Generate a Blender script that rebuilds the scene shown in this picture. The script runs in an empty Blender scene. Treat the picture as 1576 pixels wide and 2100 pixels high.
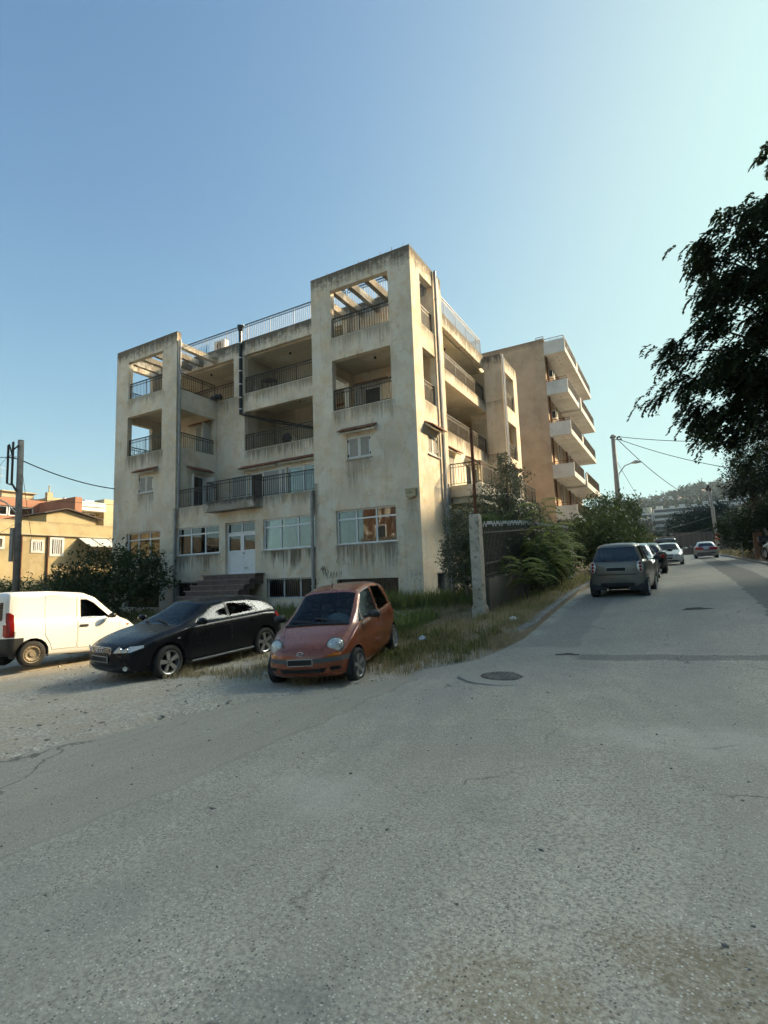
import bpy, bmesh, math, random
import numpy as np
from mathutils import Vector, Matrix
sc = bpy.context.scene
COL = sc.collection
rad = math.radians
# ------------------------------------------------------------------ camera, sky, sun
EYE = 1.5
_p, _r = rad(6.94), rad(-2.04)
_r0 = Vector((1, 0, 0)); _fw = Vector((0, math.cos(_p), math.sin(_p))); _u0 = Vector((0, -math.sin(_p), math.cos(_p)))
_rt = _r0 * math.cos(_r) + _u0 * math.sin(_r); _up = -_r0 * math.sin(_r) + _u0 * math.cos(_r)
cam_d = bpy.data.cameras.new('camera'); cam = bpy.data.objects.new('camera', cam_d); COL.objects.link(cam)
cam.matrix_world = Matrix(((_rt.x, _up.x, -_fw.x, 0), (_rt.y, _up.y, -_fw.y, 0), (_rt.z, _up.z, -_fw.z, EYE), (0, 0, 0, 1)))
cam_d.sensor_fit = 'VERTICAL'; cam_d.sensor_height = 24.0; cam_d.lens = 24.0 * 1076 / 2100
cam_d.clip_start = 0.05; cam_d.clip_end = 4000
sc.camera = cam
SUN_EL = 29.0; SUN_AZ = 23.0          # azimuth from +X towards +Y
wd = bpy.data.worlds.new('World'); sc.world = wd; wd.use_nodes = True
nt = wd.node_tree; bgn = nt.nodes['Background']
sky = nt.nodes.new('ShaderNodeTexSky'); sky.sky_type = 'NISHITA'; sky.sun_disc = False
sky.sun_elevation = rad(SUN_EL); sky.sun_rotation = rad(90 - SUN_AZ)
sky.air_density = 1.0; sky.dust_density = 2.5; sky.ozone_density = 2.2; sky.altitude = 100
gm = nt.nodes.new('ShaderNodeGamma'); gm.inputs[1].default_value = 1.2; nt.links.new(sky.outputs[0], gm.inputs[0])
tn = nt.nodes.new('ShaderNodeMix'); tn.data_type = 'RGBA'; tn.blend_type = 'MULTIPLY'; tn.inputs[0].default_value = 1.0; tn.inputs[7].default_value = (1.0, 1.03, .95, 1)
nt.links.new(gm.outputs[0], tn.inputs[6]); hs = nt.nodes.new('ShaderNodeHueSaturation'); hs.inputs['Saturation'].default_value = 1.08; nt.links.new(tn.outputs[2], hs.inputs['Color']); 
# the sky is compressed softly towards a pale cyan ceiling, so its bright side does not clip
def vm(op, a, b):
    q = nt.nodes.new('ShaderNodeVectorMath'); q.operation = op
    for i, z in enumerate((a, b)):
        if isinstance(z, tuple): q.inputs[i].default_value = z
        else: nt.links.new(z, q.inputs[i])
    return q.outputs[0]
CAP = (1.10, 1.64, 1.56); SKM = 0.385
xs_ = vm('MULTIPLY', hs.outputs[0], (SKM, SKM, SKM)); xc_ = vm('DIVIDE', xs_, CAP); x2_ = vm('ADD', vm('MULTIPLY', xc_, xc_), (1, 1, 1))
sq_ = nt.nodes.new('ShaderNodeGamma'); sq_.inputs[1].default_value = 0.5; nt.links.new(x2_, sq_.inputs[0])
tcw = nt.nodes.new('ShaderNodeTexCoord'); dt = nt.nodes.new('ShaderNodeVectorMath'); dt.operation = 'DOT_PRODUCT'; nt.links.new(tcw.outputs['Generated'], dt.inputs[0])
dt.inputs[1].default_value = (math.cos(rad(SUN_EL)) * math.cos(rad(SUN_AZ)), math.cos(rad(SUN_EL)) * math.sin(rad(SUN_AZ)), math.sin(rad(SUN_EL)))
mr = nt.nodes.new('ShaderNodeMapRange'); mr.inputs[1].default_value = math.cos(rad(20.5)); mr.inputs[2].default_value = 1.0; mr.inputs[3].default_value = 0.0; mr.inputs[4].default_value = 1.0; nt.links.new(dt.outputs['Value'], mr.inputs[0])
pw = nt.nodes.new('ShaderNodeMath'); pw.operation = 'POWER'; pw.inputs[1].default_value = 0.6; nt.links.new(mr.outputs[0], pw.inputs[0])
AUR = 46.0          # glow added round the sun, out of view, to lift the shaded street
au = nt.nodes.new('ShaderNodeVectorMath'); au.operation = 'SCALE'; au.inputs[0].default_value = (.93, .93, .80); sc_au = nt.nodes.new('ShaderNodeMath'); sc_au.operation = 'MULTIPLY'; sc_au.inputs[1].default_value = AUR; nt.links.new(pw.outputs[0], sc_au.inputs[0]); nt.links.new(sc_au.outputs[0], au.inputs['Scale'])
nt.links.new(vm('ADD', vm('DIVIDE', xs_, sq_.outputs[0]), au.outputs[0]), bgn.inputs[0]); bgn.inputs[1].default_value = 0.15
sl = bpy.data.lights.new('sun', 'SUN'); sl.energy = 2.0; sl.angle = rad(0.5); sl.color = (1.0, 0.73, 0.40)
so = bpy.data.objects.new('sun', sl); COL.objects.link(so)
_sd = Vector((math.cos(rad(SUN_EL)) * math.cos(rad(SUN_AZ)), math.cos(rad(SUN_EL)) * math.sin(rad(SUN_AZ)), math.sin(rad(SUN_EL))))
so.rotation_euler = _sd.to_track_quat('Z', 'Y').to_euler(); so.location = _sd * 80
sc.view_settings.view_transform = 'Standard'; sc.view_settings.look = 'None'
sc.view_settings.gamma = 1; sc.view_settings.use_curve_mapping = False
sc.view_settings.exposure = 2.1
sc.render.engine = 'CYCLES'
sc.cycles.use_denoising = True
sc.cycles.max_bounces = 8; sc.cycles.transparent_max_bounces = 16
# ------------------------------------------------------------------ frames of reference
YAW = rad(29.08); CX, CY = 1.28, 18.19      # near corner of the apartment building
DA = np.array([-math.cos(YAW), math.sin(YAW)]); DB = np.array([math.sin(YAW), math.cos(YAW)])
def uv2w(u, v): return (CX + u * DA[0] + v * DB[0], CY + u * DA[1] + v * DB[1])
def w2uv(x, y): dx, dy = x - CX, y - CY; return dx * DA[0] + dy * DA[1], dx * DB[0] + dy * DB[1]
_GV = np.array([-60, -16, -12, -8.2, -5.5, -2.5, 1, 8, 20, 37, 60, 90, 200.])
_GZ = np.array([0.0, 0.0, 0.0, .06, .27, .55, .80, 1.1, 1.5, 2.0, 2.7, 3.4, 5.0])
_fv = np.linspace(-60, 200, 2601); _fz = np.interp(_fv, _GV, _GZ)
_k = np.hanning(25); _k /= _k.sum(); _fz = np.convolve(np.pad(_fz, 12, mode='edge'), _k, mode='valid')
def Hn(x, y):
    u, v = w2uv(np.asarray(x, float), np.asarray(y, float))
    ue = np.clip(u, -14, 24); ue = np.where(ue > 3, 3 + (ue - 3) * np.clip((v + 6) / 6, .08, 1), ue)
    s = .036 - .012 * np.clip((v + 4) / 6, 0, 1)
    bump = 0.012 * np.sin(x * 1.3 + y * .7) * np.sin(y * 1.1 - x * .4)
    return np.interp(v, _fv, _fz) - s * (ue + 7.7) + bump * np.clip((u + 4) / 3, 0, 1)
def H(x, y): return float(Hn(x, y))
def Huv(u, v): return H(*uv2w(u, v))
# ------------------------------------------------------------------ object helpers
def tag(o, label=None, cat=None, group=None, kind=None):
    if label: o['label'] = label
    if cat: o['category'] = cat
    if group: o['group'] = group
    if kind: o['kind'] = kind
    return o
def empty(name, loc=(0, 0, 0), rz=0.0, label=None, cat=None, group=None):
    o = bpy.data.objects.new(name, None); COL.objects.link(o)
    o.location = loc; o.rotation_euler = (0, 0, rz); o.empty_display_size = .3
    return tag(o, label, cat, group)
class MB:
    """collects faces, builds one mesh object"""
    def __init__(s): s.v = []; s.f = []; s.m = []; s.mi = 0
    def add(s, vs, fs):
        n = len(s.v); s.v += [tuple(p) for p in vs]
        for f in fs: s.f.append(tuple(n + i for i in f)); s.m.append(s.mi)
        return s
    def box(s, x0, x1, y0, y1, z0, z1):
        if x0 > x1: x0, x1 = x1, x0
        if y0 > y1: y0, y1 = y1, y0
        return s.add([(x0, y0, z0), (x1, y0, z0), (x1, y1, z0), (x0, y1, z0), (x0, y0, z1), (x1, y0, z1), (x1, y1, z1), (x0, y1, z1)],
                     [(0, 3, 2, 1), (4, 5, 6, 7), (0, 1, 5, 4), (1, 2, 6, 5), (2, 3, 7, 6), (3, 0, 4, 7)])
    def bar(s, a, b, w, h=None):
        a = Vector(a); b = Vector(b); h = h or w; d = (b - a).normalized()
        ref = Vector((0, 0, 1)) if abs(d.z) < .95 else Vector((0, 1, 0))
        x = d.cross(ref).normalized() * w / 2; y = x.cross(d).normalized() * h / 2
        vs = [p + q for p in (a, b) for q in (-x - y, x - y, x + y, -x + y)]
        return s.add(vs, [(0, 3, 2, 1), (4, 5, 6, 7), (0, 1, 5, 4), (1, 2, 6, 5), (2, 3, 7, 6), (3, 0, 4, 7)])
    def tube(s, pts, r, n=8, r1=None, cap=True):
        pts = [Vector(p) for p in pts]; k = len(pts); rings = []
        for i, p in enumerate(pts):
            d = (pts[min(i + 1, k - 1)] - pts[max(i - 1, 0)]).normalized()
            ref = Vector((0, 0, 1)) if abs(d.z) < .9 else Vector((1, 0, 0))
            x = d.cross(ref).normalized(); y = x.cross(d)
            rr = r if r1 is None else r + (r1 - r) * i / max(1, k - 1)
            if isinstance(r, (list, tuple)): rr = r[i]
            rings.append([p + (x * math.cos(t) + y * math.sin(t)) * rr for t in [2 * math.pi * j / n for j in range(n)]])
        vs = [q for rg in rings for q in rg]; fs = []
        for i in range(k - 1):
            for j in range(n):
                fs.append((i * n + j, i * n + (j + 1) % n, (i + 1) * n + (j + 1) % n, (i + 1) * n + j))
        if cap: fs += [tuple(range(n))[::-1], tuple(range((k - 1) * n, k * n))]
        return s.add(vs, fs)
    def lathe(s, prof, n=24, axis='z', off=(0, 0, 0)):
        vs = []; fs = []; k = len(prof)
        for j in range(n):
            t = 2 * math.pi * j / n; c, q = math.cos(t), math.sin(t)
            for (r, h) in prof:
                p = (r * c, r * q, h) if axis == 'z' else (r * c, h, r * q)
                vs.append((p[0] + off[0], p[1] + off[1], p[2] + off[2]))
        for j in range(n):
            for i in range(k - 1):
                a, b = j * k + i, ((j + 1) % n) * k + i
                fs.append((a, b, b + 1, a + 1) if axis == 'z' else (a, a + 1, b + 1, b))
        return s.add(vs, fs)
    def build(s, name, mats, parent=None, smooth=False, loc=None):
        me = bpy.data.meshes.new(name); me.from_pydata(s.v, [], s.f)
        if not isinstance(mats, (list, tuple)): mats = [mats]
        for m in mats: me.materials.append(m)
        if len(mats) > 1: me.polygons.foreach_set('material_index', s.m)
        if smooth: me.polygons.foreach_set('use_smooth', [True] * len(me.polygons))
        me.update()
        o = bpy.data.objects.new(name, me); COL.objects.link(o)
        if parent: o.parent = parent
        if loc is not None: o.location = loc
        return o
def mesh_np(name, V, F, mat, parent=None, smooth=False, loc=None):
    """fast mesh from numpy arrays; F is (n,k) with k = 3 or 4"""
    me = bpy.data.meshes.new(name); V = np.asarray(V, np.float32); F = np.asarray(F, np.int32)
    me.vertices.add(len(V)); me.vertices.foreach_set('co', V.ravel())
    me.loops.add(F.size); me.loops.foreach_set('vertex_index', F.ravel())
    me.polygons.add(len(F)); me.polygons.foreach_set('loop_start', np.arange(0, F.size, F.shape[1], dtype=np.int32))
    if smooth: me.polygons.foreach_set('use_smooth', np.ones(len(F), bool))
    me.materials.append(mat); me.update(calc_edges=True); me.validate()
    o = bpy.data.objects.new(name, me); COL.objects.link(o)
    if parent: o.parent = parent
    if loc is not None: o.location = loc
    return o
def copy_tree(o, parent=None):
    c = o.copy(); COL.objects.link(c)
    if parent: c.parent = parent
    for ch in list(o.children): copy_tree(ch, c)
    return c
# ------------------------------------------------------------------ materials
class NT:
    def __init__(s, name):
        s.m = bpy.data.materials.new(name); s.m.use_nodes = True; s.t = s.m.node_tree; s.b = s.t.nodes['Principled BSDF']
        s.out = s.t.nodes['Material Output']
    def n(s, ty, **kw):
        q = s.t.nodes.new('ShaderNode' + ty)
        for k, v in kw.items():
            if k.startswith('i_'):
                key = k[2:]; key = int(key) if key.isdigit() else key
                q.inputs[key].default_value = v
            else: setattr(q, k, v)
        return q
    def l(s, a, b): s.t.links.new(a, b); return s
    def coord(s, scale=(1, 1, 1), kind='Object'):
        c = s.n('TexCoord'); mp = s.n('Mapping'); mp.inputs['Scale'].default_value = scale
        s.l(c.outputs[kind], mp.inputs[0]); return mp.outputs[0]
    def noise(s, vec, scale, detail=4, rough=.6, out='Fac'):
        q = s.n('TexNoise'); q.inputs['Scale'].default_value = scale; q.inputs['Detail'].default_value = detail; q.inputs['Roughness'].default_value = rough
        s.l(vec, q.inputs['Vector']); return q.outputs[out]
    def ramp(s, fac, stops):
        q = s.n('ValToRGB'); e = q.color_ramp.elements
        while len(e) < len(stops): e.new(.5)
        for el, (p, c) in zip(e, stops): el.position = p; el.color = (c, c, c, 1) if isinstance(c, (int, float)) else (*c, 1)
        s.l(fac, q.inputs[0]); return q.outputs[0]
    def mix(s, fac, a, b, mode='MIX'):
        q = s.n('Mix', data_type='RGBA', blend_type=mode)
        for val, idx in ((fac, 0), (a, 6), (b, 7)):
            if hasattr(val, 'is_linked'): s.l(val, q.inputs[idx])
            elif idx == 0: q.inputs[0].default_value = val
            else: q.inputs[idx].default_value = (*val, 1)
        return q.outputs[2]
    def math(s, op, a, b=0.0, clamp=False):
        q = s.n('Math', operation=op); q.use_clamp = clamp
        for val, idx in ((a, 0), (b, 1)):
            if hasattr(val, 'is_linked'): s.l(val, q.inputs[idx])
            else: q.inputs[idx].default_value = val
        return q.outputs[0]
    def sep(s, vec):
        q = s.n('SeparateXYZ'); s.l(vec, q.inputs[0]); return q.outputs
    def set(s, **kw):
        for k, v in kw.items():
            k = k.replace('_', ' ')
            if hasattr(v, 'is_linked'): s.l(v, s.b.inputs[k])
            elif isinstance(v, tuple): s.b.inputs[k].default_value = (*v, 1) if len(v) == 3 else v
            else: s.b.inputs[k].default_value = v
        return s
    def bump(s, h, strength=.3, dist=.02):
        q = s.n('Bump'); q.inputs['Strength'].default_value = strength; q.inputs['Distance'].default_value = dist
        s.l(h, q.inputs['Height']); s.l(q.outputs[0], s.b.inputs['Normal']); return s
def plain(name, col, rough=.6, metal=0.0, var=.15, scale=6.0, spec=None):
    k = NT(name); v = k.coord(); n = k.noise(v, scale, 5, .65)
    c = k.mix(k.ramp(n, [(.3, 0.), (.7, 1.)]), tuple(x * (1 - var) for x in col), tuple(min(1, x * (1 + var)) for x in col))
    k.set(Base_Color=c, Roughness=rough, Metallic=metal)
    if spec is not None: k.set(Specular_IOR_Level=spec)
    return k.m
def stucco(name, col, stain=(.10, .085, .065), pale=(.74, .70, .61), streak=1.0, bands=(), orange=.5, drips=(), patch=.55):
    """weathered rendered wall: blotches, pale repairs, rusty washes, dark growth under the coping and dirt runs below sills"""
    k = NT(name); v = k.coord()
    big = k.noise(v, .45, 5, .62); mid = k.noise(v, 1.9, 6, .70); fine = k.noise(v, 38, 3, .6); blot = k.noise(v, 4.5, 6, .75)
    run = k.noise(k.coord((4.2, 4.2, .30)), 1.0, 6, .72)
    run2 = k.math('ADD', k.math('MULTIPLY', k.noise(k.coord((9, 9, .35)), 1.0, 6, .75), .65), k.math('MULTIPLY', k.noise(k.coord((1.3, 1.3, .6)), 1.0, 3, .6), .35))
    c = k.mix(k.ramp(big, [(.38, 0.), (.62, 1.)]), tuple(x * .82 for x in col), tuple(min(1, x * 1.12) for x in col))
    c = k.mix(k.math('MULTIPLY', k.ramp(mid, [(.47, 0.), (.62, 1.)]), orange), c, (col[0] * .92, col[1] * .74, col[2] * .50))
    rep = k.noise(k.coord((1, 1, .7)), .85, 5, .62)
    c = k.mix(k.math('MULTIPLY', k.ramp(rep, [(.545, 0.), (.575, 1.)]), patch), c, pale)
    c = k.mix(k.math('MULTIPLY', k.ramp(blot, [(.58, 0.), (.70, 1.)]), .40 * streak), c, tuple(x * .55 for x in col))
    c = k.mix(k.math('MULTIPLY', k.ramp(run, [(.57, 0.), (.74, 1.)]), .30 * streak), c, stain)
    sx, sy, z = k.sep(v)
    for (zt, ln, st) in bands:
        d = k.math('SUBTRACT', zt, z)
        inside = k.math('MULTIPLY', k.math('GREATER_THAN', d, 0.0), k.math('SUBTRACT', 1.0, k.math('DIVIDE', d, ln), True))
        g = k.ramp(k.math('ADD', k.math('MULTIPLY', inside, .34), k.math('ADD', k.math('MULTIPLY', run2, .55), k.math('MULTIPLY', blot, .35))), [(.60, 0.), (.74, 1.)])
        c = k.mix(k.math('MULTIPLY', k.math('MULTIPLY', g, k.math('GREATER_THAN', inside, .001)), st), c, stain)
    for (pl, a0, a1, zt, ln, st) in drips:
        q = sy if pl == 'B' else k.math('MULTIPLY', sx, -1.0)
        q = k.math('ADD', q, k.math('MULTIPLY', k.math('SUBTRACT', blot, .5), .5))
        m = k.math('MULTIPLY', k.math('DIVIDE', k.math('SUBTRACT', q, a0 - .1), .2, True), k.math('DIVIDE', k.math('SUBTRACT', a1 + .1, q), .2, True))
        other = k.math('LESS_THAN', k.math('MULTIPLY', sx, -1.0) if pl == 'B' else sy, 1.1 if pl == 'B' else .33) if st > 0 else k.math('GREATER_THAN', sy, 2.0)
        d = k.math('SUBTRACT', zt, z)
        inside = k.math('MULTIPLY', k.math('GREATER_THAN', d, 0.0), k.math('SUBTRACT', 1.0, k.math('DIVIDE', d, ln), True))
        g = k.ramp(k.math('ADD', k.math('MULTIPLY', inside, .30), run2), [(.63, 0.), (.78, 1.)])
        c = k.mix(k.math('MULTIPLY', k.math('MULTIPLY', k.math('MULTIPLY', g, m), k.math('MULTIPLY', other, k.math('GREATER_THAN', inside, .001))), abs(st)), c, (stain[0] * 1.1, stain[1] * .95, stain[2] * .75))
    c = k.mix(k.math('MULTIPLY', k.ramp(fine, [(.35, 1.), (.6, 0.)]), .16), c, tuple(x * .5 for x in col))
    crk = k.n('TexVoronoi', feature='DISTANCE_TO_EDGE'); crk.inputs['Scale'].default_value = .55
    nn = k.n('TexNoise'); nn.inputs['Scale'].default_value = 1.6; nn.inputs['Detail'].default_value = 6; k.l(v, nn.inputs['Vector'])
    va = k.n('VectorMath', operation='MULTIPLY_ADD'); k.l(nn.outputs['Color'], va.inputs[0]); va.inputs[1].default_value = (1.3, 1.3, 1.3); k.l(v, va.inputs[2]); k.l(va.outputs[0], crk.inputs['Vector'])
    c = k.mix(k.math('MULTIPLY', k.ramp(crk.outputs[0], [(0., 1.), (.008, 0.)]), k.math('MULTIPLY', k.ramp(mid, [(.5, 0.), (.58, 1.)]), .5)), c, stain)
    k.set(Base_Color=c, Roughness=.9, Specular_IOR_Level=.2)
    h = k.math('ADD', k.math('MULTIPLY', fine, .35), mid)
    k.bump(h, .35, .02)
    return k.m
def glass_mat(name, tint=(.55, .62, .62), rough=.02, base=.12, refl=1.0):
    k = NT(name); t = k.t
    tr = k.n('BsdfTransparent'); tr.inputs[0].default_value = (*tint, 1)
    gl = k.n('BsdfGlossy'); gl.inputs[0].default_value = (.95 * refl, .97 * refl, refl, 1); gl.inputs['Roughness'].default_value = rough
    fr = k.n('Fresnel'); fr.inputs[0].default_value = 1.5
    f2 = k.math('ADD', k.math('MULTIPLY', fr.outputs[0], 1.0 - base), base, True)
    mx = k.n('MixShader'); k.l(f2, mx.inputs[0]); k.l(tr.outputs[0], mx.inputs[1]); k.l(gl.outputs[0], mx.inputs[2])
    k.l(mx.outputs[0], k.out.inputs[0]); return k.m
def leaf_mat(name, c0, c1, trans=.25, rough=.55):
    k = NT(name); g = k.n('NewGeometry')
    v = k.coord(); n = k.noise(v, 1.6, 3, .6)
    f = k.math('ADD', k.math('MULTIPLY', g.outputs['Random Per Island'], .7), k.math('MULTIPLY', n, .45), True)
    c = k.mix(f, c0, c1); k.set(Base_Color=c, Roughness=rough, Specular_IOR_Level=.3)
    td = k.n('BsdfTranslucent'); k.l(k.mix(.5, c, tuple(min(1, x * 1.5) for x in c1)), td.inputs[0])
    mx = k.n('MixShader'); mx.inputs[0].default_value = trans
    k.l(k.b.outputs[0], mx.inputs[1]); k.l(td.outputs[0], mx.inputs[2]); k.l(mx.outputs[0], k.out.inputs[0]); return k.m
def paint(name, col, rough=.35, dust=.25, coat=.6, metal=.0, dustcol=(.30, .27, .22)):
    k = NT(name); v = k.coord(); n = k.noise(v, 3.2, 6, .65); n2 = k.noise(v, 60, 2, .5)
    g = k.n('NewGeometry'); nz = k.sep(g.outputs['Normal'])[2]
    f = k.math('MULTIPLY', k.ramp(n, [(.35, .25), (.7, 1.)]), dust)
    f = k.math('MULTIPLY', f, k.math('ADD', k.math('MULTIPLY', nz, .55, True), .4))
    c = k.mix(f, col, dustcol)
    k.set(Base_Color=c, Roughness=k.math('ADD', k.math('MULTIPLY', f, .5), rough), Metallic=metal, Coat_Weight=coat, Coat_Roughness=k.math('ADD', k.math('MULTIPLY', f, .4), .06))
    return k.m
DRIPS = [('A', .9, 3.6, 10.95, .9, .5), ('A', .9, 3.6, 7.95, 1.0, .6), ('A', 1.9, 3.0, 5.92, 1.6, .45), ('A', .95, 3.6, 2.70, 1.5, .8), ('A', 13.6, 16.4, 10.95, .8, .5), ('A', 13.6, 16.4, 7.95, 1.3, .7), ('A', 14.2, 15.4, 5.92, 1.4, .5), ('A', 13.6, 16.3, 2.7, 1.2, .6),
         ('A', 9.8, 12.6, 2.72, 1.1, .75), ('A', 4.6, 7.4, 2.70, 1.1, .9), ('A', 4.6, 7.4, 4.98, .8, .6), ('A', 10.2, 12.6, 4.98, .8, .5), ('A', 4.6, 10.7, 7.93, .9, -.75), ('A', 4.6, 10.7, 10.88, .8, -.55), ('A', 10.6, 12.6, 10.85, 1.2, -.5),
         ('B', .8, 2.1, 10.95, .8, .6), ('B', .8, 2.1, 7.95, .9, .6), ('B', 2.9, 11.4, 11.0, .6, .8), ('B', 2.9, 11.4, 8.0, 1.1, .85), ('A', 4.4, 4.75, 5.2, 4.5, .7), ('A', 12.4, 12.8, 5.0, 4.5, .6), ('A', .15, .5, 4.2, 1.2, .5)]
BANDS = [(13.73, 1.25, .92)]
M = {}
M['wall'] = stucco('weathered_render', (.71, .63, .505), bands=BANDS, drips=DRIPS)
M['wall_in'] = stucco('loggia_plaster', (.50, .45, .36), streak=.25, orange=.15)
M['concrete'] = stucco('stained_concrete', (.30, .27, .225), stain=(.05, .045, .04), streak=1.3, orange=.2, bands=[(13.73, .6, .6), (5.0, .5, .8)])
M['tan'] = stucco('tan_render', (.51, .385, .275), streak=.3, orange=.1, pale=(.53, .42, .32), bands=[(18.6, .9, .5)])
M['white_wall'] = stucco('balcony_white', (.62, .62, .60), streak=.5, orange=.05, pale=(.7, .7, .68), bands=[(18.6, .7, .5)])
M['soffit'] = stucco('soffit_paint', (.60, .54, .42), streak=.15, orange=.1)
M['alu'] = plain('white_aluminium', (.74, .75, .76), .4, var=.06)
M['louvre'] = plain('grey_louvre', (.36, .345, .315), .6, var=.1)
M['shutter'] = plain('white_shutter', (.64, .63, .59), .55, var=.08)
M['iron'] = plain('dark_wrought_iron', (.050, .042, .035), .55, .3, .4, 12)
M['rail_blue'] = plain('grey_roof_railing', (.055, .06, .07), .5, .4, .3)
M['pane'] = glass_mat('window_glass', (.60, .65, .64), .015, .07)
M['dark'] = plain('dark_room', (.03, .03, .03), .9)
M['curtain'] = None
k = NT('pleated_curtain'); v = k.coord(); w = k.n('TexWave'); w.inputs['Scale'].default_value = 5.0; w.inputs['Distortion'].default_value = 1.2; k.l(v, w.inputs[0])
k.set(Base_Color=k.mix(w.outputs[1], (.38, .39, .37), (.55, .55, .52)), Roughness=.9); M['curtain'] = k.m
M['curtain_brown'] = plain('brown_curtain', (.20, .12, .085), .9, var=.3, scale=3)
M['pipe'] = plain('grey_plastic_pipe', (.30, .295, .285), .5, var=.2, scale=3)
M['pipe_black'] = plain('black_plastic_pipe', (.015, .015, .016), .35)
M['clamp'] = plain('pale_clamp', (.6, .6, .58), .4, .3)
M['tile'] = plain('terracotta_tile', (.27, .115, .065), .8, var=.5, scale=14)
M['stair'] = plain('brown_stone_step', (.13, .092, .08), .7, var=.35, scale=5)
M['rust'] = plain('rusty_steel', (.16, .06, .03), .85, .2, .5, 9)
M['door_dark'] = plain('dark_door_leaf', (.05, .036, .028), .6, var=.3)
M['sill'] = plain('marble_sill', (.42, .40, .36), .5, var=.2)
M['ac'] = plain('air_conditioner_shell', (.55, .54, .50), .5, var=.1)
M['bark'] = plain('grey_brown_bark', (.12, .095, .07), .95, var=.5, scale=9)
M['ink'] = plain('spray_paint', (.035, .033, .035), .8)
M['pole'] = plain('weathered_timber_pole', (.23, .21, .185), .9, var=.35, scale=4)
M['pole_c'] = plain('concrete_pole', (.33, .32, .29), .9, var=.2, scale=4)
M['cable'] = plain('black_cable', (.02, .02, .02), .6)
M['galv'] = plain('galvanised_steel', (.42, .43, .43), .45, .6, .2)
# ------------------------------------------------------------------ ground, road, kerbs
def road_left(v):
    k = np.interp(v, [-60, -30, -19, -14.5, -12.6, -10.6, -8.7, -7.4, -6.3, -5.9], [3.0, 2.2, .6, -1.2, -1.5, -2.4, -3.75, -4.45, -4.8, -4.86])
    return k + (0.10 * math.sin(v * 2.1) + .06 * math.sin(v * 5.3 + 1)) * float(np.clip((-6.4 - v) / 1.0, 0, 1))
def road_right(v): return float(np.interp(v, [-60, -12, -2, 6, 9, 70], [-40, -34, -20, -12.0, -11.2, -11.2]))
def local_obj(o): o.location = (CX, CY, 0); o.rotation_euler = (0, 0, -YAW); return o
def sheet(name, us, vs, zf, mat, kind='structure'):
    U, V = np.meshgrid(us, vs); X = CX + U * DA[0] + V * DB[0]; Y = CY + U * DA[1] + V * DB[1]
    Z = zf(U, V, X, Y); P = np.stack([-U, V, Z], -1).reshape(-1, 3)
    n = len(us); i, j = np.meshgrid(np.arange(n - 1), np.arange(len(vs) - 1)); a = (j * n + i).ravel()
    F = np.stack([a, a + n, a + n + 1, a + 1], 1)
    o = local_obj(mesh_np(name, P, F, mat, smooth=True)); o['kind'] = kind; return o
# earth: gravel lot, dry soil, weeds
k = NT('lot_gravel_and_soil'); v = k.coord()
vor = k.n('TexVoronoi'); vor.inputs['Scale'].default_value = 26; k.l(v, vor.inputs['Vector'])
vor2 = k.n('TexVoronoi'); vor2.inputs['Scale'].default_value = 70; k.l(v, vor2.inputs['Vector'])
cell = k.sep(vor.outputs['Color'])[0]; cell2 = k.sep(vor2.outputs['Color'])[0]
big = k.noise(v, .35, 5, .6); mid = k.noise(v, 1.7, 6, .7); fine = k.noise(v, 30, 4, .7)
grav = k.mix(k.ramp(cell, [(0., .0), (.75, .55), (1., 1.)]), (.25, .225, .185), (.50, .465, .39))
grav = k.mix(k.ramp(cell2, [(.6, 0.), (.95, .7)]), grav, (.58, .53, .44))
dust = k.mix(fine, (.30, .255, .19), (.44, .385, .29))
f = k.ramp(k.math('ADD', k.math('MULTIPLY', mid, .6), k.math('MULTIPLY', big, .5)), [(.46, 0.), (.62, 1.)])
c = k.mix(f, dust, grav)
yv = k.sep(v)[1]                                             # distance up the street
soil = k.mix(mid, (.17, .13, .08), (.36, .285, .185))
g = k.ramp(k.math('ADD', k.math('MULTIPLY', k.math('ADD', yv, 8.2), .16), k.math('MULTIPLY', mid, .8)), [(.42, 0.), (.70, 1.)])
c = k.mix(g, c, soil)
k.set(Base_Color=c, Roughness=.95, Specular_IOR_Level=.15)
k.bump(k.math('ADD', k.math('MULTIPLY', vor.outputs[0], .5), k.math('ADD', mid, k.math('MULTIPLY', fine, .4))), .6, .03)
M['earth'] = k.m
lu = np.unique(np.round(np.concatenate([[-1500, -600, -250, -120, -70, -45, -30, -22], np.arange(-18, -5, 1), [-4.88, -4.86, -4.68, -4.66], np.arange(-4.5, 12, .33), np.arange(12, 30, 1.2), [35, 45, 60, 90, 150, 300, 700, 1500]]), 3))
lv = np.unique(np.round(np.concatenate([[-1500, -500, -200, -90, -50, -36], np.arange(-30, -16, 1), np.arange(-16, 3, .33), np.arange(3, 66, 1.5), [75, 90, 120, 160, 220, 300, 500, 900, 1500]]), 3))
def zg(U, V, X, Y):
    z = Hn(X, Y)
    RL = np.vectorize(road_left)(V[:, 0])[:, None]; RR = np.vectorize(road_right)(V[:, 0])[:, None]
    side = ((U > -4.87) & (V > -6.0)) | ((U < -11.3) & (V > 8.6))
    inroad = (U < RL - .004) & (U > RR + .05) & (V < 66) & (V > -40)
    fade = np.clip((V + 6.4) / .8, 0, 1) * np.clip((-U - 1.0) / 2.5, 0, 1)
    z = z + .10 * np.where(U < -8, (U < -11.3) & (V > 8.6), fade * (U > -4.87))
    r = .012 * np.sin(X * 3.1 + 1.7 * Y) + .010 * np.sin(5.2 * Y - 2 * X)
    return np.where(inroad, z - .13, z + np.where(side, r, r * .8) - .004)
sheet('ground', lu, lv, zg, M['earth'])
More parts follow.
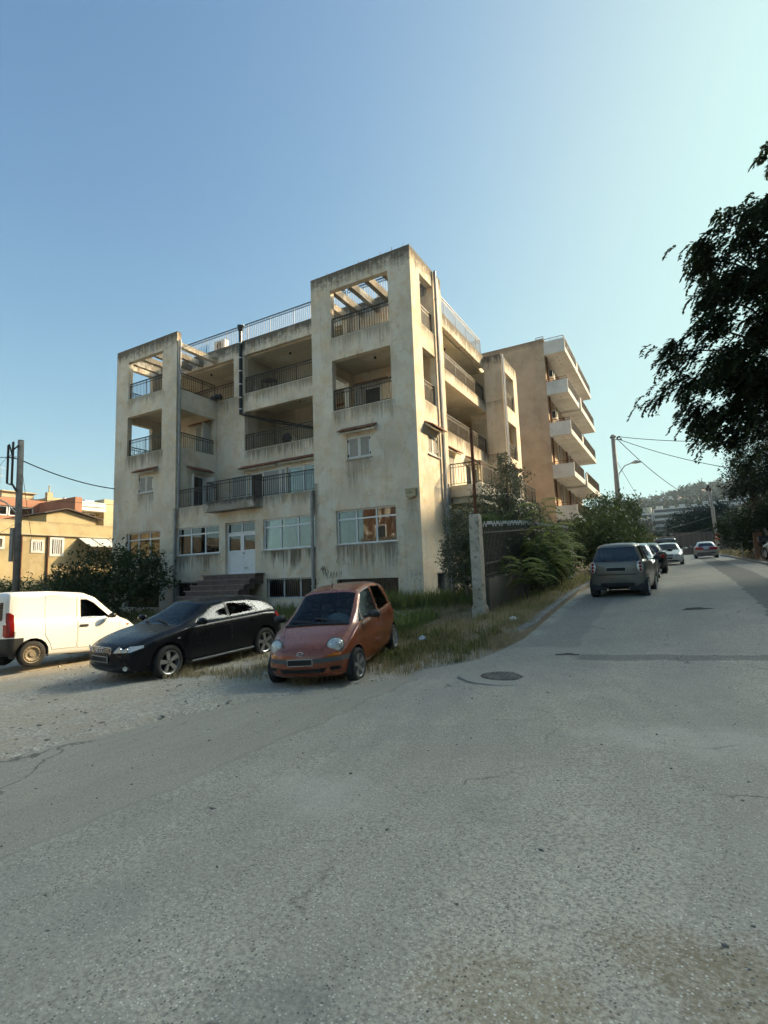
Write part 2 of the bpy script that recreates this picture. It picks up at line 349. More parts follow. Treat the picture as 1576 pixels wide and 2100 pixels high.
# asphalt with exposed stones, repairs and a trench
k = NT('old_asphalt'); v = k.coord(); s3 = k.sep(v)
vor = k.n('TexVoronoi'); vor.inputs['Scale'].default_value = 62; vor.inputs['Randomness'].default_value = 1; k.l(v, vor.inputs['Vector'])
cell = k.sep(vor.outputs['Color']); vd = vor.outputs['Distance']
vorb = k.n('TexVoronoi'); vorb.inputs['Scale'].default_value = 24; k.l(v, vorb.inputs['Vector']); cb = k.sep(vorb.outputs['Color'])
big = k.noise(v, .22, 5, .6); mid = k.noise(v, .9, 6, .66); fine = k.noise(v, 48, 4, .7); wob = k.noise(v, 1.4, 5, .7)
base = k.mix(k.ramp(mid, [(.34, 0.), (.66, 1.)]), (.38, .35, .285), (.50, .465, .38))
base = k.mix(k.ramp(big, [(.40, 0.), (.62, .55)]), base, (.45, .395, .30))
base = k.mix(k.ramp(fine, [(.36, .75), (.58, 0.)]), base, (.13, .125, .11))
trk = k.noise(k.coord((1.1, .12, 1)), 1.0, 4, .6); base = k.mix(k.ramp(trk, [(.42, 0.), (.62, .5)]), base, (.29, .272, .235))
pt = k.noise(v, .55, 3, .5); base = k.mix(k.ramp(pt, [(.575, 0.), (.59, .3)]), base, (.26, .248, .215))
X = k.math('MULTIPLY', s3[0], -1.0); Y = s3[1]               # u across, v along the street
wv = k.math('SUBTRACT', wob, .5)
def step(x, e, w=.05): # 0 below e, 1 above
    return k.math('DIVIDE', k.math('SUBTRACT', k.math('ADD', x, k.math('MULTIPLY', wv, .45)), e - w), 2 * w, True)
def band(x, a, b, w=.05): return k.math('MULTIPLY', step(x, a, w), k.math('SUBTRACT', 1.0, step(x, b, w), True))
lay = k.math('MULTIPLY', step(X, -4.02, .03), k.math('SUBTRACT', 1.0, step(Y, -8.6, .2), True))
base = k.mix(k.math('MULTIPLY', lay, .6), base, (.315, .28, .22))
seam = k.math('MULTIPLY', band(X, -4.045, -4.0, .02), k.math('SUBTRACT', 1.0, step(Y, -8.8, .2), True))
tr = k.math('MULTIPLY', band(Y, -7.55, -7.18, .02), k.math('SUBTRACT', 1.0, step(X, -6.1, .1), True))
base = k.mix(k.math('MULTIPLY', tr, .62), base, (.125, .12, .108))
tr2 = k.math('MULTIPLY', band(X, -10.1, -9.15, .03), step(Y, -5.8, .3))
base = k.mix(k.math('MULTIPLY', tr2, .74), base, (.115, .112, .102))
tr3 = k.math('MULTIPLY', band(X, -6.0, -4.6, .03), step(Y, -6.6, .1))
base = k.mix(k.math('MULTIPLY', tr3, .45), base, (.19, .182, .16))
gut = k.math('MULTIPLY', band(X, -5.15, -4.5, .10), k.math('MULTIPLY', step(Y, -5.6, .3), k.ramp(mid, [(.40, .15), (.55, 1.)]))); base = k.mix(k.math('MULTIPLY', gut, .6), base, (.50, .46, .37))
for (bu, bv, ru, rv, st, colr) in ((-7.05, -14.5, .40, .28, .5, (.27, .215, .125)), (-7.75, -14.1, .42, .35, .62, (.21, .165, .095)), (-6.3, -14.95, .32, .28, .42, (.17, .168, .155)), (-8.8, -12.4, 1.0, .7, .3, (.30, .25, .19)), (-6.0, -12.2, .9, .5, .3, (.34, .28, .22)), (-5.2, -13.2, .7, .4, .28, (.56, .53, .46)), (-7.6, -11.2, 1.2, .5, .22, (.57, .55, .49))):
    dx = k.math('DIVIDE', k.math('SUBTRACT', X, bu), ru); dy = k.math('DIVIDE', k.math('SUBTRACT', Y, bv), rv)
    d2 = k.math('ADD', k.math('ADD', k.math('MULTIPLY', dx, dx), k.math('MULTIPLY', dy, dy)), k.math('MULTIPLY', k.math('ADD', wv, k.math('MULTIPLY', k.math('SUBTRACT', fine, .5), .6)), 4.2))
    base = k.mix(k.math('MULTIPLY', k.math('SUBTRACT', 1.0, d2, True), st * 1.15), base, colr)
wear = k.ramp(k.math('ADD', k.math('MULTIPLY', big, .5), k.math('MULTIPLY', mid, .5)), [(.40, .35), (.6, 1.)])
stone = k.math('MULTIPLY', k.math('MULTIPLY', k.ramp(cell[0], [(.60, 0.), (.68, 1.)]), k.ramp(vd, [(.30, 1.), (.42, 0.)])), wear)
c = k.mix(k.math('MULTIPLY', stone, .9), base, k.mix(cell[1], (.42, .40, .35), (.72, .69, .62)))
pit = k.math('MULTIPLY', k.ramp(cell[2], [(.80, 0.), (.86, 1.)]), k.ramp(vd, [(.25, 1.), (.40, 0.)]))
c = k.mix(k.math('MULTIPLY', pit, .7), c, (.045, .045, .042))
bst = k.math('MULTIPLY', k.ramp(cb[0], [(.955, 0.), (.965, 1.)]), k.ramp(vorb.outputs['Distance'], [(.14, 1.), (.22, 0.)]))
c = k.mix(k.math('MULTIPLY', bst, .8), c, k.mix(cb[1], (.05, .045, .04), (.5, .47, .42)))
c = k.mix(k.math('MULTIPLY', k.math('MULTIPLY', seam, k.ramp(fine, [(.40, .1), (.6, 1.)])), .34), c, (.05, .047, .04))
crk = k.n('TexVoronoi', feature='DISTANCE_TO_EDGE'); crk.inputs['Scale'].default_value = .28
mp = k.n('Mapping'); k.l(v, mp.inputs[0]); nn = k.n('TexNoise'); nn.inputs['Scale'].default_value = 1.2; nn.inputs['Detail'].default_value = 6; k.l(v, nn.inputs['Vector'])
va = k.n('VectorMath', operation='MULTIPLY_ADD'); k.l(nn.outputs['Color'], va.inputs[0]); va.inputs[1].default_value = (1.6, 1.6, 0); k.l(v, va.inputs[2]); k.l(va.outputs[0], crk.inputs['Vector'])
cr = k.math('MULTIPLY', k.ramp(crk.outputs[0], [(0., 1.), (.006, 0.)]), k.ramp(mid, [(.50, 0.), (.60, .8)]))
c = k.mix(cr, c, (.05, .05, .047))
k.set(Base_Color=c, Roughness=.88, Specular_IOR_Level=.25)
k.bump(k.math('ADD', k.math('MULTIPLY', fine, .6), k.math('MULTIPLY', stone, .5)), .7, .012)
M['asphalt'] = k.m
rv = np.concatenate([np.arange(-40, -18, 1.), np.arange(-18, 0, .16), np.arange(0, 66.1, .8)])
t = np.linspace(0, 1, 60) ** 1.3
U = np.array([[road_left(v) + (road_right(v) - road_left(v)) * q for q in t] for v in rv]); Vv = np.repeat(rv[:, None], 60, 1)
Xw = CX + U * DA[0] + Vv * DB[0]; Yw = CY + U * DA[1] + Vv * DB[1]
edge = np.clip((t * 20), 0, 1)[None, :] * np.clip((1 - t) * 20, 0, 1)[None, :]
Zr = Hn(Xw, Yw) + .012 - .035 * (1 - edge) * np.clip((-6.2 - Vv) / .8, 0, 1)
P = np.stack([-U, Vv, Zr], -1).reshape(-1, 3); n = 60
i, j = np.meshgrid(np.arange(n - 1), np.arange(len(rv) - 1)); a = (j * n + i).ravel()
local_obj(mesh_np('road', P, np.stack([a, a + 1, a + n + 1, a + n], 1), M['asphalt'], smooth=True))['kind'] = 'structure'
# kerbs
k = NT('worn_kerb_stone'); v = k.coord(); n1 = k.noise(v, 3, 6, .7); n2 = k.noise(v, 30, 3, .6)
jn = k.math('LESS_THAN', k.math('FRACT', k.sep(v)[1]), .02)
c = k.mix(k.ramp(n1, [(.35, 0.), (.65, 1.)]), (.17, .16, .14), (.29, .275, .245)); c = k.mix(k.math('MULTIPLY', n2, .35), c, (.10, .095, .085))
k.set(Base_Color=k.mix(jn, c, (.05, .05, .045)), Roughness=.9); k.bump(n1, .5, .03); M['kerb'] = k.m
def kerb(path, w, h):
    P = []; 
    for i_, (u, v) in enumerate(path):
        x, y = uv2w(u, v); z = H(x, y) - h * max(0, .75 - .28 * i_); s = -1 if u > -8 else 1
        jz = .008 * math.sin(v * 3.3) + .006 * math.sin(v * 7.7)
        for du, dz in ((0, -.2), (0, h - .025 + jz), (-.02 * s, h + jz), (-w * s, h + jz * .5), (-w * s, -.2)): P.append((-(u + du), v, z + dz))
    n = len(path); F = [(i * 5 + q, (i + 1) * 5 + q, (i + 1) * 5 + q + 1, i * 5 + q + 1) for i in range(n - 1) for q in range(4)]
    P = np.array(P); o = local_obj(mesh_np('kerb', P, np.array(F), M['kerb'])); 
    bm = bmesh.new(); bm.from_mesh(o.data); bm.faces.ensure_lookup_table(); bmesh.ops.holes_fill(bm, edges=bm.edges[:], sides=8); bmesh.ops.recalc_face_normals(bm, faces=bm.faces); bm.to_mesh(o.data); bm.free()
    o['kind'] = 'structure'
kerb([(-4.32, -6.0), (-4.58, -5.75), (-4.74, -5.45), (-4.82, -5.1), (-4.85, -4.7)] + [(-4.85, x) for x in np.arange(-4.3, 60, .5)], .19, .135)
kerb([(-11.95, 6.0), (-11.5, 7.2), (-11.22, 8.8)] + [(-11.2, x) for x in np.arange(9.2, 60, .5)], .19, .13)
# ------------------------------------------------------------------ building kit (u leftwards along the entrance front, v back along the street)
class BB(MB):
    def b(s, u0, u1, v0, v1, z0, z1): return s.box(-u0, -u1, v0, v1, z0, z1)
def holes_grid(a0, a1, z0, z1, holes):
    A = sorted({a0, a1, *[h[i] for h in holes for i in (0, 1) if a0 < h[i] < a1]}); Zs = sorted({z0, z1, *[h[i] for h in holes for i in (2, 3) if z0 < h[i] < z1]})
    solid = [[not any(h[0] <= (A[i] + A[i + 1]) / 2 <= h[1] and h[2] <= (Zs[j] + Zs[j + 1]) / 2 <= h[3] for h in holes) for j in range(len(Zs) - 1)] for i in range(len(A) - 1)]
    return A, Zs, solid
def wall(mb, plane, c0, c1, a0, a1, z0, z1, holes=()):
    """slab with openings: plane 'A' spans u at v = c0..c1, plane 'B' spans v at u = c0..c1"""
    A, Zs, S = holes_grid(a0, a1, z0, z1, holes)
    P = (lambda a, c, z: (-a, c, z)) if plane == 'A' else (lambda a, c, z: (-c, a, z))
    na, nz = len(A) - 1, len(Zs) - 1
    for i in range(na):
        for j in range(nz):
            if not S[i][j]: continue
            x0, x1, y0, y1 = A[i], A[i + 1], Zs[j], Zs[j + 1]
            q = lambda c: [P(x0, c, y0), P(x1, c, y0), P(x1, c, y1), P(x0, c, y1)]
            mb.add(q(c0), [(0, 1, 2, 3)]); mb.add(q(c1), [(3, 2, 1, 0)])
            for (di, dj, e) in ((-1, 0, [(x0, y0), (x0, y1)]), (1, 0, [(x1, y0), (x1, y1)]), (0, -1, [(x0, y0), (x1, y0)]), (0, 1, [(x0, y1), (x1, y1)])):
                ii, jj = i + di, j + dj
                if 0 <= ii < na and 0 <= jj < nz and S[ii][jj]: continue
                (p0, p1) = e
                mb.add([P(p0[0], c0, p0[1]), P(p1[0], c0, p1[1]), P(p1[0], c1, p1[1]), P(p0[0], c1, p0[1])], [(0, 1, 2, 3)])
def fix(o):
    bm = bmesh.new(); bm.from_mesh(o.data); bmesh.ops.remove_doubles(bm, verts=bm.verts, dist=.0005); bmesh.ops.recalc_face_normals(bm, faces=bm.faces); bm.to_mesh(o.data); bm.free(); return o
def UV(plane, a, c, z): return (-a, c, z) if plane == 'A' else (-c, a, z)
def pbox(mb, plane, a0, a1, c0, c1, z0, z1):
    return mb.b(a0, a1, c0, c1, z0, z1) if plane == 'A' else mb.b(c0, c1, a0, a1, z0, z1)
def railing(parent, pts, z, h, mat='iron', gap=.115, scroll=True, name='railing', th=.016):
    """balustrade along a polyline of (u, v): rails, bars and a row of scroll rings"""
    mb = BB()
    for (p, q) in zip(pts, pts[1:]):
        a = Vector((-p[0], p[1], z)); b = Vector((-q[0], q[1], z)); L = (b - a).length; d = (b - a) / L
        up = Vector((0, 0, 1))
        mb.bar(a + up * h, b + up * h, .045, .03); mb.bar(a + up * .07, b + up * .07, .02, .02)
        if scroll: mb.bar(a + up * (h - .15), b + up * (h - .15), .018, .018)
        n = max(1, int(round(L / gap)))
        for i in range(n + 1):
            x = a + d * (L * i / n); big = (i % 12 == 0) or i == n
            w = .032 if big else th
            mb.bar(x + up * (0 if big else .07), x + up * (h - (.15 if (scroll and not big) else 0)), w)
            if scroll and i < n:
                m = x + d * (L / n / 2) + up * (h - .075)
                r = min(.058, L / n / 2.05)
                ring = [m + d * (r * math.cos(t)) + up * (r * math.sin(t)) for t in [k2 * math.pi / 4 for k2 in range(9)]]
                for s0, s1 in zip(ring, ring[1:]): mb.bar(s0, s1, .012)
    return mb.build(name, M[mat], parent)
def window(parent, plane, a0, a1, z0, z1, c, out, cols=3, transom=.0, mat='alu', fr=.055, curtain=None, name='window', sill=True, pane='pane', grid=0, depth=.07):
    """frame mesh with a pane (and curtain, sill) under it; c = frame outer plane, out = direction outwards along the plane's normal (-1)"""
    mb = BB(); i0 = c; i1 = c + depth
    P = lambda *k: pbox(mb, plane, *k)
    P(a0, a1, i0, i1, z0, z0 + fr); P(a0, a1, i0, i1, z1 - fr, z1)
    P(a0, a0 + fr, i0, i1, z0 + fr, z1 - fr); P(a1 - fr, a1, i0, i1, z0 + fr, z1 - fr)
    zt = z1 - (z1 - z0) * transom if transom else None
    W = a1 - a0
    tops = [(z0 + fr, z1 - fr)] if not zt else [(z0 + fr, zt - fr / 2), (zt + fr / 2, z1 - fr)]
    if zt: P(a0 + fr, a1 - fr, i0 + .004, i1, zt - fr / 2, zt + fr / 2)
    for q in range(1, cols):
        x = a0 + W * q / cols
        for (y0, y1) in tops: P(x - fr / 2, x + fr / 2, i0 + .004, i1, y0, y1)
    fo = mb.build(name, M[mat], parent)
    g = BB(); pbox(g, plane, a0 + fr * .5, a1 - fr * .5, c + depth * .5, c + depth * .5 + .006, z0 + fr * .5, z1 - fr * .5); g.build('pane', M[pane], fo)
    if curtain:
        cb = BB()
        for (x0, x1, mm) in curtain:
            k2 = BB(); n = max(3, int((x1 - x0) * W / .09)); vs = []
            for t2 in range(n + 1):
                a = a0 + W * (x0 + (x1 - x0) * t2 / n); dd = c + .19 + .018 * (t2 % 2)
                vs += [UV(plane, a, dd, z0 + .03), UV(plane, a, dd, z1 - .06)]
            k2.add(vs, [(2 * t2, 2 * t2 + 2, 2 * t2 + 3, 2 * t2 + 1) for t2 in range(n)]); k2.build('curtain', M[mm], fo)
    if sill:
        s2 = BB(); pbox(s2, plane, a0 - .06, a1 + .06, c - .10, c + .06, z0 - .045, z0 - .002); s2.build('sill', M['sill'], fo)
    return fo
def shutter_leaf(parent, plane, a0, a1, c0, c1, z0, z1):
    mb = BB(); f = .055
    P = lambda *k: pbox(mb, plane, *k)
    P(a0, a1, c0, c1, z0, z0 + f); P(a0, a1, c0, c1, z1 - f, z1); P(a0, a0 + f, c0, c1, z0 + f, z1 - f); P(a1 - f, a1, c0, c1, z0 + f, z1 - f)
    n = max(4, int((z1 - z0) / .055)); m = (c0 + c1) / 2
    for i in range(n):
        z = z0 + f + (z1 - z0 - 2 * f) * (i + .5) / n
        a, b = (a0 + f, a1 - f)
        mb.mi = 1; mb.add([UV(plane, a, m - .012, z + .02), UV(plane, b, m - .012, z + .02), UV(plane, b, m + .012, z - .02), UV(plane, a, m + .012, z - .02),], [(0, 1, 2, 3)])
        P(a, b, m - .003, m + .003, z - .03, z + .03); mb.mi = 0
    return mb.build('shutter', [M['shutter'], M['louvre']], parent)
def shutter_open(parent, plane, a, sgn, w, c, z0, z1, ang=80):
    """leaf swung out from the wall: hinge at a, opening towards sgn, folded back by ang degrees from closed"""
    t = rad(ang); dx = sgn * math.cos(t) * w; dc = -math.sin(t) * w
    mb = BB()
    p = [UV(plane, a, c, 0), UV(plane, a + dx, c + dc, 0)]
    A0, A1 = Vector(p[0]), Vector(p[1]); up = Vector((0, 0, 1)); f = .06
    for (q0, q1, zz0, zz1) in ((0, 1, z0, z0 + f), (0, 1, z1 - f, z1)): mb.bar(A0 + up * (zz0 + f / 2), A1 + up * (zz0 + f / 2), .035, f)
    d = (A1 - A0); mb.bar(A0 + up * z0, A0 + up * z1, .04, .055); mb.bar(A1 + up * z0, A1 + up * z1, .04, .055)
    n = int((z1 - z0) / .06)
    for i in range(n):
        z = z0 + f + (z1 - z0 - 2 * f) * (i + .5) / n; mb.bar(A0 + up * z, A1 + up * z, .02, .045)
    return mb.build('shutter', M['shutter'], parent)
def tile_canopy(parent, plane, a0, a1, c, z, out=.34):
    mb = BB()
    vs = [UV(plane, a, cc, zz) for a in (a0, a1) for (cc, zz) in ((c, z - .02), (c - out * .75, z - .17), (c - out * .75, z - .10), (c, z + .06))]
    mb.add(vs, [(0, 1, 2, 3), (7, 6, 5, 4), (0, 4, 5, 1), (1, 5, 6, 2), (2, 6, 7, 3), (3, 7, 4, 0)])
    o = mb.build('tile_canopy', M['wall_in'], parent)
    tb = BB(); n = int((a1 - a0) / .13)
    for i in range(n):
        a = a0 + (a1 - a0) * (i + .5) / n; r = (a1 - a0) / n / 2 * 1.05; vs = []
        for (cc, zz) in ((c, z + .085), (c - out, z - .08)):
            for s in range(5):
                t = math.pi * s / 4; vs.append(UV(plane, a - r * math.cos(t), cc, zz + r * .8 * math.sin(t)))
        for (cc, zz) in ((c, z + .085), (c - out, z - .08)):
            for s in range(5):
                t = math.pi * s / 4; vs.append(UV(plane, a - r * .8 * math.cos(t), cc, zz - .015 + r * .6 * math.sin(t)))
        fs = [(s, s + 1, 6 + s, 5 + s) for s in range(4)] + [(10 + s, 15 + s, 16 + s, 11 + s) for s in range(4)] + [(5 + s, 6 + s, 16 + s, 15 + s) for s in range(4)]
        tb.add(vs, fs)
    tb.build('tile_row', M['tile'], o); return o
def grille(parent, plane, a0, a1, z0, z1, c):
    mb = BB(); n = int((a1 - a0) / .10)
    for i in range(n + 1):
        a = a0 + (a1 - a0) * i / n; mb.bar(UV(plane, a, c, z0), UV(plane, a, c, z1), .014)
    for z in (z0 + .12, z1 - .12): mb.bar(UV(plane, a0, c, z), UV(plane, a1, c, z), .02, .012)
    return mb.build('grille', M['iron'], parent)
def downpipe(parent, pts, r, mat='pipe', clamps=(), name='drainpipe', cm='pipe'):
    mb = BB(); mb.mi = 0; mb.tube([(-p[0], p[1], p[2]) for p in pts], r, 10); mb.mi = 1
    for (u, v, z) in clamps: mb.lathe([(r * 1.0, -.03), (r * 1.25, -.03), (r * 1.25, .03), (r * 1.0, .03)], 10, off=(-u, v, z))
    return mb.build(name, [M[mat], M[cm]], parent, smooth=False)
# ------------------------------------------------------------------ the apartment building on the corner
B1 = empty('apartment_building', (CX, CY, 0), -YAW, 'weathered cream corner apartment block with two open towers and iron balconies, behind the orange car', 'apartment building')
ZT = 13.73
mb = BB()
o3, o2 = (10.97, 13.0), (7.97, 10.03)
# right tower
wall(mb, 'A', 0, .25, 0, 4.56, -1, ZT, [(.95, 3.59, *o3), (.95, 3.59, *o2), (1.94, 2.97, 5.95, 6.82), (.98, 3.57, 2.72, 4.03), (.98, 3.6, .35, 1.43)])
wall(mb, 'B', 0, .25, .25, 2.9, -1, ZT, [(.79, 2.02, *o3), (.79, 2.02, *o2), (.93, 1.87, 5.94, 6.74), (1.2, 2.0, .9, 1.55)])
wall(mb, 'B', 4.31, 4.56, .25, 2.57, -1, 13.3, [(.6, 2.35, *o3), (.6, 2.35, *o2)])
mb.b(.25, 1.0, 2.65, 2.9, -1, ZT)
# left tower
wall(mb, 'A', 0, .25, 12.66, 17.32, -1, ZT, [(13.69, 16.33, *o3), (13.69, 16.33, *o2), (14.29, 15.34, 5.95, 6.82), (13.69, 16.2, 2.72, 4.03), (13.69, 16.2, .41, 1.43)])
wall(mb, 'B', 12.66, 12.91, .25, 2.57, -1, 13.25, [(.25, 2.57, 10.87, 13.0), (.25, 2.45, 7.97, 9.88), (.95, 1.8, 4.98, 6.75)])
wall(mb, 'B', 17.07, 17.32, .25, 2.57, -1, ZT, [(.3, 2.0, 10.9, 13.0), (.3, 2.0, 7.97, 10.03)])
# middle: ground floor front, recessed upper front
wall(mb, 'A', .06, .31, 4.56, 12.66, -1, 4.98, [(9.85, 12.6, 2.76, 4.02), (7.74, 9.47, 1.8, 4.03), (4.59, 7.29, 2.73, 4.01), (10.0, 12.6, .75, 1.52), (4.6, 7.12, .75, 1.55)])
wall(mb, 'A', 2.57, 2.82, 4.31, 12.66, 4.98, ZT, [(11.48, 12.66, 10.87, 12.96), (4.7, 10.75, 10.9, 12.96), (4.7, 10.75, 7.95, 9.96), (9.6, 10.45, 4.98, 6.75), (6.2, 8.05, 4.98, 6.75)])
wall(mb, 'A', 2.57, 2.82, 12.66, 17.32, -1, ZT, [(12.66, 16.9, 10.87, 12.96), (13.2, 14.2, 7.97, 9.75)])
wall(mb, 'A', 2.65, 2.9, 1.0, 4.31, -1, ZT, [(2.9, 3.75, 7.97, 9.75), (1.4, 2.3, 10.97, 12.6)])
# street side: recess between the towers
wall(mb, 'B', 1.0, 1.25, 2.9, 11.4, -1, ZT, [(2.9, 11.4, 11.0, 13.05), (2.9, 11.4, 8.0, 10.42), (3.6, 5.2, 4.98, 6.9), (7.6, 9.6, 4.98, 6.9)])
mb.b(1.25, 1.9, 2.9, 3.7, 9.9, 10.4)
# rear tower
wall(mb, 'A', 11.4, 11.65, 0, 1.0, -1, 13.65); wall(mb, 'B', 0, .25, 11.65, 14.6, -1, 13.65, [(12.08, 13.82, 10.8, 12.83), (12.08, 13.82, 7.87, 9.93), (12.2, 13.6, 4.98, 6.95)])
mb.b(0, 4, 14.35, 14.6, -1, 13.65) if 0 else wall(mb, 'A', 14.35, 14.6, .25, 17.32, -1, 13.65)
wall(mb, 'B', 17.07, 17.32, 2.82, 14.35, -1, 13.73, [(2.9, 4.9, 10.9, 12.9)])
fix(mb.build('wall', M['wall'], B1))
# inner walls, floors, ceilings
mb = BB()
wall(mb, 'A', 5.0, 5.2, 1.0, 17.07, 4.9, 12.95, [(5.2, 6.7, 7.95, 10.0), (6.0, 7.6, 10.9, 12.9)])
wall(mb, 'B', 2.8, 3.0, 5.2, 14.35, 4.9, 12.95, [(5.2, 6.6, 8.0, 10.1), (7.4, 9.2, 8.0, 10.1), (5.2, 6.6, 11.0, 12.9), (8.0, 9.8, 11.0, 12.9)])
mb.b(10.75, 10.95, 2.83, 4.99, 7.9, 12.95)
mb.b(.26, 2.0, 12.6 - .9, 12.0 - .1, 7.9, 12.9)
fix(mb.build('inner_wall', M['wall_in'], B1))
mb = BB()
for (z0, z1) in ((10.45, 10.86), (7.5, 7.86)):
    mb.b(.26, 4.30, .26, 2.64, z0, z1); mb.b(12.92, 17.06, .26, 2.56, z0, z1)
    mb.b(1.26, 17.06, 2.91, 14.34, z0 + .003, z1 - .003)
    mb.b(.26, .99, 11.66, 14.34, z0, z1)
mb.b(1.26, 17.06, 2.91, 14.34, 12.97, 13.2)
mb.b(4.57, 12.65, .32, 2.64, 4.6, 4.93)
mb.b(12.92, 17.06, .26, 2.56, 4.5, 4.9); mb.b(.26, 4.3, .26, 2.6, 4.5, 4.9)
mb.build('floor_slab', M['soffit'], B1)
# ceiling lights in the loggias
for (u, v, z) in ((6.6, 3.5, 12.95), (8.6, 3.6, 12.95), (8.2, 3.8, 10.44), (14.0, 3.4, 12.95), (12.4, 3.6, 12.95), (2.4, 1.4, 10.43), (1.8, 4.6, 12.95), (1.8, 7.6, 12.95), (1.9, 6.0, 10.44)):
    mb = BB(); mb.lathe([(0, 0), (.05, 0), (.05, -.07), (.03, -.1), (0, -.1)], 8, off=(-u, v, z)); mb.build('ceiling_lamp', M['dark'], B1)
# pergola beams over the towers
for u in (1.15, 1.95, 2.75, 3.55): 
    q = BB(); q.b(u, u + .2, .26, 2.64, 13.03, 13.34); q.build('pergola_beam', M['concrete'], B1)
for u in (13.7, 14.6, 15.5, 16.4):
    q = BB(); q.b(u, u + .2, .26, 2.56, 13.03, 13.3); q.build('pergola_beam', M['concrete'], B1)
# canopy slab over the entrance, steps
q = BB(); q.b(7.3, 10.15, -.47, .055, 4.52, 4.975); q.build('entrance_canopy', M['concrete'], B1)
M['step_edge'] = plain('pale_step_edge', (.26, .19, .165), .7, var=.3)  # paler strip along each step nosing
st = BB()
for i in range(7):
    z1 = 1.80 - i * .21; st.b(7.3, 10.25, -.45 - .31 * i, (-.45 - .31 * (i - 1)) if i else .05, max(-.3, z1 - .42), z1 - .05)
    st.b(7.22, 10.33, -.48 - .31 * i, (-.45 - .31 * (i - 1)) - .03 if i else .055, z1 - .046, z1); st.mi = 1; st.b(7.21, 10.34, -.49 - .31 * i, -.482 - .31 * i, z1 - .04, z1 - .002); st.mi = 0
st.build('entrance_steps', [M['stair'], M['step_edge']], B1)
M['pane_dim'] = glass_mat('dark_basement_glass', (.12, .12, .11), .25, .0)  # dark tint with a rough gloss
# windows
window(B1, 'A', .98, 3.57, 2.72, 4.03, .10, -1, 3, .27, curtain=[(0, .14, 'curtain'), (.24, .62, 'curtain_brown'), (.88, 1, 'curtain')])
window(B1, 'A', 13.69, 16.2, 2.72, 4.03, .10, -1, 3, .27, curtain=[(0, .3, 'curtain')])
window(B1, 'A', 9.85, 12.6, 2.76, 4.02, .13, -1, 3, .27, curtain=[(0, .34, 'curtain'), (.7, 1, 'curtain')])
window(B1, 'A', 4.59, 7.29, 2.73, 4.01, .13, -1, 3, .27, curtain=[(0, .34, 'curtain'), (.5, .64, 'curtain_brown'), (.67, 1, 'curtain')])
w = window(B1, 'A', 13.69, 16.2, .41, 1.43, .14, -1, 2, name='basement_window', pane='pane_dim', mat='iron', sill=False); grille(w, 'A', 13.72, 16.17, .41, 1.43, .06)
w = window(B1, 'A', .98, 3.6, .35, 1.43, .14, -1, 2, name='basement_window', pane='pane_dim', mat='iron', sill=False); grille(w, 'A', 1.0, 3.58, .35, 1.43, .06)
w = window(B1, 'A', 10.0, 12.6, .75, 1.52, .16, -1, 3, pane='pane_dim', name='basement_window', sill=False); grille(w, 'A', 10.02, 12.58, .75, 1.52, .1)
w = window(B1, 'A', 4.6, 7.12, .75, 1.55, .16, -1, 3, pane='pane_dim', name='basement_window'); grille(w, 'A', 4.62, 7.1, .75, 1.55, .1)
w = window(B1, 'B', 1.2, 2.0, .9, 1.55, .14, -1, 1, name='basement_window'); grille(w, 'B', 1.22, 1.98, .9, 1.55, .08)
for (pl, a0, a1, z0, z1) in (('A', 1.94, 2.97, 5.95, 6.82), ('A', 14.29, 15.34, 5.95, 6.82), ('B', .93, 1.87, 5.94, 6.74)):
    w = window(B1, pl, a0, a1, z0, z1, .05, -1, 1, fr=.05, name='window')
    m = (a0 + a1) / 2
    for (x0, x1) in ((a0 + .035, m - .006), (m + .006, a1 - .035)): shutter_leaf(w, pl, x0, x1, .035, .075, z0 + .03, z1 - .03)
    for x in (a0, a1):
        for z in (z0 + .14, z1 - .16): hb = BB(); pbox(hb, pl, x - .05, x + .05, .005, .034, z - .045, z + .045); hb.build('hinge', M['iron'], w)
for (pl, a0, a1, c, z) in (('A', 1.63, 3.22, -.002, 7.06), ('A', 13.9, 15.45, -.002, 7.05), ('B', .66, 2.0, -.002, 7.0), ('A', 8.55, 10.9, 2.568, 7.04), ('A', 6.0, 8.4, 2.568, 7.06), ('B', .62, 2.1, 12.658, 7.02), ('B', 4.4, 6.4, .998, 7.12), ('B', 7.6, 9.8, .998, 7.12), ('B', 12.1, 13.7, -.002, 7.22), ('A', 2.5, 4.1, 2.648, 9.9), ('A', 12.95, 14.5, 2.568, 9.85), ('A', 5.0, 6.9, 4.998, 10.1), ('B', 5.4, 6.8, 2.798, 10.2), ('B', 7.4, 9.4, 2.798, 10.2), ('B', 5.4, 6.8, 2.798, 12.75), ('B', 8.2, 9.8, 2.798, 12.75)):
    tile_canopy(B1, pl, a0, a1, c, z)
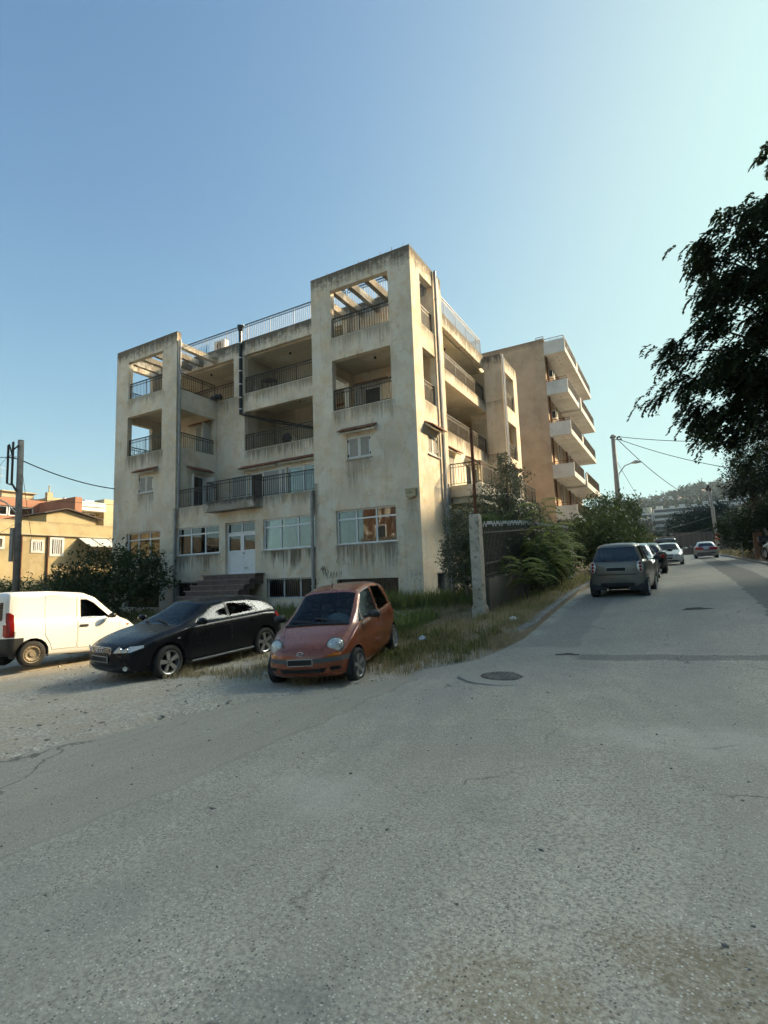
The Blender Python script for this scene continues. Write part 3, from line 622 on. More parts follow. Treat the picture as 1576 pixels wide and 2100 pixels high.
# main entrance: two white panelled leaves with glazed tops and a fanlight
w = window(B1, 'A', 7.74, 9.47, 3.55, 4.03, .2, -1, 2, name='fanlight', sill=False)
for (a0, a1, hs) in ((7.74, 8.6, 1), (8.61, 9.47, 0)):
    d = BB(); P = lambda *kk: pbox(d, 'A', *kk)
    P(a0, a0 + .09, .2, .26, 1.8, 3.54); P(a1 - .09, a1, .2, .26, 1.8, 3.54); P(a0 + .09, a1 - .09, .2, .26, 3.44, 3.54); P(a0 + .09, a1 - .09, .2, .26, 2.72, 2.82); P(a0 + .09, a1 - .09, .2, .26, 1.8, 1.86)
    for i in range(8): P(a0 + .09, a1 - .09, .215 - .005 * (i % 2), .25, 1.86 + .1075 * i, 1.86 + .1075 * (i + 1) - .006)
    do = d.build('door', M['alu'], B1)
    g = BB(); pbox(g, 'A', a0 + .08, a1 - .08, .235, .241, 2.81, 3.45); g.build('pane', M['pane'], do)
    q = BB(); pbox(q, 'A', a0 + .05, a1 - .05, .40, .405, 2.75, 3.5); q.build('curtain', M['curtain'], do)
    if hs:
        q = BB(); q.bar((-(a1 - .04), .17, 2.68), (-(a1 - .16), .17, 2.68), .025); q.bar((-(a1 - .04), .2, 2.68), (-(a1 - .04), .165, 2.68), .03); q.build('handle', M['iron'], do)
        q = BB(); pbox(q, 'A', a1 - .32, a1 - .1, .19, .2, 2.0, 2.10); q.build('letter_slot', M['galv'], do)
# first-floor balcony doors
def balcony_door(plane, a0, a1, c, z0, z1, leaves=(), dark=None, sh=()):
    w = window(B1, plane, a0, a1, z0, z1, c + .08, -1, 2, fr=.07, name='balcony_door', sill=False)
    if dark:
        q = BB(); pbox(q, plane, a0 + (a1 - a0) * dark[0], a0 + (a1 - a0) * dark[1], c + .075, c + .079, z0 + .07, z1 - .07); q.build('dark_door_leaf', M['door_dark'], w)
    for (a, s, wd_, an) in leaves: shutter_open(w, plane, a, s, wd_, c - .01, z0 + .02, z1 - .02, an)
    for (x0, x1) in sh: shutter_leaf(w, plane, x0, x1, c - .05, c - .01, z0, z1)
    return w
balcony_door('A', 9.6, 10.45, 2.57, 4.98, 6.75, dark=(.1, .9), sh=((10.55, 11.6), (8.45, 9.5)))
balcony_door('A', 6.2, 8.05, 2.57, 4.98, 6.75, sh=((8.1, 8.4),))
balcony_door('B', .95, 1.8, 12.66, 4.98, 6.75, leaves=((.93, -1, .42, 62), (1.82, 1, .42, 60)), dark=(.1, .55))
balcony_door('A', 13.2, 14.2, 2.57, 7.97, 9.75, leaves=((13.2, -1, .5, 86),), dark=(.08, .5), sh=((13.75, 14.25),))
balcony_door('A', 2.9, 3.75, 2.65, 7.97, 9.75, dark=(.1, .95), sh=((3.78, 4.2),))
balcony_door('A', 1.4, 2.3, 2.65, 10.97, 12.6)
balcony_door('A', 5.2, 6.7, 5.0, 7.95, 10.0, dark=(.5, .95))
balcony_door('A', 6.0, 7.6, 5.0, 10.9, 12.9)
balcony_door('B', 3.6, 5.2, 1.0, 4.98, 6.9, leaves=((3.6, -1, .6, 78),), sh=((5.22, 5.95),))
balcony_door('B', 7.6, 9.6, 1.0, 4.98, 6.9)
balcony_door('B', 12.2, 13.6, 0, 4.98, 6.95, dark=(.5, .9), sh=((13.62, 14.1),))
for z in (8.0, 11.0):
    balcony_door('B', 5.2, 6.6, 2.8, z, z + 2.0); balcony_door('B', 7.4, 9.2, 2.8, z, z + 2.0, sh=((9.25, 9.9),)) if z < 9 else balcony_door('B', 8.0, 9.8, 2.8, z, z + 1.9)
# balconies and railings
q = BB(); q.b(-1.28, .99, 2.92, 11.39, 4.55, 4.93); q.b(-1.28, -.005, 11.391, 11.95, 4.55, 4.93); q.b(-1.2, -.05, 2.98, 11.3, 4.25, 4.548); q.build('street_balcony', M['soffit'], B1)
q = BB(); q.b(-1.32, -.01, 2.88, 2.92, 4.5, 4.96); q.b(-1.32, -1.281, 2.921, 11.97, 4.5, 4.96); q.build('balcony_edge', M['wall'], B1)
railing(B1, [(-.02, 2.94), (-1.27, 2.94), (-1.27, 11.9)], 4.97, .88)
railing(B1, [(12.62, .16), (10.1, .16), (10.1, -.40), (7.35, -.40), (7.35, .16), (4.6, .16)], 4.98, .86)
for (z, tl) in ((10.97, 0), (7.97, 0)):
    railing(B1, [(.97, .12), (3.57, .12)], z, .86); railing(B1, [(13.71, .12), (16.31, .12)], z, .86)
    railing(B1, [(.12, .81), (.12, 2.0)], z, .86)
    railing(B1, [(12.78, .3), (12.78, 2.5)], z - .08, .86)
    railing(B1, [(17.2, .32), (17.2, 1.98)], z - .05, .86, name='railing')
    railing(B1, [(4.72, 2.68), (10.73, 2.68)], z - .05, .86)
    railing(B1, [(1.1, 2.95), (1.1, 11.35)], z + .02, .86)
    railing(B1, [(.12, 12.1), (.12, 13.8)], z - .12, .86)
railing(B1, [(11.5, 2.68), (12.78, 2.68), (16.3, 2.68)], 10.88, .86)
railing(B1, [(17.2, 2.95), (17.2, 4.85)], 10.9, .86)
railing(B1, [(4.57, 2.68), (17.0, 2.68)], 13.73, .92, 'rail_blue', .125)
railing(B1, [(.6, 2.78), (4.5, 2.78)], 13.73, .92, 'rail_blue', .125)
railing(B1, [(1.1, 3.0), (1.1, 11.3), (2.6, 11.3)], 13.73, .92, 'rail_blue', .125)
# pipes
downpipe(B1, [(-.09, 2.13, -.2), (-.09, 2.13, 13.72)], .055, 'pipe', [(-.09, 2.13, z) for z in (1.5, 4.2, 7.2, 9.9, 12.5)])
downpipe(B1, [(-.06, 2.36, -.2), (-.06, 2.36, 13.5)], .04, 'alu', [])
downpipe(B1, [(-.06, 2.55, -.2), (-.06, 2.55, 5.0)], .045, 'pipe', [])
downpipe(B1, [(4.66, -.06, -.2), (4.66, -.06, 4.95)], .07, 'pipe', [(4.66, -.06, z) for z in (1.2, 2.6, 4.2)])
downpipe(B1, [(12.58, -.06, -.2), (12.58, -.06, 4.75), (12.5, .0, 4.95)], .055, 'pipe', [(12.58, -.06, z) for z in (1.6, 3.2, 4.6)])
downpipe(B1, [(12.57, .12, 4.95), (12.57, .12, 13.3)], .06, 'pipe', [(12.57, .12, z) for z in (6, 8.4, 9.0, 11.2)])
downpipe(B1, [(-.07, 11.5, -.2), (-.07, 11.5, 13.6)], .05, 'alu', []); downpipe(B1, [(-.07, 11.7, -.2), (-.07, 11.7, 13.5)], .05, 'pipe', [])
downpipe(B1, [(10.9, 2.46, 14.3), (10.9, 2.46, 9.85), (9.6, 3.2, 9.45), (6.6, 4.6, 8.7)], .085, 'pipe_black', [(10.9, 2.46, z) for z in (13.6, 12.8, 12.1, 11.4, 10.7, 10.1)], cm='clamp')
q = BB(); q.lathe([(.0, 0), (.12, 0), (.16, .25), (.14, .3), (0, .3)], 10, off=(-10.9, 2.46, 14.25)); q.tube([(-10.65, 2.46, 14.5), (-10.9, 2.46, 14.45), (-11.1, 2.5, 14.62)], .06, 8); q.build('pipe_hopper', M['pipe_black'], B1)
# small things fixed to the walls
q = BB(); q.b(.11, .50, -.14, -.002, 4.24, 4.50); q.b(.09, .52, -.16, .0 - .002, 4.50, 4.53); q.b(.2, .4, -.11, -.01, 4.19, 4.24); a = q.build('alarm_box', plain('cream_alarm_cover', (.42, .36, .22), .6), B1)
q = BB()
for i, wd_ in enumerate((.02, .02, .015, .02, .018, .02, .02, .014, .02, .02)): q.b(.44 - i * .024, .44 - i * .024 - wd_ * .7, -.145, -.142, 4.355, 4.385)
q.b(.3, .36, -.145, -.142, 4.43, 4.45); q.build('printed_word', M['ink'], a)
for (u, v, z) in ((13.3, 3.3, 13.75), (3.2, 3.9, 13.7)):
    q = BB(); q.b(u - .4, u + .4, v, v + .32, z + .35, z + .95); q.b(u - .45, u + .45, v - .02, v + .35, z, z + .348); a = q.build('air_conditioner', M['ac'], B1)
    f = BB(); f.lathe([(.0, 0), (.22, 0), (.24, -.012), (.0, -.014)], 16, 'y', off=(-u, v - .004, z + .65)); f.build('fan_grille', M['dark'], a)
q = BB(); rng = random.Random(5)
for i in range(9):
    u = .3 + i * .5; q.bar((-u, .12, 13.72), (-u + rng.uniform(-.02, .02), .12, 13.8 + rng.random() * .16), .014)
for i in range(10):
    u = 12.8 + i * .45; q.bar((-u, .12, 13.72), (-u, .12, 13.78 + rng.random() * .08), .014)
q.build('rebar_stub', M['rust'], B1)
# sprayed tags on the front wall
def strokes(name, plane, c, lines, w=.018):
    q = BB()
    for ln in lines:
        for a, b in zip(ln, ln[1:]):
            q.bar(UV(plane, a[0], c, a[1]), UV(plane, b[0], c, b[1]), w, .004) if plane == 'B' else q.bar((-a[0], c, a[1]), (-b[0], c, b[1]), w, .004)
    return q.build(name, M['ink'], B1)
def arc(u, z, r, t0, t1, sx=1.0, n=10): return [(u - sx * r * math.cos(rad(t0 + (t1 - t0) * i / n)), z + r * math.sin(rad(t0 + (t1 - t0) * i / n))) for i in range(n + 1)]
G = []
# flower-like loops, then the letters B A N O !
for (du, dz) in ((0, .06), (.06, -.02), (-.06, -.02), (0, 0)): G.append(arc(4.22 + du, 1.86 + dz, .055, 0, 360))
for (du, dz) in ((0, 0), (-.09, .07), (.04, .1)): G.append(arc(4.14 + du, 1.66 + dz, .07, 0, 360))
strokes('graffiti', 'A', -.004, G, .022)
u0 = 4.06; G = [[(u0, 1.45), (u0, 1.68)], arc(u0, 1.62, .06, -90, 90), arc(u0, 1.51, .065, -90, 90)]
u0 = 3.92; G += [[(u0, 1.48), (u0 - .06, 1.72), (u0 - .13, 1.48)], [(u0 - .03, 1.57), (u0 - .1, 1.57)]]
u0 = 3.74; G += [[(u0, 1.5), (u0, 1.72), (u0 - .12, 1.5), (u0 - .12, 1.73)]]
G += [arc(3.52, 1.62, .075, 0, 360), [(3.39, 1.76), (3.38, 1.6)], [(3.385, 1.54), (3.385, 1.52)]]
strokes('graffiti', 'A', -.004, G, .014)
G = [[(.47, 1.42), (.47, 1.66), (.34, 1.66)], [(.47, 1.55), (.38, 1.55)], arc(.36, 1.5, .05, 0, 360), arc(.26, 1.6, .05, 160, -40), [(.225, 1.57), (.29, 1.46), (.2, 1.46)], arc(.13, 1.52, .04, 0, 360), [(.09, 1.62), (.09, 1.48)], [(.35, 1.22), (.33, 1.36), (.25, 1.40), (.22, 1.33)], arc(.13, 1.3, .035, 0, 360)]
strokes('graffiti', 'A', -.004, G, .011)
G = [arc(3.45, 2.1, .12, 20, 200, 1.2), arc(3.3, 2.04, .12, -20, 160), [(3.58, 2.1), (3.4, 1.98), (3.2, 2.02), (2.98, 1.95)]]
strokes('graffiti', 'A', -.004, G, .008)
# things left on the terraces (leaning and lying there on their own)
def wu(u, v, z): x, y = uv2w(u, v); return (x, y, z)
def loc_thing(name, u, v, z, label, cat, rz=0.): return empty(name, wu(u, v, z), -YAW + rz, label, cat)
t = loc_thing('satellite_dish', 8.55, 3.1, 7.86, 'round grey satellite dish on a stand behind the second-floor balcony railing', 'satellite dish')
q = MB(); q.lathe([(0, 0), (.15, .03), (.28, .1), (.29, .1), (.15, .015), (0, -.015)], 18, 'y', off=(0, 0, .5)); q.build('dish', M['iron'], t)
q = MB(); q.tube([(0, .05, 0), (0, .05, .5)], .025, 8); q.box(-.2, .2, -.15, .25, 0, .03); q.build('stand', M['iron'], t)
t = loc_thing('plastic_bag_pile', 12.5, 2.3, 10.86, 'dark bin bags heaped against the top-floor terrace railing', 'bags')
q = MB(); rng = random.Random(3)
for i in range(4):
    r = .14 + rng.random() * .06; q.lathe([(0, 0), (r * .8, .02), (r, .12), (r * .7, .24), (r * .2, .3), (0, .3)], 9, off=(-.25 + i * .16, rng.random() * .1, 0))
q.build('bag', M['pipe_black'], t, smooth=True)
t = loc_thing('folding_table', 9.6, 3.15, 10.86, 'small folding table on the top-floor loggia behind the railing', 'table')
q = MB(); q.box(-.35, .35, -.25, .25, .66, .7); q.build('tabletop', M['stair'], t)
for sx in (-.3, .3):
    for sy in (-.2, .2): q = MB(); q.bar((sx, sy, 0), (sx, sy, .66), .03); q.build('leg', M['iron'], t)
# ------------------------------------------------------------------ the neighbour up the street
B2 = empty('apartment_building', (CX, CY, 0), -YAW, 'plain tan apartment block with projecting white balconies up the street', 'apartment building')
V0, V1, UW, UO = 22.0, 34.9, -.35, -1.83
mb = BB(); wall(mb, 'A', V0, V0 + .25, UW, 14, -1, 18.6)
dz = [(z + .0, z + 2.1) for z in (3.0, 6.0, 9.1, 12.2, 15.3)]
hol = []
for (z0, z1) in dz: hol += [(24.4, 25.5, z0, z1), (28.8, 30.2, z0, z1), (32.2, 33.2, z0, z1)]
wall(mb, 'B', UW, UW + .25, V0 + .25, V1, -1, 18.6, hol)
wall(mb, 'A', V1 - .25, V1, UW + .25, 14, -1, 18.6); mb.b(UW + .25, 14, V0 + .25, V1 - .25, 18.1, 18.35); mb.b(13.75, 14, V0 + .25, V1 - .25, -1, 18.1)
fix(mb.build('wall', M['tan'], B2))
for (a0, a1, z0, z1) in hol:
    w = window(B2, 'B', a0, a1, z0, z1, UW + .1, -1, 2, name='balcony_door', sill=False, fr=.07, curtain=[(0, 1, 'curtain')])
    shutter_leaf(w, 'B', a1 + .03, a1 + .5, UW - .05, UW - .01, z0, z1)
for v in (22.5, 28.0): downpipe(B2, [(UW - .06, v, 1), (UW - .06, v, 17.3)], .05, 'rust')
for i, z in enumerate((5.0, 8.02, 11.12, 14.22, 17.3)):
    q = BB(); ve = V1
    step_ = i in (1, 3)
    if step_:
        q.b(UO, UW - .004, V0, 26.9, z, z + .38); q.b(UO - .12, UW - .004, 26.901, V1, z - .14, z + .30)
    else: q.b(UO, UW - .004, V0, V1, z, z + .38)
    q.b(UO, UW - .004, V0, V0 + .12, z + .381, z + 1.0)
    if i != 0: q.b(UO, UO + .1, 27.0 + .2, 27.75, z + .381, z + 1.0) if not step_ else q.b(UO - .1, UO, 27.0, 27.5, z + .301, z + 1.0)
    bo = q.build('balcony', M['white_wall'], B2)
    if step_:
        railing(bo, [(UO + .05, V0 + .15), (UO + .05, 26.8)], z + .38, .82, 'iron', .11, False); railing(bo, [(UO - .05, 27.5), (UO - .05, V1 - .05), (UW - .1, V1 - .05)], z + .30, .85, 'iron', .11, False)
    else:
        railing(bo, [(UO + .05, V0 + .15), (UO + .05, 27.15)], z + .38, .82, 'iron', .11, False); railing(bo, [(UO + .05, 27.8), (UO + .05, V1 - .05), (UW - .1, V1 - .05)], z + .38, .82, 'iron', .11, False)
    railing(bo, [(UW - .02, V0 + .05), (UO + .05, V0 + .05)], z + 1.0, .22, 'rust', .5, False)
    ls = BB()
    for v in (22.9, 23.7, 24.5, 28.4, 29.4, 30.4): ls.lathe([(0, 0), (.09, 0), (.09, -.012), (0, -.012)], 10, off=(-(UO + .72), v, z - (.14 if step_ and v > 26.9 else 0)))
    ls.build('spotlight', M['pipe'], bo)
railing(B2, [(.2, V0 + .1), (UW, V0 + .1)], 18.6, .2, 'rust', .5, False)
for z in (15.9, 12.7):
    q = BB(); q.b(UW - .33, UW - .05, 23.0, 23.8, z, z + .6); a = q.build('air_conditioner', M['ac'], B2)
    f = BB(); f.b(UW - .30, UW - .08, 22.995, 22.999, z + .06, z + .54); f.build('fan_grille', M['dark'], a)
    f = BB(); f.b(UW - .34, UW - .331, 23.05, 23.5, z + .08, z + .5); f.build('fan_grille', M['dark'], a)
# ------------------------------------------------------------------ cars
M['glass'] = glass_mat('car_glass', (.42, .47, .47), .05, .0, .6)
M['glass_dark'] = glass_mat('tinted_car_glass', (.10, .115, .12), .03, .03)
M['tyre'] = plain('tyre_rubber', (.022, .021, .020), .85, var=.3, scale=9)
M['alloy'] = plain('alloy_wheel', (.50, .50, .50), .35, .85, .15)
M['steelrim'] = plain('rusty_steel_rim', (.25, .21, .15), .6, .5, .4, 14)
M['blackplastic'] = plain('black_plastic', (.022, .023, .024), .55, var=.2)
M['greyplastic'] = plain('grey_bumper_plastic', (.085, .09, .09), .65, var=.15)
M['seam'] = plain('panel_gap', (.006, .006, .006), .9)
M['interior'] = plain('dark_interior', (.025, .025, .027), .85)
M['seat'] = plain('grey_seat_fabric', (.10, .10, .105), .9)
M['seat_light'] = plain('pale_seat_fabric', (.30, .29, .27), .9)
M['chrome'] = plain('chrome', (.62, .62, .62), .18, 1., .05)
M['red_lens'] = plain('red_lamp_lens', (.30, .012, .010), .15, var=.2)
M['orange_lens'] = plain('orange_lamp_lens', (.50, .15, .01), .2)
M['clear_lens'] = plain('clear_lamp_lens', (.50, .52, .50), .12, .25, .35, 16)
M['plate'] = plain('plate_surround', (.40, .40, .38), .5); M['plate_dark'] = plain('blank_dark_plate', (.008, .008, .008), .7)
M['bag'] = plain('white_cotton_bag', (.70, .72, .72), .9, var=.12)
P_BLACK = paint('black_car_paint', (.006, .006, .008), .26, .06, .10, dustcol=(.16, .145, .12))
P_BLACK.node_tree.nodes['Principled BSDF'].inputs['Specular IOR Level'].default_value = .22
P_ORANGE = paint('bronze_orange_paint', (.25, .054, .017), .24, .15, .7, .25, (.26, .19, .14))
P_WHITE = paint('white_van_paint', (.84, .84, .81), .35, .08, .5)
P_SILVER = paint('champagne_silver_paint', (.15, .14, .115), .38, .3, .5, .45)
P_SILVER2 = paint('silver_paint', (.38, .38, .38), .3, .2, .5, .4)
P_DARK = paint('dark_blue_paint', (.012, .014, .018), .25, .15, .8)
P_GREY = paint('grey_paint', (.10, .105, .11), .3, .2, .6, .3)
P_CREAM = paint('pale_paint', (.5, .5, .48), .3, .15, .6)
def keyed(xs, keys, sm=.05):
    kx = np.array([a for a, b in keys]); kz = np.array([b for a, b in keys]); o = np.argsort(kx); kx, kz = kx[o], kz[o]
    f = np.linspace(kx[0] - .5, kx[-1] + .5, 1200); fz = np.interp(f, kx, kz); h = max(1, int(sm / (f[1] - f[0])))
    w = np.hanning(2 * h + 3); w /= w.sum(); fz2 = np.convolve(np.pad(fz, h + 1, mode='edge'), w, mode='valid')
    return np.interp(xs, f, fz2)
def crom(P, sub):
    """catmull-rom through rows of P (n,2) -> dense"""
    n = len(P); out = []
    for i in range(n - 1):
        p0, p1, p2, p3 = P[max(i - 1, 0)], P[i], P[i + 1], P[min(i + 2, n - 1)]
        for s in range(sub):
            t = s / sub
            out.append(.5 * ((2 * p1) + (-p0 + p2) * t + (2 * p0 - 5 * p1 + 4 * p2 - p3) * t * t + (-p0 + 3 * p1 - 3 * p2 + p3) * t ** 3))
    out.append(P[-1]); return np.array(out)
def shell(S, nx=90, sub=3):
    xf, xr = S['front'], S['rear']
    e = np.linspace(0, 1, nx); xs = xr + (xf - xr) * (e - .10 * np.sin(2 * math.pi * e) / (2 * math.pi) * 4 * .5)
    zt, zs, zb, hw, wt = (keyed(xs, S[q], S.get('sm', .05)) for q in ('zt', 'zs', 'zb', 'hw', 'wt'))
    rings = []
    for i, x in enumerate(xs):
        h, s, b, t, w = hw[i], min(zs[i], zt[i] - .03), zb[i], zt[i], wt[i]
        d = t - s
        half = np.array([(0, b), (.8 * h, b), (.955 * h, b + .07), (h, b + .4 * (s - b)), (h * .995, b + .78 * (s - b)), (h * .955, s), (h * .93 * .8 + w * .2 if d > .25 else h * .9, s + .12 * d), (w + (h * .93 - w) * .33 if d > .25 else (h * .87 + w) / 2, s + .62 * d), (w, t - min(.07, d * .25)), (.70 * w, t - .012), (0, t)])
        c = crom(half, sub); c[:, 0] = np.maximum(c[:, 0], 0); c[0, 0] = c[-1, 0] = 0
        full = np.concatenate([c, c[-2:0:-1] * [-1, 1]]); rings.append(np.concatenate([np.full((len(full), 1), x), full], 1))
    R = np.array(rings); n = R.shape[1]
    def cap(r, dx):
        c = r.mean(0); c[1] = 0; c[2] = (r[:, 2].min() + r[:, 2].max()) / 2; out = []
        for q in (.9, .75, .55, .35, .15, .02):
            p = c + (r - c) * q; p[:, 0] = r[0, 0] + dx * (1 - q ** 2.5); out.append(p)
        return out
    allr = cap(R[0], -S.get('dome_r', .03))[::-1] + list(R) + cap(R[-1], S.get('dome_f', .03))
    V = np.concatenate(allr); m = len(allr)
    # plan curvature of nose and tail
    hwm = max(hw); y = np.abs(V[:, 1]) / hwm
    for (xe, k, ln, sg) in ((xf, S.get('curve_f', .22), S.get('len_f', .7), 1), (xr, S.get('curve_r', .14), S.get('len_r', .5), -1)):
        q = np.clip((sg * (V[:, 0] - xe) + ln) / ln, 0, 1); V[:, 0] -= sg * k * y ** 2.4 * q * q * (3 - 2 * q)
    F = [(i * n + j, i * n + (j + 1) % n, (i + 1) * n + (j + 1) % n, (i + 1) * n + j) for i in range(m - 1) for j in range(n)]
    bm = bmesh.new(); vs = [bm.verts.new(p) for p in V]
    for f in F: bm.faces.new([vs[q] for q in f])
    bm.faces.new([vs[q] for q in range(n)]); bm.faces.new([vs[(m - 1) * n + q] for q in range(n)][::-1])
    bmesh.ops.recalc_face_normals(bm, faces=bm.faces)
    for f in bm.faces: f.smooth = True
    return bm
AX = {'side': (0, 2, Vector((0, 1, 0))), 'top': (0, 1, Vector((0, 0, 1))), 'front': (1, 2, Vector((1, 0, 0)))}
def inpoly(p, x, y):
    c = False; n = len(p); j = n - 1
    for i in range(n):
        if (p[i][1] > y) != (p[j][1] > y) and x < (p[j][0] - p[i][0]) * (y - p[i][1]) / (p[j][1] - p[i][1]) + p[i][0]: c = not c
        j = i
    return c
def select(bm, poly, proj, filt, cut=True):
    ia, ib, ax = AX[proj]
    lo = [min(p[k] for p in poly) - .06 for k in (0, 1)]; hi = [max(p[k] for p in poly) + .06 for k in (0, 1)]
    def near(): return [f for f in bm.faces if filt(f.calc_center_median(), f.normal) and any(lo[0] <= v.co[ia] <= hi[0] and lo[1] <= v.co[ib] <= hi[1] for v in f.verts)]
    if cut:
        for k in range(len(poly)):
            a, b = poly[k], poly[(k + 1) % len(poly)]
            d = Vector((0, 0, 0)); d[ia] = b[0] - a[0]; d[ib] = b[1] - a[1]; no = d.cross(ax)
            if no.length < 1e-6: continue
            co = Vector((0, 0, 0)); co[ia] = a[0]; co[ib] = a[1]
            fs = near(); g = set(fs)
            for f in fs: g.update(f.edges); g.update(f.verts)
            bmesh.ops.bisect_plane(bm, geom=list(g), dist=1e-5, plane_co=co, plane_no=no.normalized())
    out = []
    for f in near():
        c = f.calc_center_median()
        if inpoly(poly, c[ia], c[ib]): out.append(f)
    return out
def extract(bm, poly, proj, filt, name, mats, parent, inset_seam=0.0, push=0.0):
    fs = select(bm, poly, proj, filt)
    if not fs: return None
    vm = {}; nb = bmesh.new()
    for f in fs:
        q = []
        for v in f.verts:
            if v not in vm: vm[v] = nb.verts.new(v.co + v.normal * push)
            q.append(vm[v])
        nf = nb.faces.new(q); nf.smooth = True
    bmesh.ops.delete(bm, geom=fs, context='FACES')
    me = bpy.data.meshes.new(name); nb.normal_update(); nb.to_mesh(me); nb.free()
    for m in (mats if isinstance(mats, (list, tuple)) else [mats]): me.materials.append(m)
    o = bpy.data.objects.new(name, me); COL.objects.link(o); o.parent = parent; return o
def shrink(poly, d):
    cx = sum(p[0] for p in poly) / len(poly); cy = sum(p[1] for p in poly) / len(poly)
    return [(p[0] + d * (1 if p[0] < cx else -1), p[1] + d * (1 if p[1] < cy else -1)) for p in poly]
def wheel(parent, x, y, r, w, kind='alloy', rot=0.0, spokes=5, steer=0.0):
    s = 1 if y > 0 else -1
    e = empty('wheel', (x, y, r)); e.parent = parent; e.rotation_euler = (0, rot, steer)
    rr = r * .70
    t = MB(); t.lathe([(rr, -w / 2), (r * .9, -w / 2), (r * .975, -w * .40), (r, -w * .3), (r, w * .3), (r * .975, w * .40), (r * .9, w / 2), (rr, w / 2), (rr * .98, w * .3), (rr * .98, -w * .3), (rr, -w / 2)], 28, 'y'); t.build('tyre', M['tyre'], e, smooth=True)
    q = MB(); q.mi = 0
    q.lathe([(rr * .99, s * w * .50), (rr * .93, s * w * .46), (rr * .9, s * w * .1), (rr * .9, -s * w * .3)], 28, 'y')
    q.mi = 1; q.lathe([(rr * .9, s * w * .02), (0, s * w * .02)], 24, 'y'); q.mi = 0
    f = s * w * .44
    if kind == 'alloy':
        for i in range(spokes):
            a = 2 * math.pi * i / spokes + .3; c, n_ = math.cos(a), math.sin(a); tx, tz = -n_, c
            h0, h1 = rr * .13, rr * .20; r0, r1 = rr * .18, rr * .95
            vs = []
            for (rad_, hw_, yy) in ((r0, h0, f * .93), (r1, h1, f)):
                for sg in (-1, 1):
                    vs.append((c * rad_ + tx * hw_ * sg, yy, n_ * rad_ + tz * hw_ * sg)); vs.append((c * rad_ + tx * hw_ * sg * 1.1, yy - s * .03, n_ * rad_ + tz * hw_ * sg * 1.1))
            q.add(vs, [(0, 2, 6, 4), (0, 4, 5, 1), (2, 3, 7, 6), (4, 6, 7, 5)])
        q.lathe([(0, f * .97), (rr * .22, f * .95), (rr * .26, f * .6)], 16, 'y'); q.mi = 1
        for i in range(5):
            a = 2 * math.pi * i / 5 + .9; q.lathe([(0, f * 1.0), (rr * .045, f * 1.0), (rr * .045, f * .8)], 6, 'y', off=(rr * .14 * math.cos(a), 0, rr * .14 * math.sin(a)))
        q.mi = 0
    else:
        q.lathe([(rr * .9, f * .75), (rr * .78, f * .95), (rr * .70, f * .9), (rr * .5, f * .45), (rr * .34, f * .45), (rr * .28, f * .75), (0, f * .75)], 28, 'y'); q.mi = 1
        for i in range(14):
            a = 2 * math.pi * i / 14; q.lathe([(0, f * .985), (rr * .055, f * .985), (rr * .055, f * .6)], 6, 'y', off=(rr * .745 * math.cos(a), 0, rr * .745 * math.sin(a)))
        q.mi = 0
    q.build('rim', [M['alloy'] if kind != 'steel' else M['steelrim'], M['blackplastic']], e, smooth=False)
    return e
def lens(parent, loc, nrm, rx, rz, mat, name='headlight', bulge=.35, ring=None, roll=0.0, inner=True):
    """domed oval lamp facing nrm"""
    q = MB(); n = 20; vs = []; fs = []; k = 5
    for i in range(k + 1):
        a = i / k * math.pi / 2
        for j in range(n):
            t = 2 * math.pi * j / n; vs.append((math.sin(a) * bulge * min(rx, rz), math.cos(a) * rx * math.cos(t), math.cos(a) * rz * math.sin(t)))
    for i in range(k):
        for j in range(n): fs.append((i * n + j, i * n + (j + 1) % n, (i + 1) * n + (j + 1) % n, (i + 1) * n + j))
    q.add(vs, fs); o = q.build(name, mat, parent, smooth=True, loc=loc)
    o.rotation_euler = Vector(nrm).to_track_quat('X', 'Z').to_euler()
    if ring:
        g = MB(); pts = [(-.008, rx * 1.06 * math.cos(2 * math.pi * j / 24), rz * 1.06 * math.sin(2 * math.pi * j / 24)) for j in range(25)]; g.tube(pts, .011, 6); g.build('lamp_rim', ring, o)
    if inner:
        for (yy, zz, r) in ((rx * .28, -rz * .02, .40), (-rx * .42, rz * .05, .30)):
            g = MB(); g.lathe([(0, 0), (min(rx, rz) * r, 0), (min(rx, rz) * r * 1.1, -.01)], 14, 'y'); p = g.build('reflector', M['chrome'], o, smooth=True, loc=(bulge * min(rx, rz) * .86, yy, zz)); p.rotation_euler = (0, 0, -math.pi / 2)
    return o
def mirror_(parent, x, y, z, mat, s=1.0):
    sg = 1 if y > 0 else -1
    q = MB(); q.tube([(x, y - sg * .10, z - .03), (x, y, z)], .022, 6)
    n = 12; vs = []; fs = []
    prof = [(-.05, .72), (-.045, .9), (-.01, 1.), (.04, .9), (.08, .6), (.10, .15)]
    for (dx, sc_) in prof:
        for j in range(n):
            t = 2 * math.pi * j / n; vs.append((x + dx, y + sg * .09 + .105 * s * sc_ * math.copysign(abs(math.cos(t)) ** .6, math.cos(t)), z + .02 + .070 * s * sc_ * math.copysign(abs(math.sin(t)) ** .6, math.sin(t))))
    for i in range(len(prof) - 1):
        for j in range(n): fs.append((i * n + j, i * n + (j + 1) % n, (i + 1) * n + (j + 1) % n, (i + 1) * n + j))
    fs += [tuple(range(n))[::-1], tuple(range((len(prof) - 1) * n, len(prof) * n))]
    q.add(vs, fs); return q.build('wing_mirror', mat, parent, smooth=True)
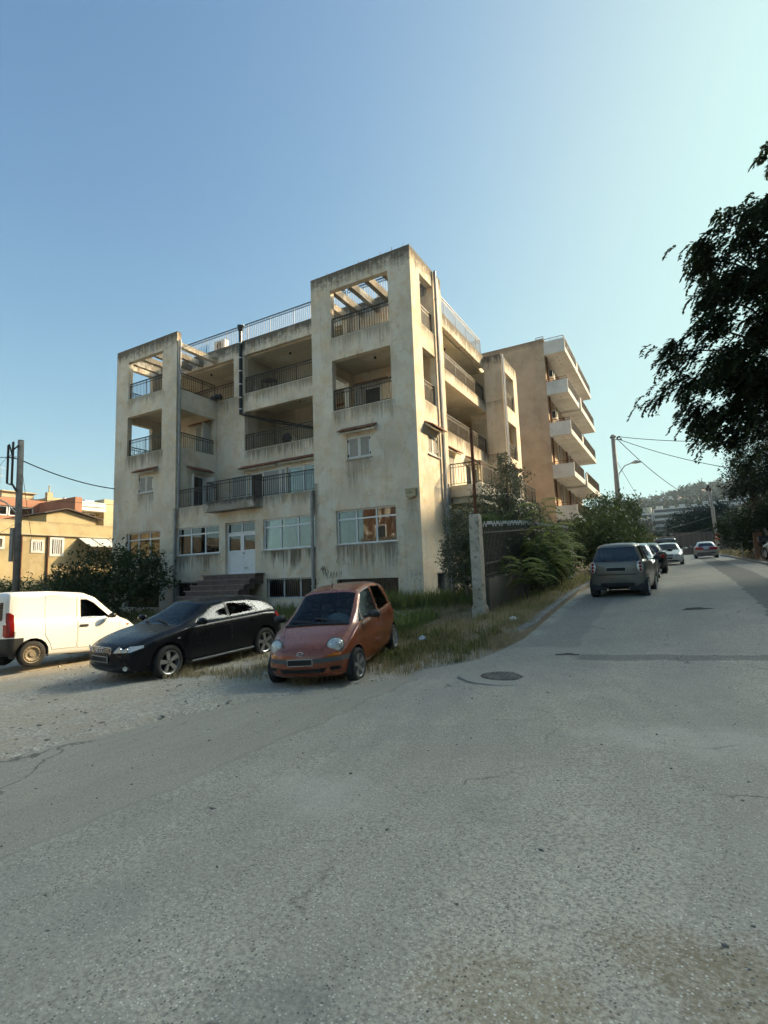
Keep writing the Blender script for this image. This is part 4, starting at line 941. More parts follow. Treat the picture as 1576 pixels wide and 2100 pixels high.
def seats(parent, xs, wy, mat, z=.28, top=.62, head=True):
    for (x, y) in [(a, b) for a in xs for b in (-wy, wy)]:
        q = MB(); q.box(x - .02, x + .46, y - .22, y + .22, z - .1, z + .14); q.bar((x, y, z + .05), (x - .18, y, z + top), .40, .13)
        o = q.build('seat', mat, parent)
        if head: h = MB(); h.lathe([(0, -.07), (.11, -.06), (.13, 0), (.11, .07), (0, .08)], 10, off=(x - .21, y, z + top + .13)); h.build('headrest', mat, o, smooth=True)
def make_car(name, S, paintm, pose, label, cat, group=None, glass='glass', detail=True, shade=1):
    """pose = x, y, z, heading, pitch, roll (degrees); S holds the outline and the cut-out panels"""
    x, y, z, hd, pi_, ro = pose
    root = empty(name, (x, y, z), 0, label, cat, group); root.scale = (S.get('scale', 1),) * 3
    root.rotation_euler = (Matrix.Rotation(rad(hd), 3, 'Z') @ Matrix.Rotation(-rad(pi_), 3, 'Y') @ Matrix.Rotation(rad(ro), 3, 'X')).to_euler()
    bm = shell(S, S.get('nx', 90), S.get('sub', 3))
    L = lambda c, n: c.y > .2; Rr = lambda c, n: c.y < -.2
    # wheel arches
    for wx in S['axles']:
        R_ = S['r'] * S.get('arch', 1.20); pc = [(wx + R_ * math.cos(2 * math.pi * i / 18), S['r'] * 1.02 + R_ * math.sin(2 * math.pi * i / 18)) for i in range(18)]
        ac = S.get('arch_clip', 9); pc = [(min(ac, max(-ac, a_)), b_) for a_, b_ in pc]
        for sd in (L, Rr):
            fs = select(bm, pc, 'side', lambda c, n, sd=sd: sd(c, n) and c.z < .8 and abs(c.y) > .38 and abs(n.y) > .62); bmesh.ops.delete(bm, geom=fs, context='FACES')
    for wx in S['axles']:
        R_ = S['r'] * (S.get('arch', 1.2) + .01)
        for sg in (-1, 1):
            liner = MB(); yo = S['hwmax'] * S.get('liner', .955); yi = yo - .34; n = 16; vs = []
            for yy in (yo, yi):
                for i in range(n + 1):
                    t = math.pi * (i / n) * 1.16 - .25; vs.append((wx + R_ * math.cos(t), sg * yy, S['r'] * 1.02 + R_ * math.sin(t)))
            liner.add(vs, [(i, i + 1, n + 2 + i, n + 1 + i) for i in range(n)]); liner.add(vs[n + 1:], [tuple(range(n + 1))]); liner.build('wheel_arch', M['interior'], root)
    for (nm, poly, proj, filt, mat, kw) in S['panels']:
        m = {'paint': paintm, 'glass': M[glass]}.get(mat) or M[mat]
        sides = [filt]
        if filt == 'LR': sides = [L, Rr]
        if filt == 'L': sides = [L]
        if filt == 'R': sides = [Rr]
        if filt == 'F': sides = [lambda c, n: n.x > .15 and c.x > .6]
        if filt == 'B': sides = [lambda c, n: n.x < -.15 and c.x < -.5]
        if filt == 'T': sides = [lambda c, n: n.z > .18 and c.z > S['belt'] - .04]
        for sd in sides:
            lo_ = kw.get('zmin', -9); f2 = (lambda c, n, sd=sd: sd(c, n) and c.z > lo_)
            if kw.get('seam'):
                fs = select(bm, poly, proj, f2); inner = set(select(bm, shrink(poly, kw['seam']), proj, f2))
                o = extract(bm, shrink(poly, kw['seam']), proj, f2, nm, m, root)
                for f in select(bm, poly, proj, f2, cut=False): f.material_index = 1
                if o and kw.get('handle'):
                    hx, hz, hl = kw['handle']; sg = 1 if o.data.vertices[0].co.y > 0 else -1
                    hy = S['hwmax'] * .985 * sg; g = MB(); g.box(hx - hl / 2, hx + hl / 2, hy - .03, hy + .012, hz - .028, hz + .028); g.build('handle', m if not kw.get('hm') else M[kw['hm']], o)
            else: extract(bm, poly, proj, f2, nm, m, root, push=kw.get('push', 0))
    if S.get('fit_normals', True): bm.normal_update()
    me = bpy.data.meshes.new('body'); bm.to_mesh(me); bm.free(); me.materials.append(paintm); me.materials.append(M['seam'])
    b = bpy.data.objects.new('body', me); COL.objects.link(b); b.parent = root
    for i, wx in enumerate(S['axles']):
        for sg in (-1, 1): wheel(root, wx, sg * (S['track'] / 2), S['r'], S['ww'], S['wheel'], rot=.4 + wx + sg, steer=(rad(S.get('steer', 0)) if i == 0 else 0), spokes=S.get('spokes', 5))
    if S.get('cabin', True):
        q = MB(); hw_ = S['hwmax']; q.box(S['cab'][0], S['cab'][1], -hw_ * .86, hw_ * .86, .22, .32)
        q.box(S['cab'][1] - .3, S['cab'][1] + .12, -hw_ * .78, hw_ * .78, .55, S['belt'] - .06); q.box(S['cab'][0], S['cab'][0] + .35, -hw_ * .75, hw_ * .75, .33, S['belt'] - .10)
        q.build('cabin', M['interior'], root)
        seats(root, S['seats'], hw_ * .42, M[S.get('seatmat', 'seat')], top=S.get('seattop', .60))
        q = MB(); r = .18; ct = Vector((S['cab'][1] - .42, hw_ * .42, S['belt'] - .04)); q.tube([ct + Vector((.10 * math.sin(t), r * math.cos(t), r * math.sin(t))) for t in [2 * math.pi * i / 16 for i in range(17)]], .014, 6); q.build('steering_wheel', M['blackplastic'], root)
    for sg in (-1, 1): mirror_(root, S['mir'][0], sg * S['mir'][1], S['mir'][2], M['blackplastic'] if S.get('mirblack') else paintm)
    return root
def plate(parent, loc, nrm, w=.52, h=.11, mat='plate_dark'):
    q = MB(); q.box(-.006, .006, -w / 2, w / 2, -h / 2, h / 2); o = q.build('number_plate', M['plate'], parent, loc=loc); o.rotation_euler = Vector(nrm).to_track_quat('X', 'Z').to_euler()
    g = MB(); g.box(.0062, .009, -w / 2 + .012, w / 2 - .012, -h / 2 + .012, h / 2 - .012); g.build('plate_face', M[mat], o); return o
def wiper(parent, pts):
    q = MB(); q.tube(pts, .012, 5); return q.build('wiper', M['blackplastic'], parent)
rect = lambda x0, x1, z0, z1: [(x0, z0), (x1, z0), (x1, z1), (x0, z1)]
# --- black five-door hatchback
S_H = dict(front=2.10, rear=-2.02, axles=(1.256, -1.256), r=.317, ww=.205, track=1.52, wheel='alloy', hwmax=.868, belt=.95, curve_f=.26, curve_r=.2, len_f=.8, steer=4,
  zt=[(2.12, .60), (2.08, .67), (1.98, .735), (1.7, .82), (1.3, .90), (.92, .965), (.16, 1.365), (-.3, 1.42), (-.9, 1.41), (-1.35, 1.365), (-1.56, 1.31), (-1.93, 1.0), (-2.0, .92), (-2.03, .80)],
  zs=[(2.12, .56), (2.05, .62), (1.8, .72), (1.3, .82), (.9, .90), (.3, .93), (-.5, .95), (-1.3, .98), (-1.85, .95), (-2.02, .78)],
  zb=[(2.12, .34), (2.02, .21), (1.6, .19), (0, .18), (-1.6, .22), (-1.92, .28), (-2.03, .40)],
  hw=[(2.12, .72), (1.95, .80), (1.6, .855), (1.0, .868), (0, .868), (-1, .866), (-1.6, .845), (-1.9, .79), (-2.03, .72)],
  wt=[(2.12, .56), (1.9, .62), (1.1, .68), (.9, .68), (.16, .565), (-.5, .575), (-1.3, .555), (-1.55, .54), (-1.90, .64), (-2.03, .64)],
  cab=(-1.5, .95), seats=(-.15, -1.05), mir=(.62, .93, 1.0), spokes=5,
  panels=[('windscreen', [(.90, -.63), (.90, .63), (.23, .52), (.23, -.52)], 'top', 'T', 'glass', {}),
    ('side_window', [(.63, .965), (.10, 1.315), (-.22, 1.345), (-.24, .985)], 'side', 'LR', 'glass', {}),
    ('side_window', [(-.32, .99), (-.30, 1.345), (-.92, 1.32), (-1.06, 1.02)], 'side', 'LR', 'glass', {}),
    ('quarter_window', [(-1.15, 1.035), (-1.00, 1.325), (-1.27, 1.29), (-1.60, 1.065)], 'side', 'LR', 'glass', {}),
    ('rear_window', [(-1.60, -.46), (-1.60, .46), (-1.89, .54), (-1.89, -.54)], 'top', 'T', 'glass', {}),
    ('door', [(.78, .30), (.80, .88), (.66, .955), (-.26, .975), (-.27, .30)], 'side', 'LR', 'paint', dict(seam=.007, handle=(-.10, .83, .20))),
    ('door', [(-.28, .30), (-.27, .975), (-1.16, 1.01), (-1.02, .62), (-.88, .32)], 'side', 'LR', 'paint', dict(seam=.007, handle=(-.93, .87, .20))),
    ('bonnet', [(2.0, -.60), (2.0, .60), (.96, .72), (.96, -.72)], 'top', lambda c, n: n.z > .4 and .55 < c.z < 1.0 and c.x > .9, 'paint', dict(seam=.008)),
    ('grille', rect(-.30, .30, .585, .675), 'front', 'F', 'blackplastic', {}),
    ('air_intake', rect(-.66, .66, .265, .345), 'front', 'F', 'blackplastic', {}),
    ('headlight', [(.36, .585), (.68, .60), (.78, .66), (.76, .70), (.40, .69)], 'front', 'F', 'clear_lens', {}),
    ('headlight', [(-.36, .585), (-.68, .60), (-.78, .66), (-.76, .70), (-.40, .69)], 'front', 'F', 'clear_lens', {}),
    ('tail_light', [(-1.72, .76), (-1.62, .97), (-2.02, .95), (-2.05, .72)], 'side', 'LR', 'red_lens', {}),
    ('door_trim', [(.76, .545), (.76, .585), (-1.0, .605), (-1.0, .565)], 'side', 'LR', 'blackplastic', {}) ])
def hatch_extras(c, rings=True):
    if rings:
        q = MB()
        for i in range(4):
            y0 = (i - 1.5) * .062; pts = [(2.125 - .26 * abs((y0) / .868) ** 2.4 + .006, y0 + .040 * math.cos(t), .63 + .040 * math.sin(t)) for t in [2 * math.pi * j / 16 for j in range(17)]]; q.tube(pts, .0065, 5)
        q.build('four_ring_emblem', M['chrome'], c)
    q = MB()
    for (a, b) in (((-.31, .58), (.31, .58)), ((.31, .58), (.31, .68)), ((.31, .68), (-.31, .68)), ((-.31, .68), (-.31, .58))):
        q.bar((2.118 - .26 * abs(a[0] / .868) ** 2.4, a[0], a[1]), (2.118 - .26 * abs(b[0] / .868) ** 2.4, b[0], b[1]), .014)
    for z in (.605, .63, .655): q.bar((2.122, -.29, z), (2.122, .29, z), .007)
    q.build('grille_frame', M['chrome'], c)
    for sg in (-1, 1):
        q = MB(); q.lathe([(0, 0), (.045, 0), (.05, -.01)], 12, 'y'); o = q.build('fog_light', M['clear_lens'], c, loc=(2.0, sg * .60, .31)); o.rotation_euler = (0, 0, -math.pi / 2 + sg * .35)
        for (yy, r) in ((.50, .042), (.63, .036)):
            q = MB(); q.lathe([(0, 0), (r, 0), (r * 1.1, -.012)], 14, 'y'); o = q.build('lamp_reflector', M['chrome'], c, loc=(2.117 - .26 * (yy / .868) ** 2.4 + .004, sg * yy, .64)); o.rotation_euler = (0, 0, -math.pi / 2 + sg * .5)
    q = MB()
    for z in (.285, .305, .325): q.bar((2.116, -.40, z), (2.116, .40, z), .006)
    q.build('intake_slats', M['greyplastic'], c)
    plate(c, (2.135, 0, .47), (1, 0, 0))
    for sg in (-1, 1):
        q = MB(); q.tube([(.76, sg * .874, .245), (-.86, sg * .874, .265)], .028, 6); q.build('sill_trim', M['greyplastic'], c)
        q = MB(); q.box(1.02, 1.08, sg * .862, sg * .874, .73, .76); q.build('side_indicator', M['clear_lens'], c)
    wiper(c, [(.93, .35, .985), (.80, -.25, 1.035)]); wiper(c, [(.93, -.25, .985), (.84, -.60, 1.02)])
car = make_car('black_hatchback', S_H, P_BLACK, (-4.25, 11.85, -.25, -122.9, -1.9, -1.3), 'black five-door hatchback with alloy wheels parked between the white van and the orange car', 'car', glass='glass')
hatch_extras(car)
# --- small orange city car
S_M = dict(front=1.77, rear=-1.69, axles=(1.17, -1.17), r=.265, ww=.165, track=1.33, wheel='alloy', hwmax=.7475, belt=.89, curve_f=.30, curve_r=.2, len_f=.75, sm=.06, steer=-6, mirblack=1,
  zt=[(1.80, .52), (1.74, .62), (1.62, .70), (1.35, .81), (1.02, .915), (.28, 1.405), (-.25, 1.48), (-.9, 1.465), (-1.30, 1.40), (-1.52, 1.08), (-1.64, .90), (-1.70, .75)],
  zs=[(1.80, .48), (1.7, .57), (1.5, .68), (1.2, .78), (.95, .86), (.3, .885), (-.6, .91), (-1.3, .94), (-1.6, .88), (-1.70, .72)],
  zb=[(1.80, .30), (1.70, .20), (1.3, .18), (0, .18), (-1.3, .2), (-1.6, .27), (-1.70, .38)],
  hw=[(1.80, .60), (1.68, .67), (1.45, .72), (1.1, .742), (0, .7475), (-1.1, .745), (-1.45, .71), (-1.70, .62)],
  wt=[(1.80, .44), (1.6, .50), (1.1, .58), (.98, .59), (.26, .525), (-.5, .535), (-1.25, .50), (-1.6, .57), (-1.7, .56)],
  cab=(-1.3, 1.0), seats=(-.12, -.95), mir=(.60, .80, .965), seatmat='seat_light', seattop=.62,
  panels=[('windscreen', [(1.0, -.56), (1.0, .56), (.33, .485), (.33, -.485)], 'top', 'T', 'glass', dict(zmin=.90)),
    ('quarter_window', [(.80, .90), (.66, .905), (.62, .93), (.58, 1.08)], 'side', 'LR', 'glass', {}),
    ('side_window', [(.60, .905), (.53, 1.10), (.24, 1.33), (-.26, 1.385), (-.28, .925)], 'side', 'LR', 'glass', {}),
    ('side_window', [(-.37, .93), (-.35, 1.385), (-.90, 1.36), (-1.14, 1.12), (-1.16, .98)], 'side', 'LR', 'glass', {}),
    ('rear_window', rect(-.50, .50, 1.05, 1.36), 'front', 'B', 'glass_dark', {}),
    ('door', [(.83, .28), (.84, .86), (.66, .90), (-.31, .915), (-.31, .28)], 'side', 'LR', 'paint', dict(seam=.006, handle=(-.20, .80, .16))),
    ('door', [(-.32, .28), (-.32, .92), (-1.20, .965), (-1.0, .62), (-.85, .30)], 'side', 'LR', 'paint', dict(seam=.006, handle=(-1.0, .83, .16))),
    ('bonnet', [(1.70, -.33), (1.70, .33), (1.5, .40), (1.04, .57), (1.04, -.57), (1.5, -.40)], 'top', lambda c, n: n.z > .3 and c.z > .55 and c.x > 1.0, 'paint', dict(seam=.006)),
    ('bumper_strip', rect(-.72, .72, .43, .50), 'front', 'F', 'greyplastic', {}),
    ('air_intake', [(-.34, .285), (.34, .285), (.40, .35), (-.40, .35)], 'front', 'F', 'seam', {}),
    ('fog_light_recess', rect(.44, .58, .305, .36), 'front', 'F', 'seam', {}), ('fog_light_recess', rect(-.58, -.44, .305, .36), 'front', 'F', 'seam', {}),
    ('indicator', [(.42, .515), (.60, .52), (.58, .555), (.42, .545)], 'front', 'F', 'orange_lens', {}), ('indicator', [(-.42, .515), (-.60, .52), (-.58, .555), (-.42, .545)], 'front', 'F', 'orange_lens', {}),
    ('tail_light', [(-1.50, .80), (-1.45, 1.02), (-1.66, 1.02), (-1.70, .78)], 'side', 'LR', 'red_lens', {})])
car = make_car('orange_city_car', S_M, P_ORANGE, (-.87, 9.98, -.115, -105.1, -3.5, 2.4), 'small rounded bronze orange hatchback parked on the verge in front of the building', 'car')
for sg in (-1, 1): lens(car, (1.555, sg * .505, .665), (1, sg * .42, .42), .125, .105, M['clear_lens'], bulge=.30, ring=M['greyplastic'])
q = MB(); q.tube([(1.775 , .055 * math.cos(t), .575 + .028 * math.sin(t)) for t in [2 * math.pi * j / 16 for j in range(17)]], .006, 5); q.bar((1.776, -.05, .578), (1.778, 0, .568), .012); q.bar((1.776, .05, .578), (1.778, 0, .568), .012); q.build('oval_emblem', M['chrome'], car)
q = MB()
for z in (.303, .32, .337): q.bar((1.79, -.33, z), (1.79, .33, z), .007)
q.build('intake_slats', M['blackplastic'], car)
plate(car, (1.815, 0, .455), (1, 0, 0), .42, .105)
wiper(car, [(1.01, .42, .945), (.93, -.05, 1.00)]); wiper(car, [(1.02, -.05, .95), (.96, -.48, .975)])
q = MB(); q.tube([(1.03, y, .925 - .04 * abs(y)) for y in np.linspace(-.57, .57, 9)], .02, 6); q.build('scuttle_trim', M['blackplastic'], car)
q = MB(); q.tube([(.2, 0, 1.44), (.14, 0, 1.53)], .012, 6); q.build('aerial', M['blackplastic'], car)
w2 = car.matrix_world
bag = empty('white_bag', (0, 0, 0), 0, 'white cloth bag lying behind the windscreen of the orange car', 'bag')
bag.rotation_euler = car.rotation_euler
_R = Matrix.Rotation(rad(-105.1), 3, 'Z') @ Matrix.Rotation(rad(3.5), 3, 'Y') @ Matrix.Rotation(rad(2.4), 3, 'X'); bag.location = Vector((-.87, 9.98, -.115)) + _R @ Vector((.72, .26, .835))
q = MB(); n = 14
vs = []; prof = [(0, -.05), (.14, -.04), (.20, .02), (.19, .10), (.13, .18), (.05, .21), (0, .21)]
for j in range(n):
    t = 2 * math.pi * j / n
    for (r, h) in prof: k2 = 1 + .16 * math.sin(3 * t + h * 20) + .1 * math.sin(5 * t); vs.append((r * .75 * math.cos(t) * k2, r * 1.1 * math.sin(t) * k2, h))
q.add(vs, [(j * 7 + i, ((j + 1) % n) * 7 + i, ((j + 1) % n) * 7 + i + 1, j * 7 + i + 1) for j in range(n) for i in range(6)]); q.build('bag_cloth', M['bag'], bag, smooth=True)
# --- white panel van
kx = .925
S_V = dict(scale=.93, front=1.93 * kx, rear=-1.93 * kx, axles=(1.3 * kx, -1.3 * kx), r=.305, ww=.175, track=1.46, wheel='steel', hwmax=.82, belt=1.06, curve_f=.26, curve_r=.08, len_f=.7, len_r=.3, sm=.05, cabin=True, mirblack=1,
  zt=[(1.95 * kx, .62), (1.88 * kx, .78), (1.5 * kx, .98), (1.12 * kx, 1.08), (.40 * kx, 1.66), (.05 * kx, 1.775), (-.8 * kx, 1.82), (-1.78 * kx, 1.81), (-1.91 * kx, 1.77), (-1.96 * kx, 1.68)],
  zs=[(1.95 * kx, .58), (1.8 * kx, .72), (1.4 * kx, .90), (1.05 * kx, 1.01), (.3, 1.05), (-1.8 * kx, 1.07), (-1.95 * kx, 1.05)],
  zb=[(1.95 * kx, .36), (1.86 * kx, .24), (1.4 * kx, .20), (0, .21), (-1.5 * kx, .24), (-1.84 * kx, .34), (-1.95 * kx, .42)],
  hw=[(1.95 * kx, .66), (1.75 * kx, .77), (1.4 * kx, .81), (0, .82), (-1.5 * kx, .82), (-1.82 * kx, .80), (-1.95 * kx, .74)],
  wt=[(1.95 * kx, .5), (1.5 * kx, .60), (1.1 * kx, .66), (.38 * kx, .63), (-.3, .70), (-1.7 * kx, .71), (-1.95 * kx, .69)],
  cab=(-.5, 1.0), seats=(-.15,), mir=(.66, .88, 1.10), seattop=.75,
  panels=[('windscreen', [(1.06 * kx, -.60), (1.06 * kx, .60), (.48 * kx, .55), (.48 * kx, -.55)], 'top', 'T', 'glass', dict(zmin=1.09)),
    ('door', [(.98, .34), (.98, .95), (.85, 1.06), (.36, 1.50), (.12, 1.66), (-.15, 1.70), (-.15, .34)], 'side', 'LR', 'paint', dict(seam=.007, handle=(-.0, .90, .20), hm='blackplastic')),
    ('sliding_door', [(-.17, .36), (-.17, 1.70), (-.95, 1.68), (-.95, .72), (-.82, .5), (-.78, .36)], 'side', 'LR', 'paint', dict(seam=.010)),
    ('lower_trim', [(.95, .50), (.95, .60), (-.12, .58), (-.12, .48)], 'side', 'LR', 'greyplastic', {}),
    ('rear_bumper', [(-1.42, .16), (-1.42, .70), (-2.1, .70), (-2.1, .16)], 'side', lambda c, n: c.x < -1.35, 'blackplastic', {}),
    ('tail_light', [(-1.62, .72), (-1.62, 1.24), (-1.70, 1.30), (-1.95, 1.28), (-1.95, .72)], 'side', lambda c, n: c.y < -.60, 'red_lens', {}), ('tail_light', [(-1.62, .72), (-1.62, 1.24), (-1.70, 1.30), (-1.95, 1.28), (-1.95, .72)], 'side', lambda c, n: c.y > .60, 'red_lens', {}),
    ('headlight', [(.40, .66), (.70, .68), (.74, .80), (.45, .80)], 'front', 'F', 'clear_lens', {}), ('headlight', [(-.40, .66), (-.70, .68), (-.74, .80), (-.45, .80)], 'front', 'F', 'clear_lens', {}),
    ('rear_window', rect(-.52, .52, 1.12, 1.55), 'front', lambda c, n: n.x < -.4 and c.x < -1.5, 'glass_dark', {})])
van = make_car('white_van', S_V, P_WHITE, (-8.02, 13.35, -.295, 58.0, -1.6, -2.0), 'white panel van with dark bumper standing in the sun at the left edge', 'van')
for o in list(van.children):
    if o.name.startswith('door'):
        nb = bmesh.new(); nb.from_mesh(o.data)
        sgn = 1 if o.data.vertices[0].co.y > 0 else -1
        w_ = extract(nb, [(.76, 1.08), (.30, 1.48), (.10, 1.575), (-.07, 1.575), (-.07, 1.085)], 'side', lambda c, n: True, 'side_window', M['glass_dark'], o)
        nb.to_mesh(o.data); nb.free()
for sg in (-1, 1):
    q = MB(); q.box(1.18, 1.24, sg * .80 - .01, sg * .80 + .012, .84, .88); q.build('side_indicator', M['orange_lens'], van)
    q = MB(); q.box(-1.62, -1.60, sg * .805 - .012, sg * .805 + .01, .72, .86) ; q.build('lamp_edge', M['clear_lens'], van)
q = MB()
for i, z in enumerate((1.52, 1.47, 1.41, 1.33, 1.25, 1.18)): q.box(-1.83, -1.826, -.66, -.66 + .10 + .03 * (i % 3), z, z + .025)
q.build('printed_lines', M['ink'], van)
# --- little silver two-seater seen from behind
S_S = dict(front=1.24, rear=-1.22, axles=(.88, -.88), r=.29, ww=.19, track=1.33, wheel='alloy', hwmax=.757, belt=.98, curve_f=.25, curve_r=.09, len_f=.6, len_r=.4, sm=.06, nx=70, steer=0, mirblack=1, dome_r=.05, arch=1.07, liner=.84, arch_clip=1.0,
  zt=[(1.25, .62), (1.18, .76), (.9, .95), (.6, 1.05), (.02, 1.46), (-.3, 1.54), (-.85, 1.52), (-1.02, 1.46), (-1.16, 1.06), (-1.24, .98)],
  zs=[(1.25, .56), (1.0, .80), (.6, .95), (0, .97), (-.8, 1.0), (-1.15, .98), (-1.24, .90)],
  zb=[(1.25, .34), (1.15, .22), (.8, .2), (-.8, .22), (-1.1, .28), (-1.24, .34)],
  hw=[(1.25, .60), (1.1, .69), (.8, .745), (0, .757), (-.9, .757), (-1.12, .735), (-1.24, .68)],
  wt=[(1.25, .45), (.9, .56), (.55, .60), (0, .53), (-.5, .525), (-1.0, .485), (-1.2, .58)],
  cab=(-.7, .6), seats=(-.35,), mir=(.42, .80, 1.03), seattop=.74,
  panels=[('windscreen', [(.56, -.57), (.56, .57), (.06, .52), (.06, -.52)], 'top', 'T', 'glass', dict(zmin=1.06)),
    ('side_window', [(.45, 1.0), (.03, 1.37), (-.40, 1.43), (-.42, 1.0)], 'side', 'LR', 'glass_dark', {}),
    ('quarter_window', [(-.50, 1.02), (-.48, 1.42), (-.80, 1.40), (-.95, 1.06)], 'side', 'LR', 'glass_dark', {}),
    ('rear_window', [(-.61, 1.01), (.61, 1.01), (.47, 1.41), (-.47, 1.41)], 'front', 'B', 'glass_tint', {}),
    ('tailgate', rect(-.56, .56, .66, .995), 'front', 'B', 'paint', dict(seam=.008)),
    ('diffuser', [(-.50, .22), (.50, .22), (.42, .42), (-.42, .42)], 'front', 'B', 'blackplastic', {}),
    ('door', [(.50, .3), (.52, .95), (-.43, .98), (-.43, .3)], 'side', 'LR', 'paint', dict(seam=.006))])
M['glass_tint'] = glass_mat('rear_glass', (.25, .28, .29), .02, .03)
# stains and scratches of the street cars come from the shared paint
def smart_extras(c):
    for sg in (-1, 1):
        q = MB(); o = lens(c, (-1.205, sg * .615, .86), (-1, sg * .35, .12), .085, .16, M['clear_lens'], 'tail_light', .22, inner=False)
        for zz in (.09, 0, -.09):
            g = MB(); g.lathe([(0, .014), (.028, .010), (.040, 0), (.040, -.02)], 14, 'y'); p = g.build('red_lamp', M['red_lens'], o, smooth=True, loc=(.022 - abs(zz) * .05, 0, zz)); p.rotation_euler = (0, 0, -math.pi / 2)
    plate(c, (-1.285, 0, .80), (-1, 0, 0), .52, .12)
    q = MB(); q.bar((-1.27, -.52, .655), (-1.27, .52, .655), .02); q.build('tailgate_strip', M['blackplastic'], c)
    q = MB(); q.tube([(-1.2, .25, .25), (-1.30, .25, .25)], .03, 8); q.build('exhaust', M['chrome'], c)
    wiper(c, [(-1.20, -.05, 1.02), (-1.16, .35, 1.07)])
car = make_car('silver_two_seater', S_S, P_SILVER, (7.14, 15.9, .70, 57.0, 2.2, 0), 'dusty silver two-seater car seen from behind, first in the row at the kerb', 'car', 'cars parked along the left kerb')
smart_extras(car)
# --- the others up the street
def hz(u, v): return H(*uv2w(u, v)) + .015
S_H2 = dict(S_H); S_H2.update(nx=60, sub=2, steer=0)
HD = math.degrees(math.atan2(DB[1], DB[0]))
def street_pose(u, v, flip=False): x, y = uv2w(u, v); return (x, y, hz(u, v), HD + (180 if flip else 0), -2.2 if flip else 2.2, 0)
def hatch_rear(c):
    plate(c, (-2.06, 0, .72), (-1, 0, 0)); q = MB(); q.box(-2.07, -2.0, -.66, .66, .40, .52); q.build('bumper', M['greyplastic'], c)
c = make_car('dark_saloon', S_H2, P_DARK, street_pose(-6.15, 5.6, True), 'dark car facing down the street, parked right behind the silver two-seater', 'car', 'cars parked along the left kerb'); hatch_extras(c, False)
S_C = dict(S_H2)
c = make_car('black_parked_car', S_C, P_BLACK, street_pose(-6.35, 11.6), 'all-black sloping-tailed car, third in the row at the left kerb', 'car', 'cars parked along the left kerb', glass='glass_dark'); hatch_rear(c)
c = make_car('small_white_car', S_H2, P_CREAM, street_pose(-7.1, 22.5, True), 'small pale car facing the camera further up the left side, before the tall estate', 'car', 'cars parked along the left kerb'); hatch_extras(c, False)
S_E = dict(S_V); S_E.update(scale=1, nx=60, sub=2, wheel='alloy', panels=[p for p in S_V['panels'] if p[0] not in ('sliding_door', 'tail_light', 'rear_bumper')] + [('side_window', [(-.3, 1.1), (-.3, 1.55), (-1.3, 1.55), (-1.5, 1.1)], 'side', 'LR', 'glass_dark', {})])
c = make_car('tall_estate_car', S_E, P_GREY, street_pose(-6.9, 29.5), 'tall grey estate car with roof rack seen from behind at the far left kerb', 'car', 'cars parked along the left kerb', glass='glass_dark')
q = MB()
for sg in (-1, 1): q.tube([(.1, sg * .55, 1.85), (-1.5, sg * .55, 1.87)], .025, 6)
q.build('roof_rack', M['galv'], c); plate(c, (-1.83, 0, .75), (-1, 0, 0))
for sg in (-1, 1):
    q = MB(); q.box(-1.80, -1.72, sg * .70 - .06, sg * .70 + .06, .85, 1.25); q.build('tail_light', M['red_lens'], c)
q = MB(); q.box(-1.86, -1.74, -.72, .72, .38, .55); q.build('bumper', M['greyplastic'], c)
c = make_car('silver_hatchback', S_H2, P_SILVER2, street_pose(-9.75, 37.0), 'silver hatchback driving away in the middle of the street', 'car', glass='glass_dark'); hatch_rear(c)
c = make_car('dark_car', S_H2, P_DARK, (*uv2w(-12.9, 17.4), hz(-12.9, 17.4) + .1, HD + 12, 0, 0), 'dark car parked beyond the right pavement, cut off by the right edge', 'car', glass='glass_dark'); hatch_rear(c)
# --- motorcycle
mo = empty('motorcycle', (*uv2w(-11.75, 20.2), H(*uv2w(-11.75, 20.2)) + .1), math.atan2(DB[1], DB[0]) + .15, 'black motorcycle with a top box parked on the right pavement', 'motorcycle')
for x in (.72, -.68):
    e = empty('wheel', (x, 0, .31)); e.parent = mo
    q = MB(); q.lathe([(.24, -.05), (.29, -.06), (.31, 0), (.29, .06), (.24, .05), (.24, -.05)], 22, 'y'); q.build('tyre', M['tyre'], e, smooth=True)
    q = MB(); q.lathe([(.235, -.03), (.235, .03)], 20, 'y'); q.lathe([(.05, -.07), (.05, .07)], 10, 'y')
    for i in range(6): q.bar((.05 * math.cos(i * 1.047), 0, .05 * math.sin(i * 1.047)), (.235 * math.cos(i * 1.047), 0, .235 * math.sin(i * 1.047)), .02)
    q.build('rim', M['alloy'], e)
q = MB(); q.tube([(.40, 0, .95), (.15, 0, .92), (-.2, 0, .80)], [.10, .17, .12], 10); q.build('fuel_tank', P_DARK, mo, smooth=True)
q = MB(); q.tube([(-.12, 0, .83), (-.45, 0, .82), (-.80, 0, .90)], [.12, .14, .07], 8); q.build('saddle', M['blackplastic'], mo, smooth=True)
q = MB(); q.box(-.18, .28, -.17, .17, .28, .70); q.tube([(.1, -.2, .4), (-.6, -.2, .35), (-.85, -.22, .45)], .05, 8); q.build('engine', M['greyplastic'], mo)
q = MB(); q.tube([(.72, .08, .31), (.45, .08, .98)], .03, 6); q.tube([(.72, -.08, .31), (.45, -.08, .98)], .03, 6); q.tube([(.42, -.36, 1.06), (.46, 0, 1.02), (.42, .36, 1.06)], .018, 6); q.build('fork', M['galv'], mo)
q = MB(); q.box(-.98, -.62, -.21, .21, .98, 1.25); q.build('top_box', M['blackplastic'], mo)
q = MB(); q.tube([(-.68, .09, .31), (-.1, .09, .5)], .03, 6); q.tube([(-.68, -.09, .31), (-.1, -.09, .5)], .03, 6); q.tube([(-.6, 0, .82), (-.95, 0, .62)], .06, 6); q.build('rear_frame', M['blackplastic'], mo)
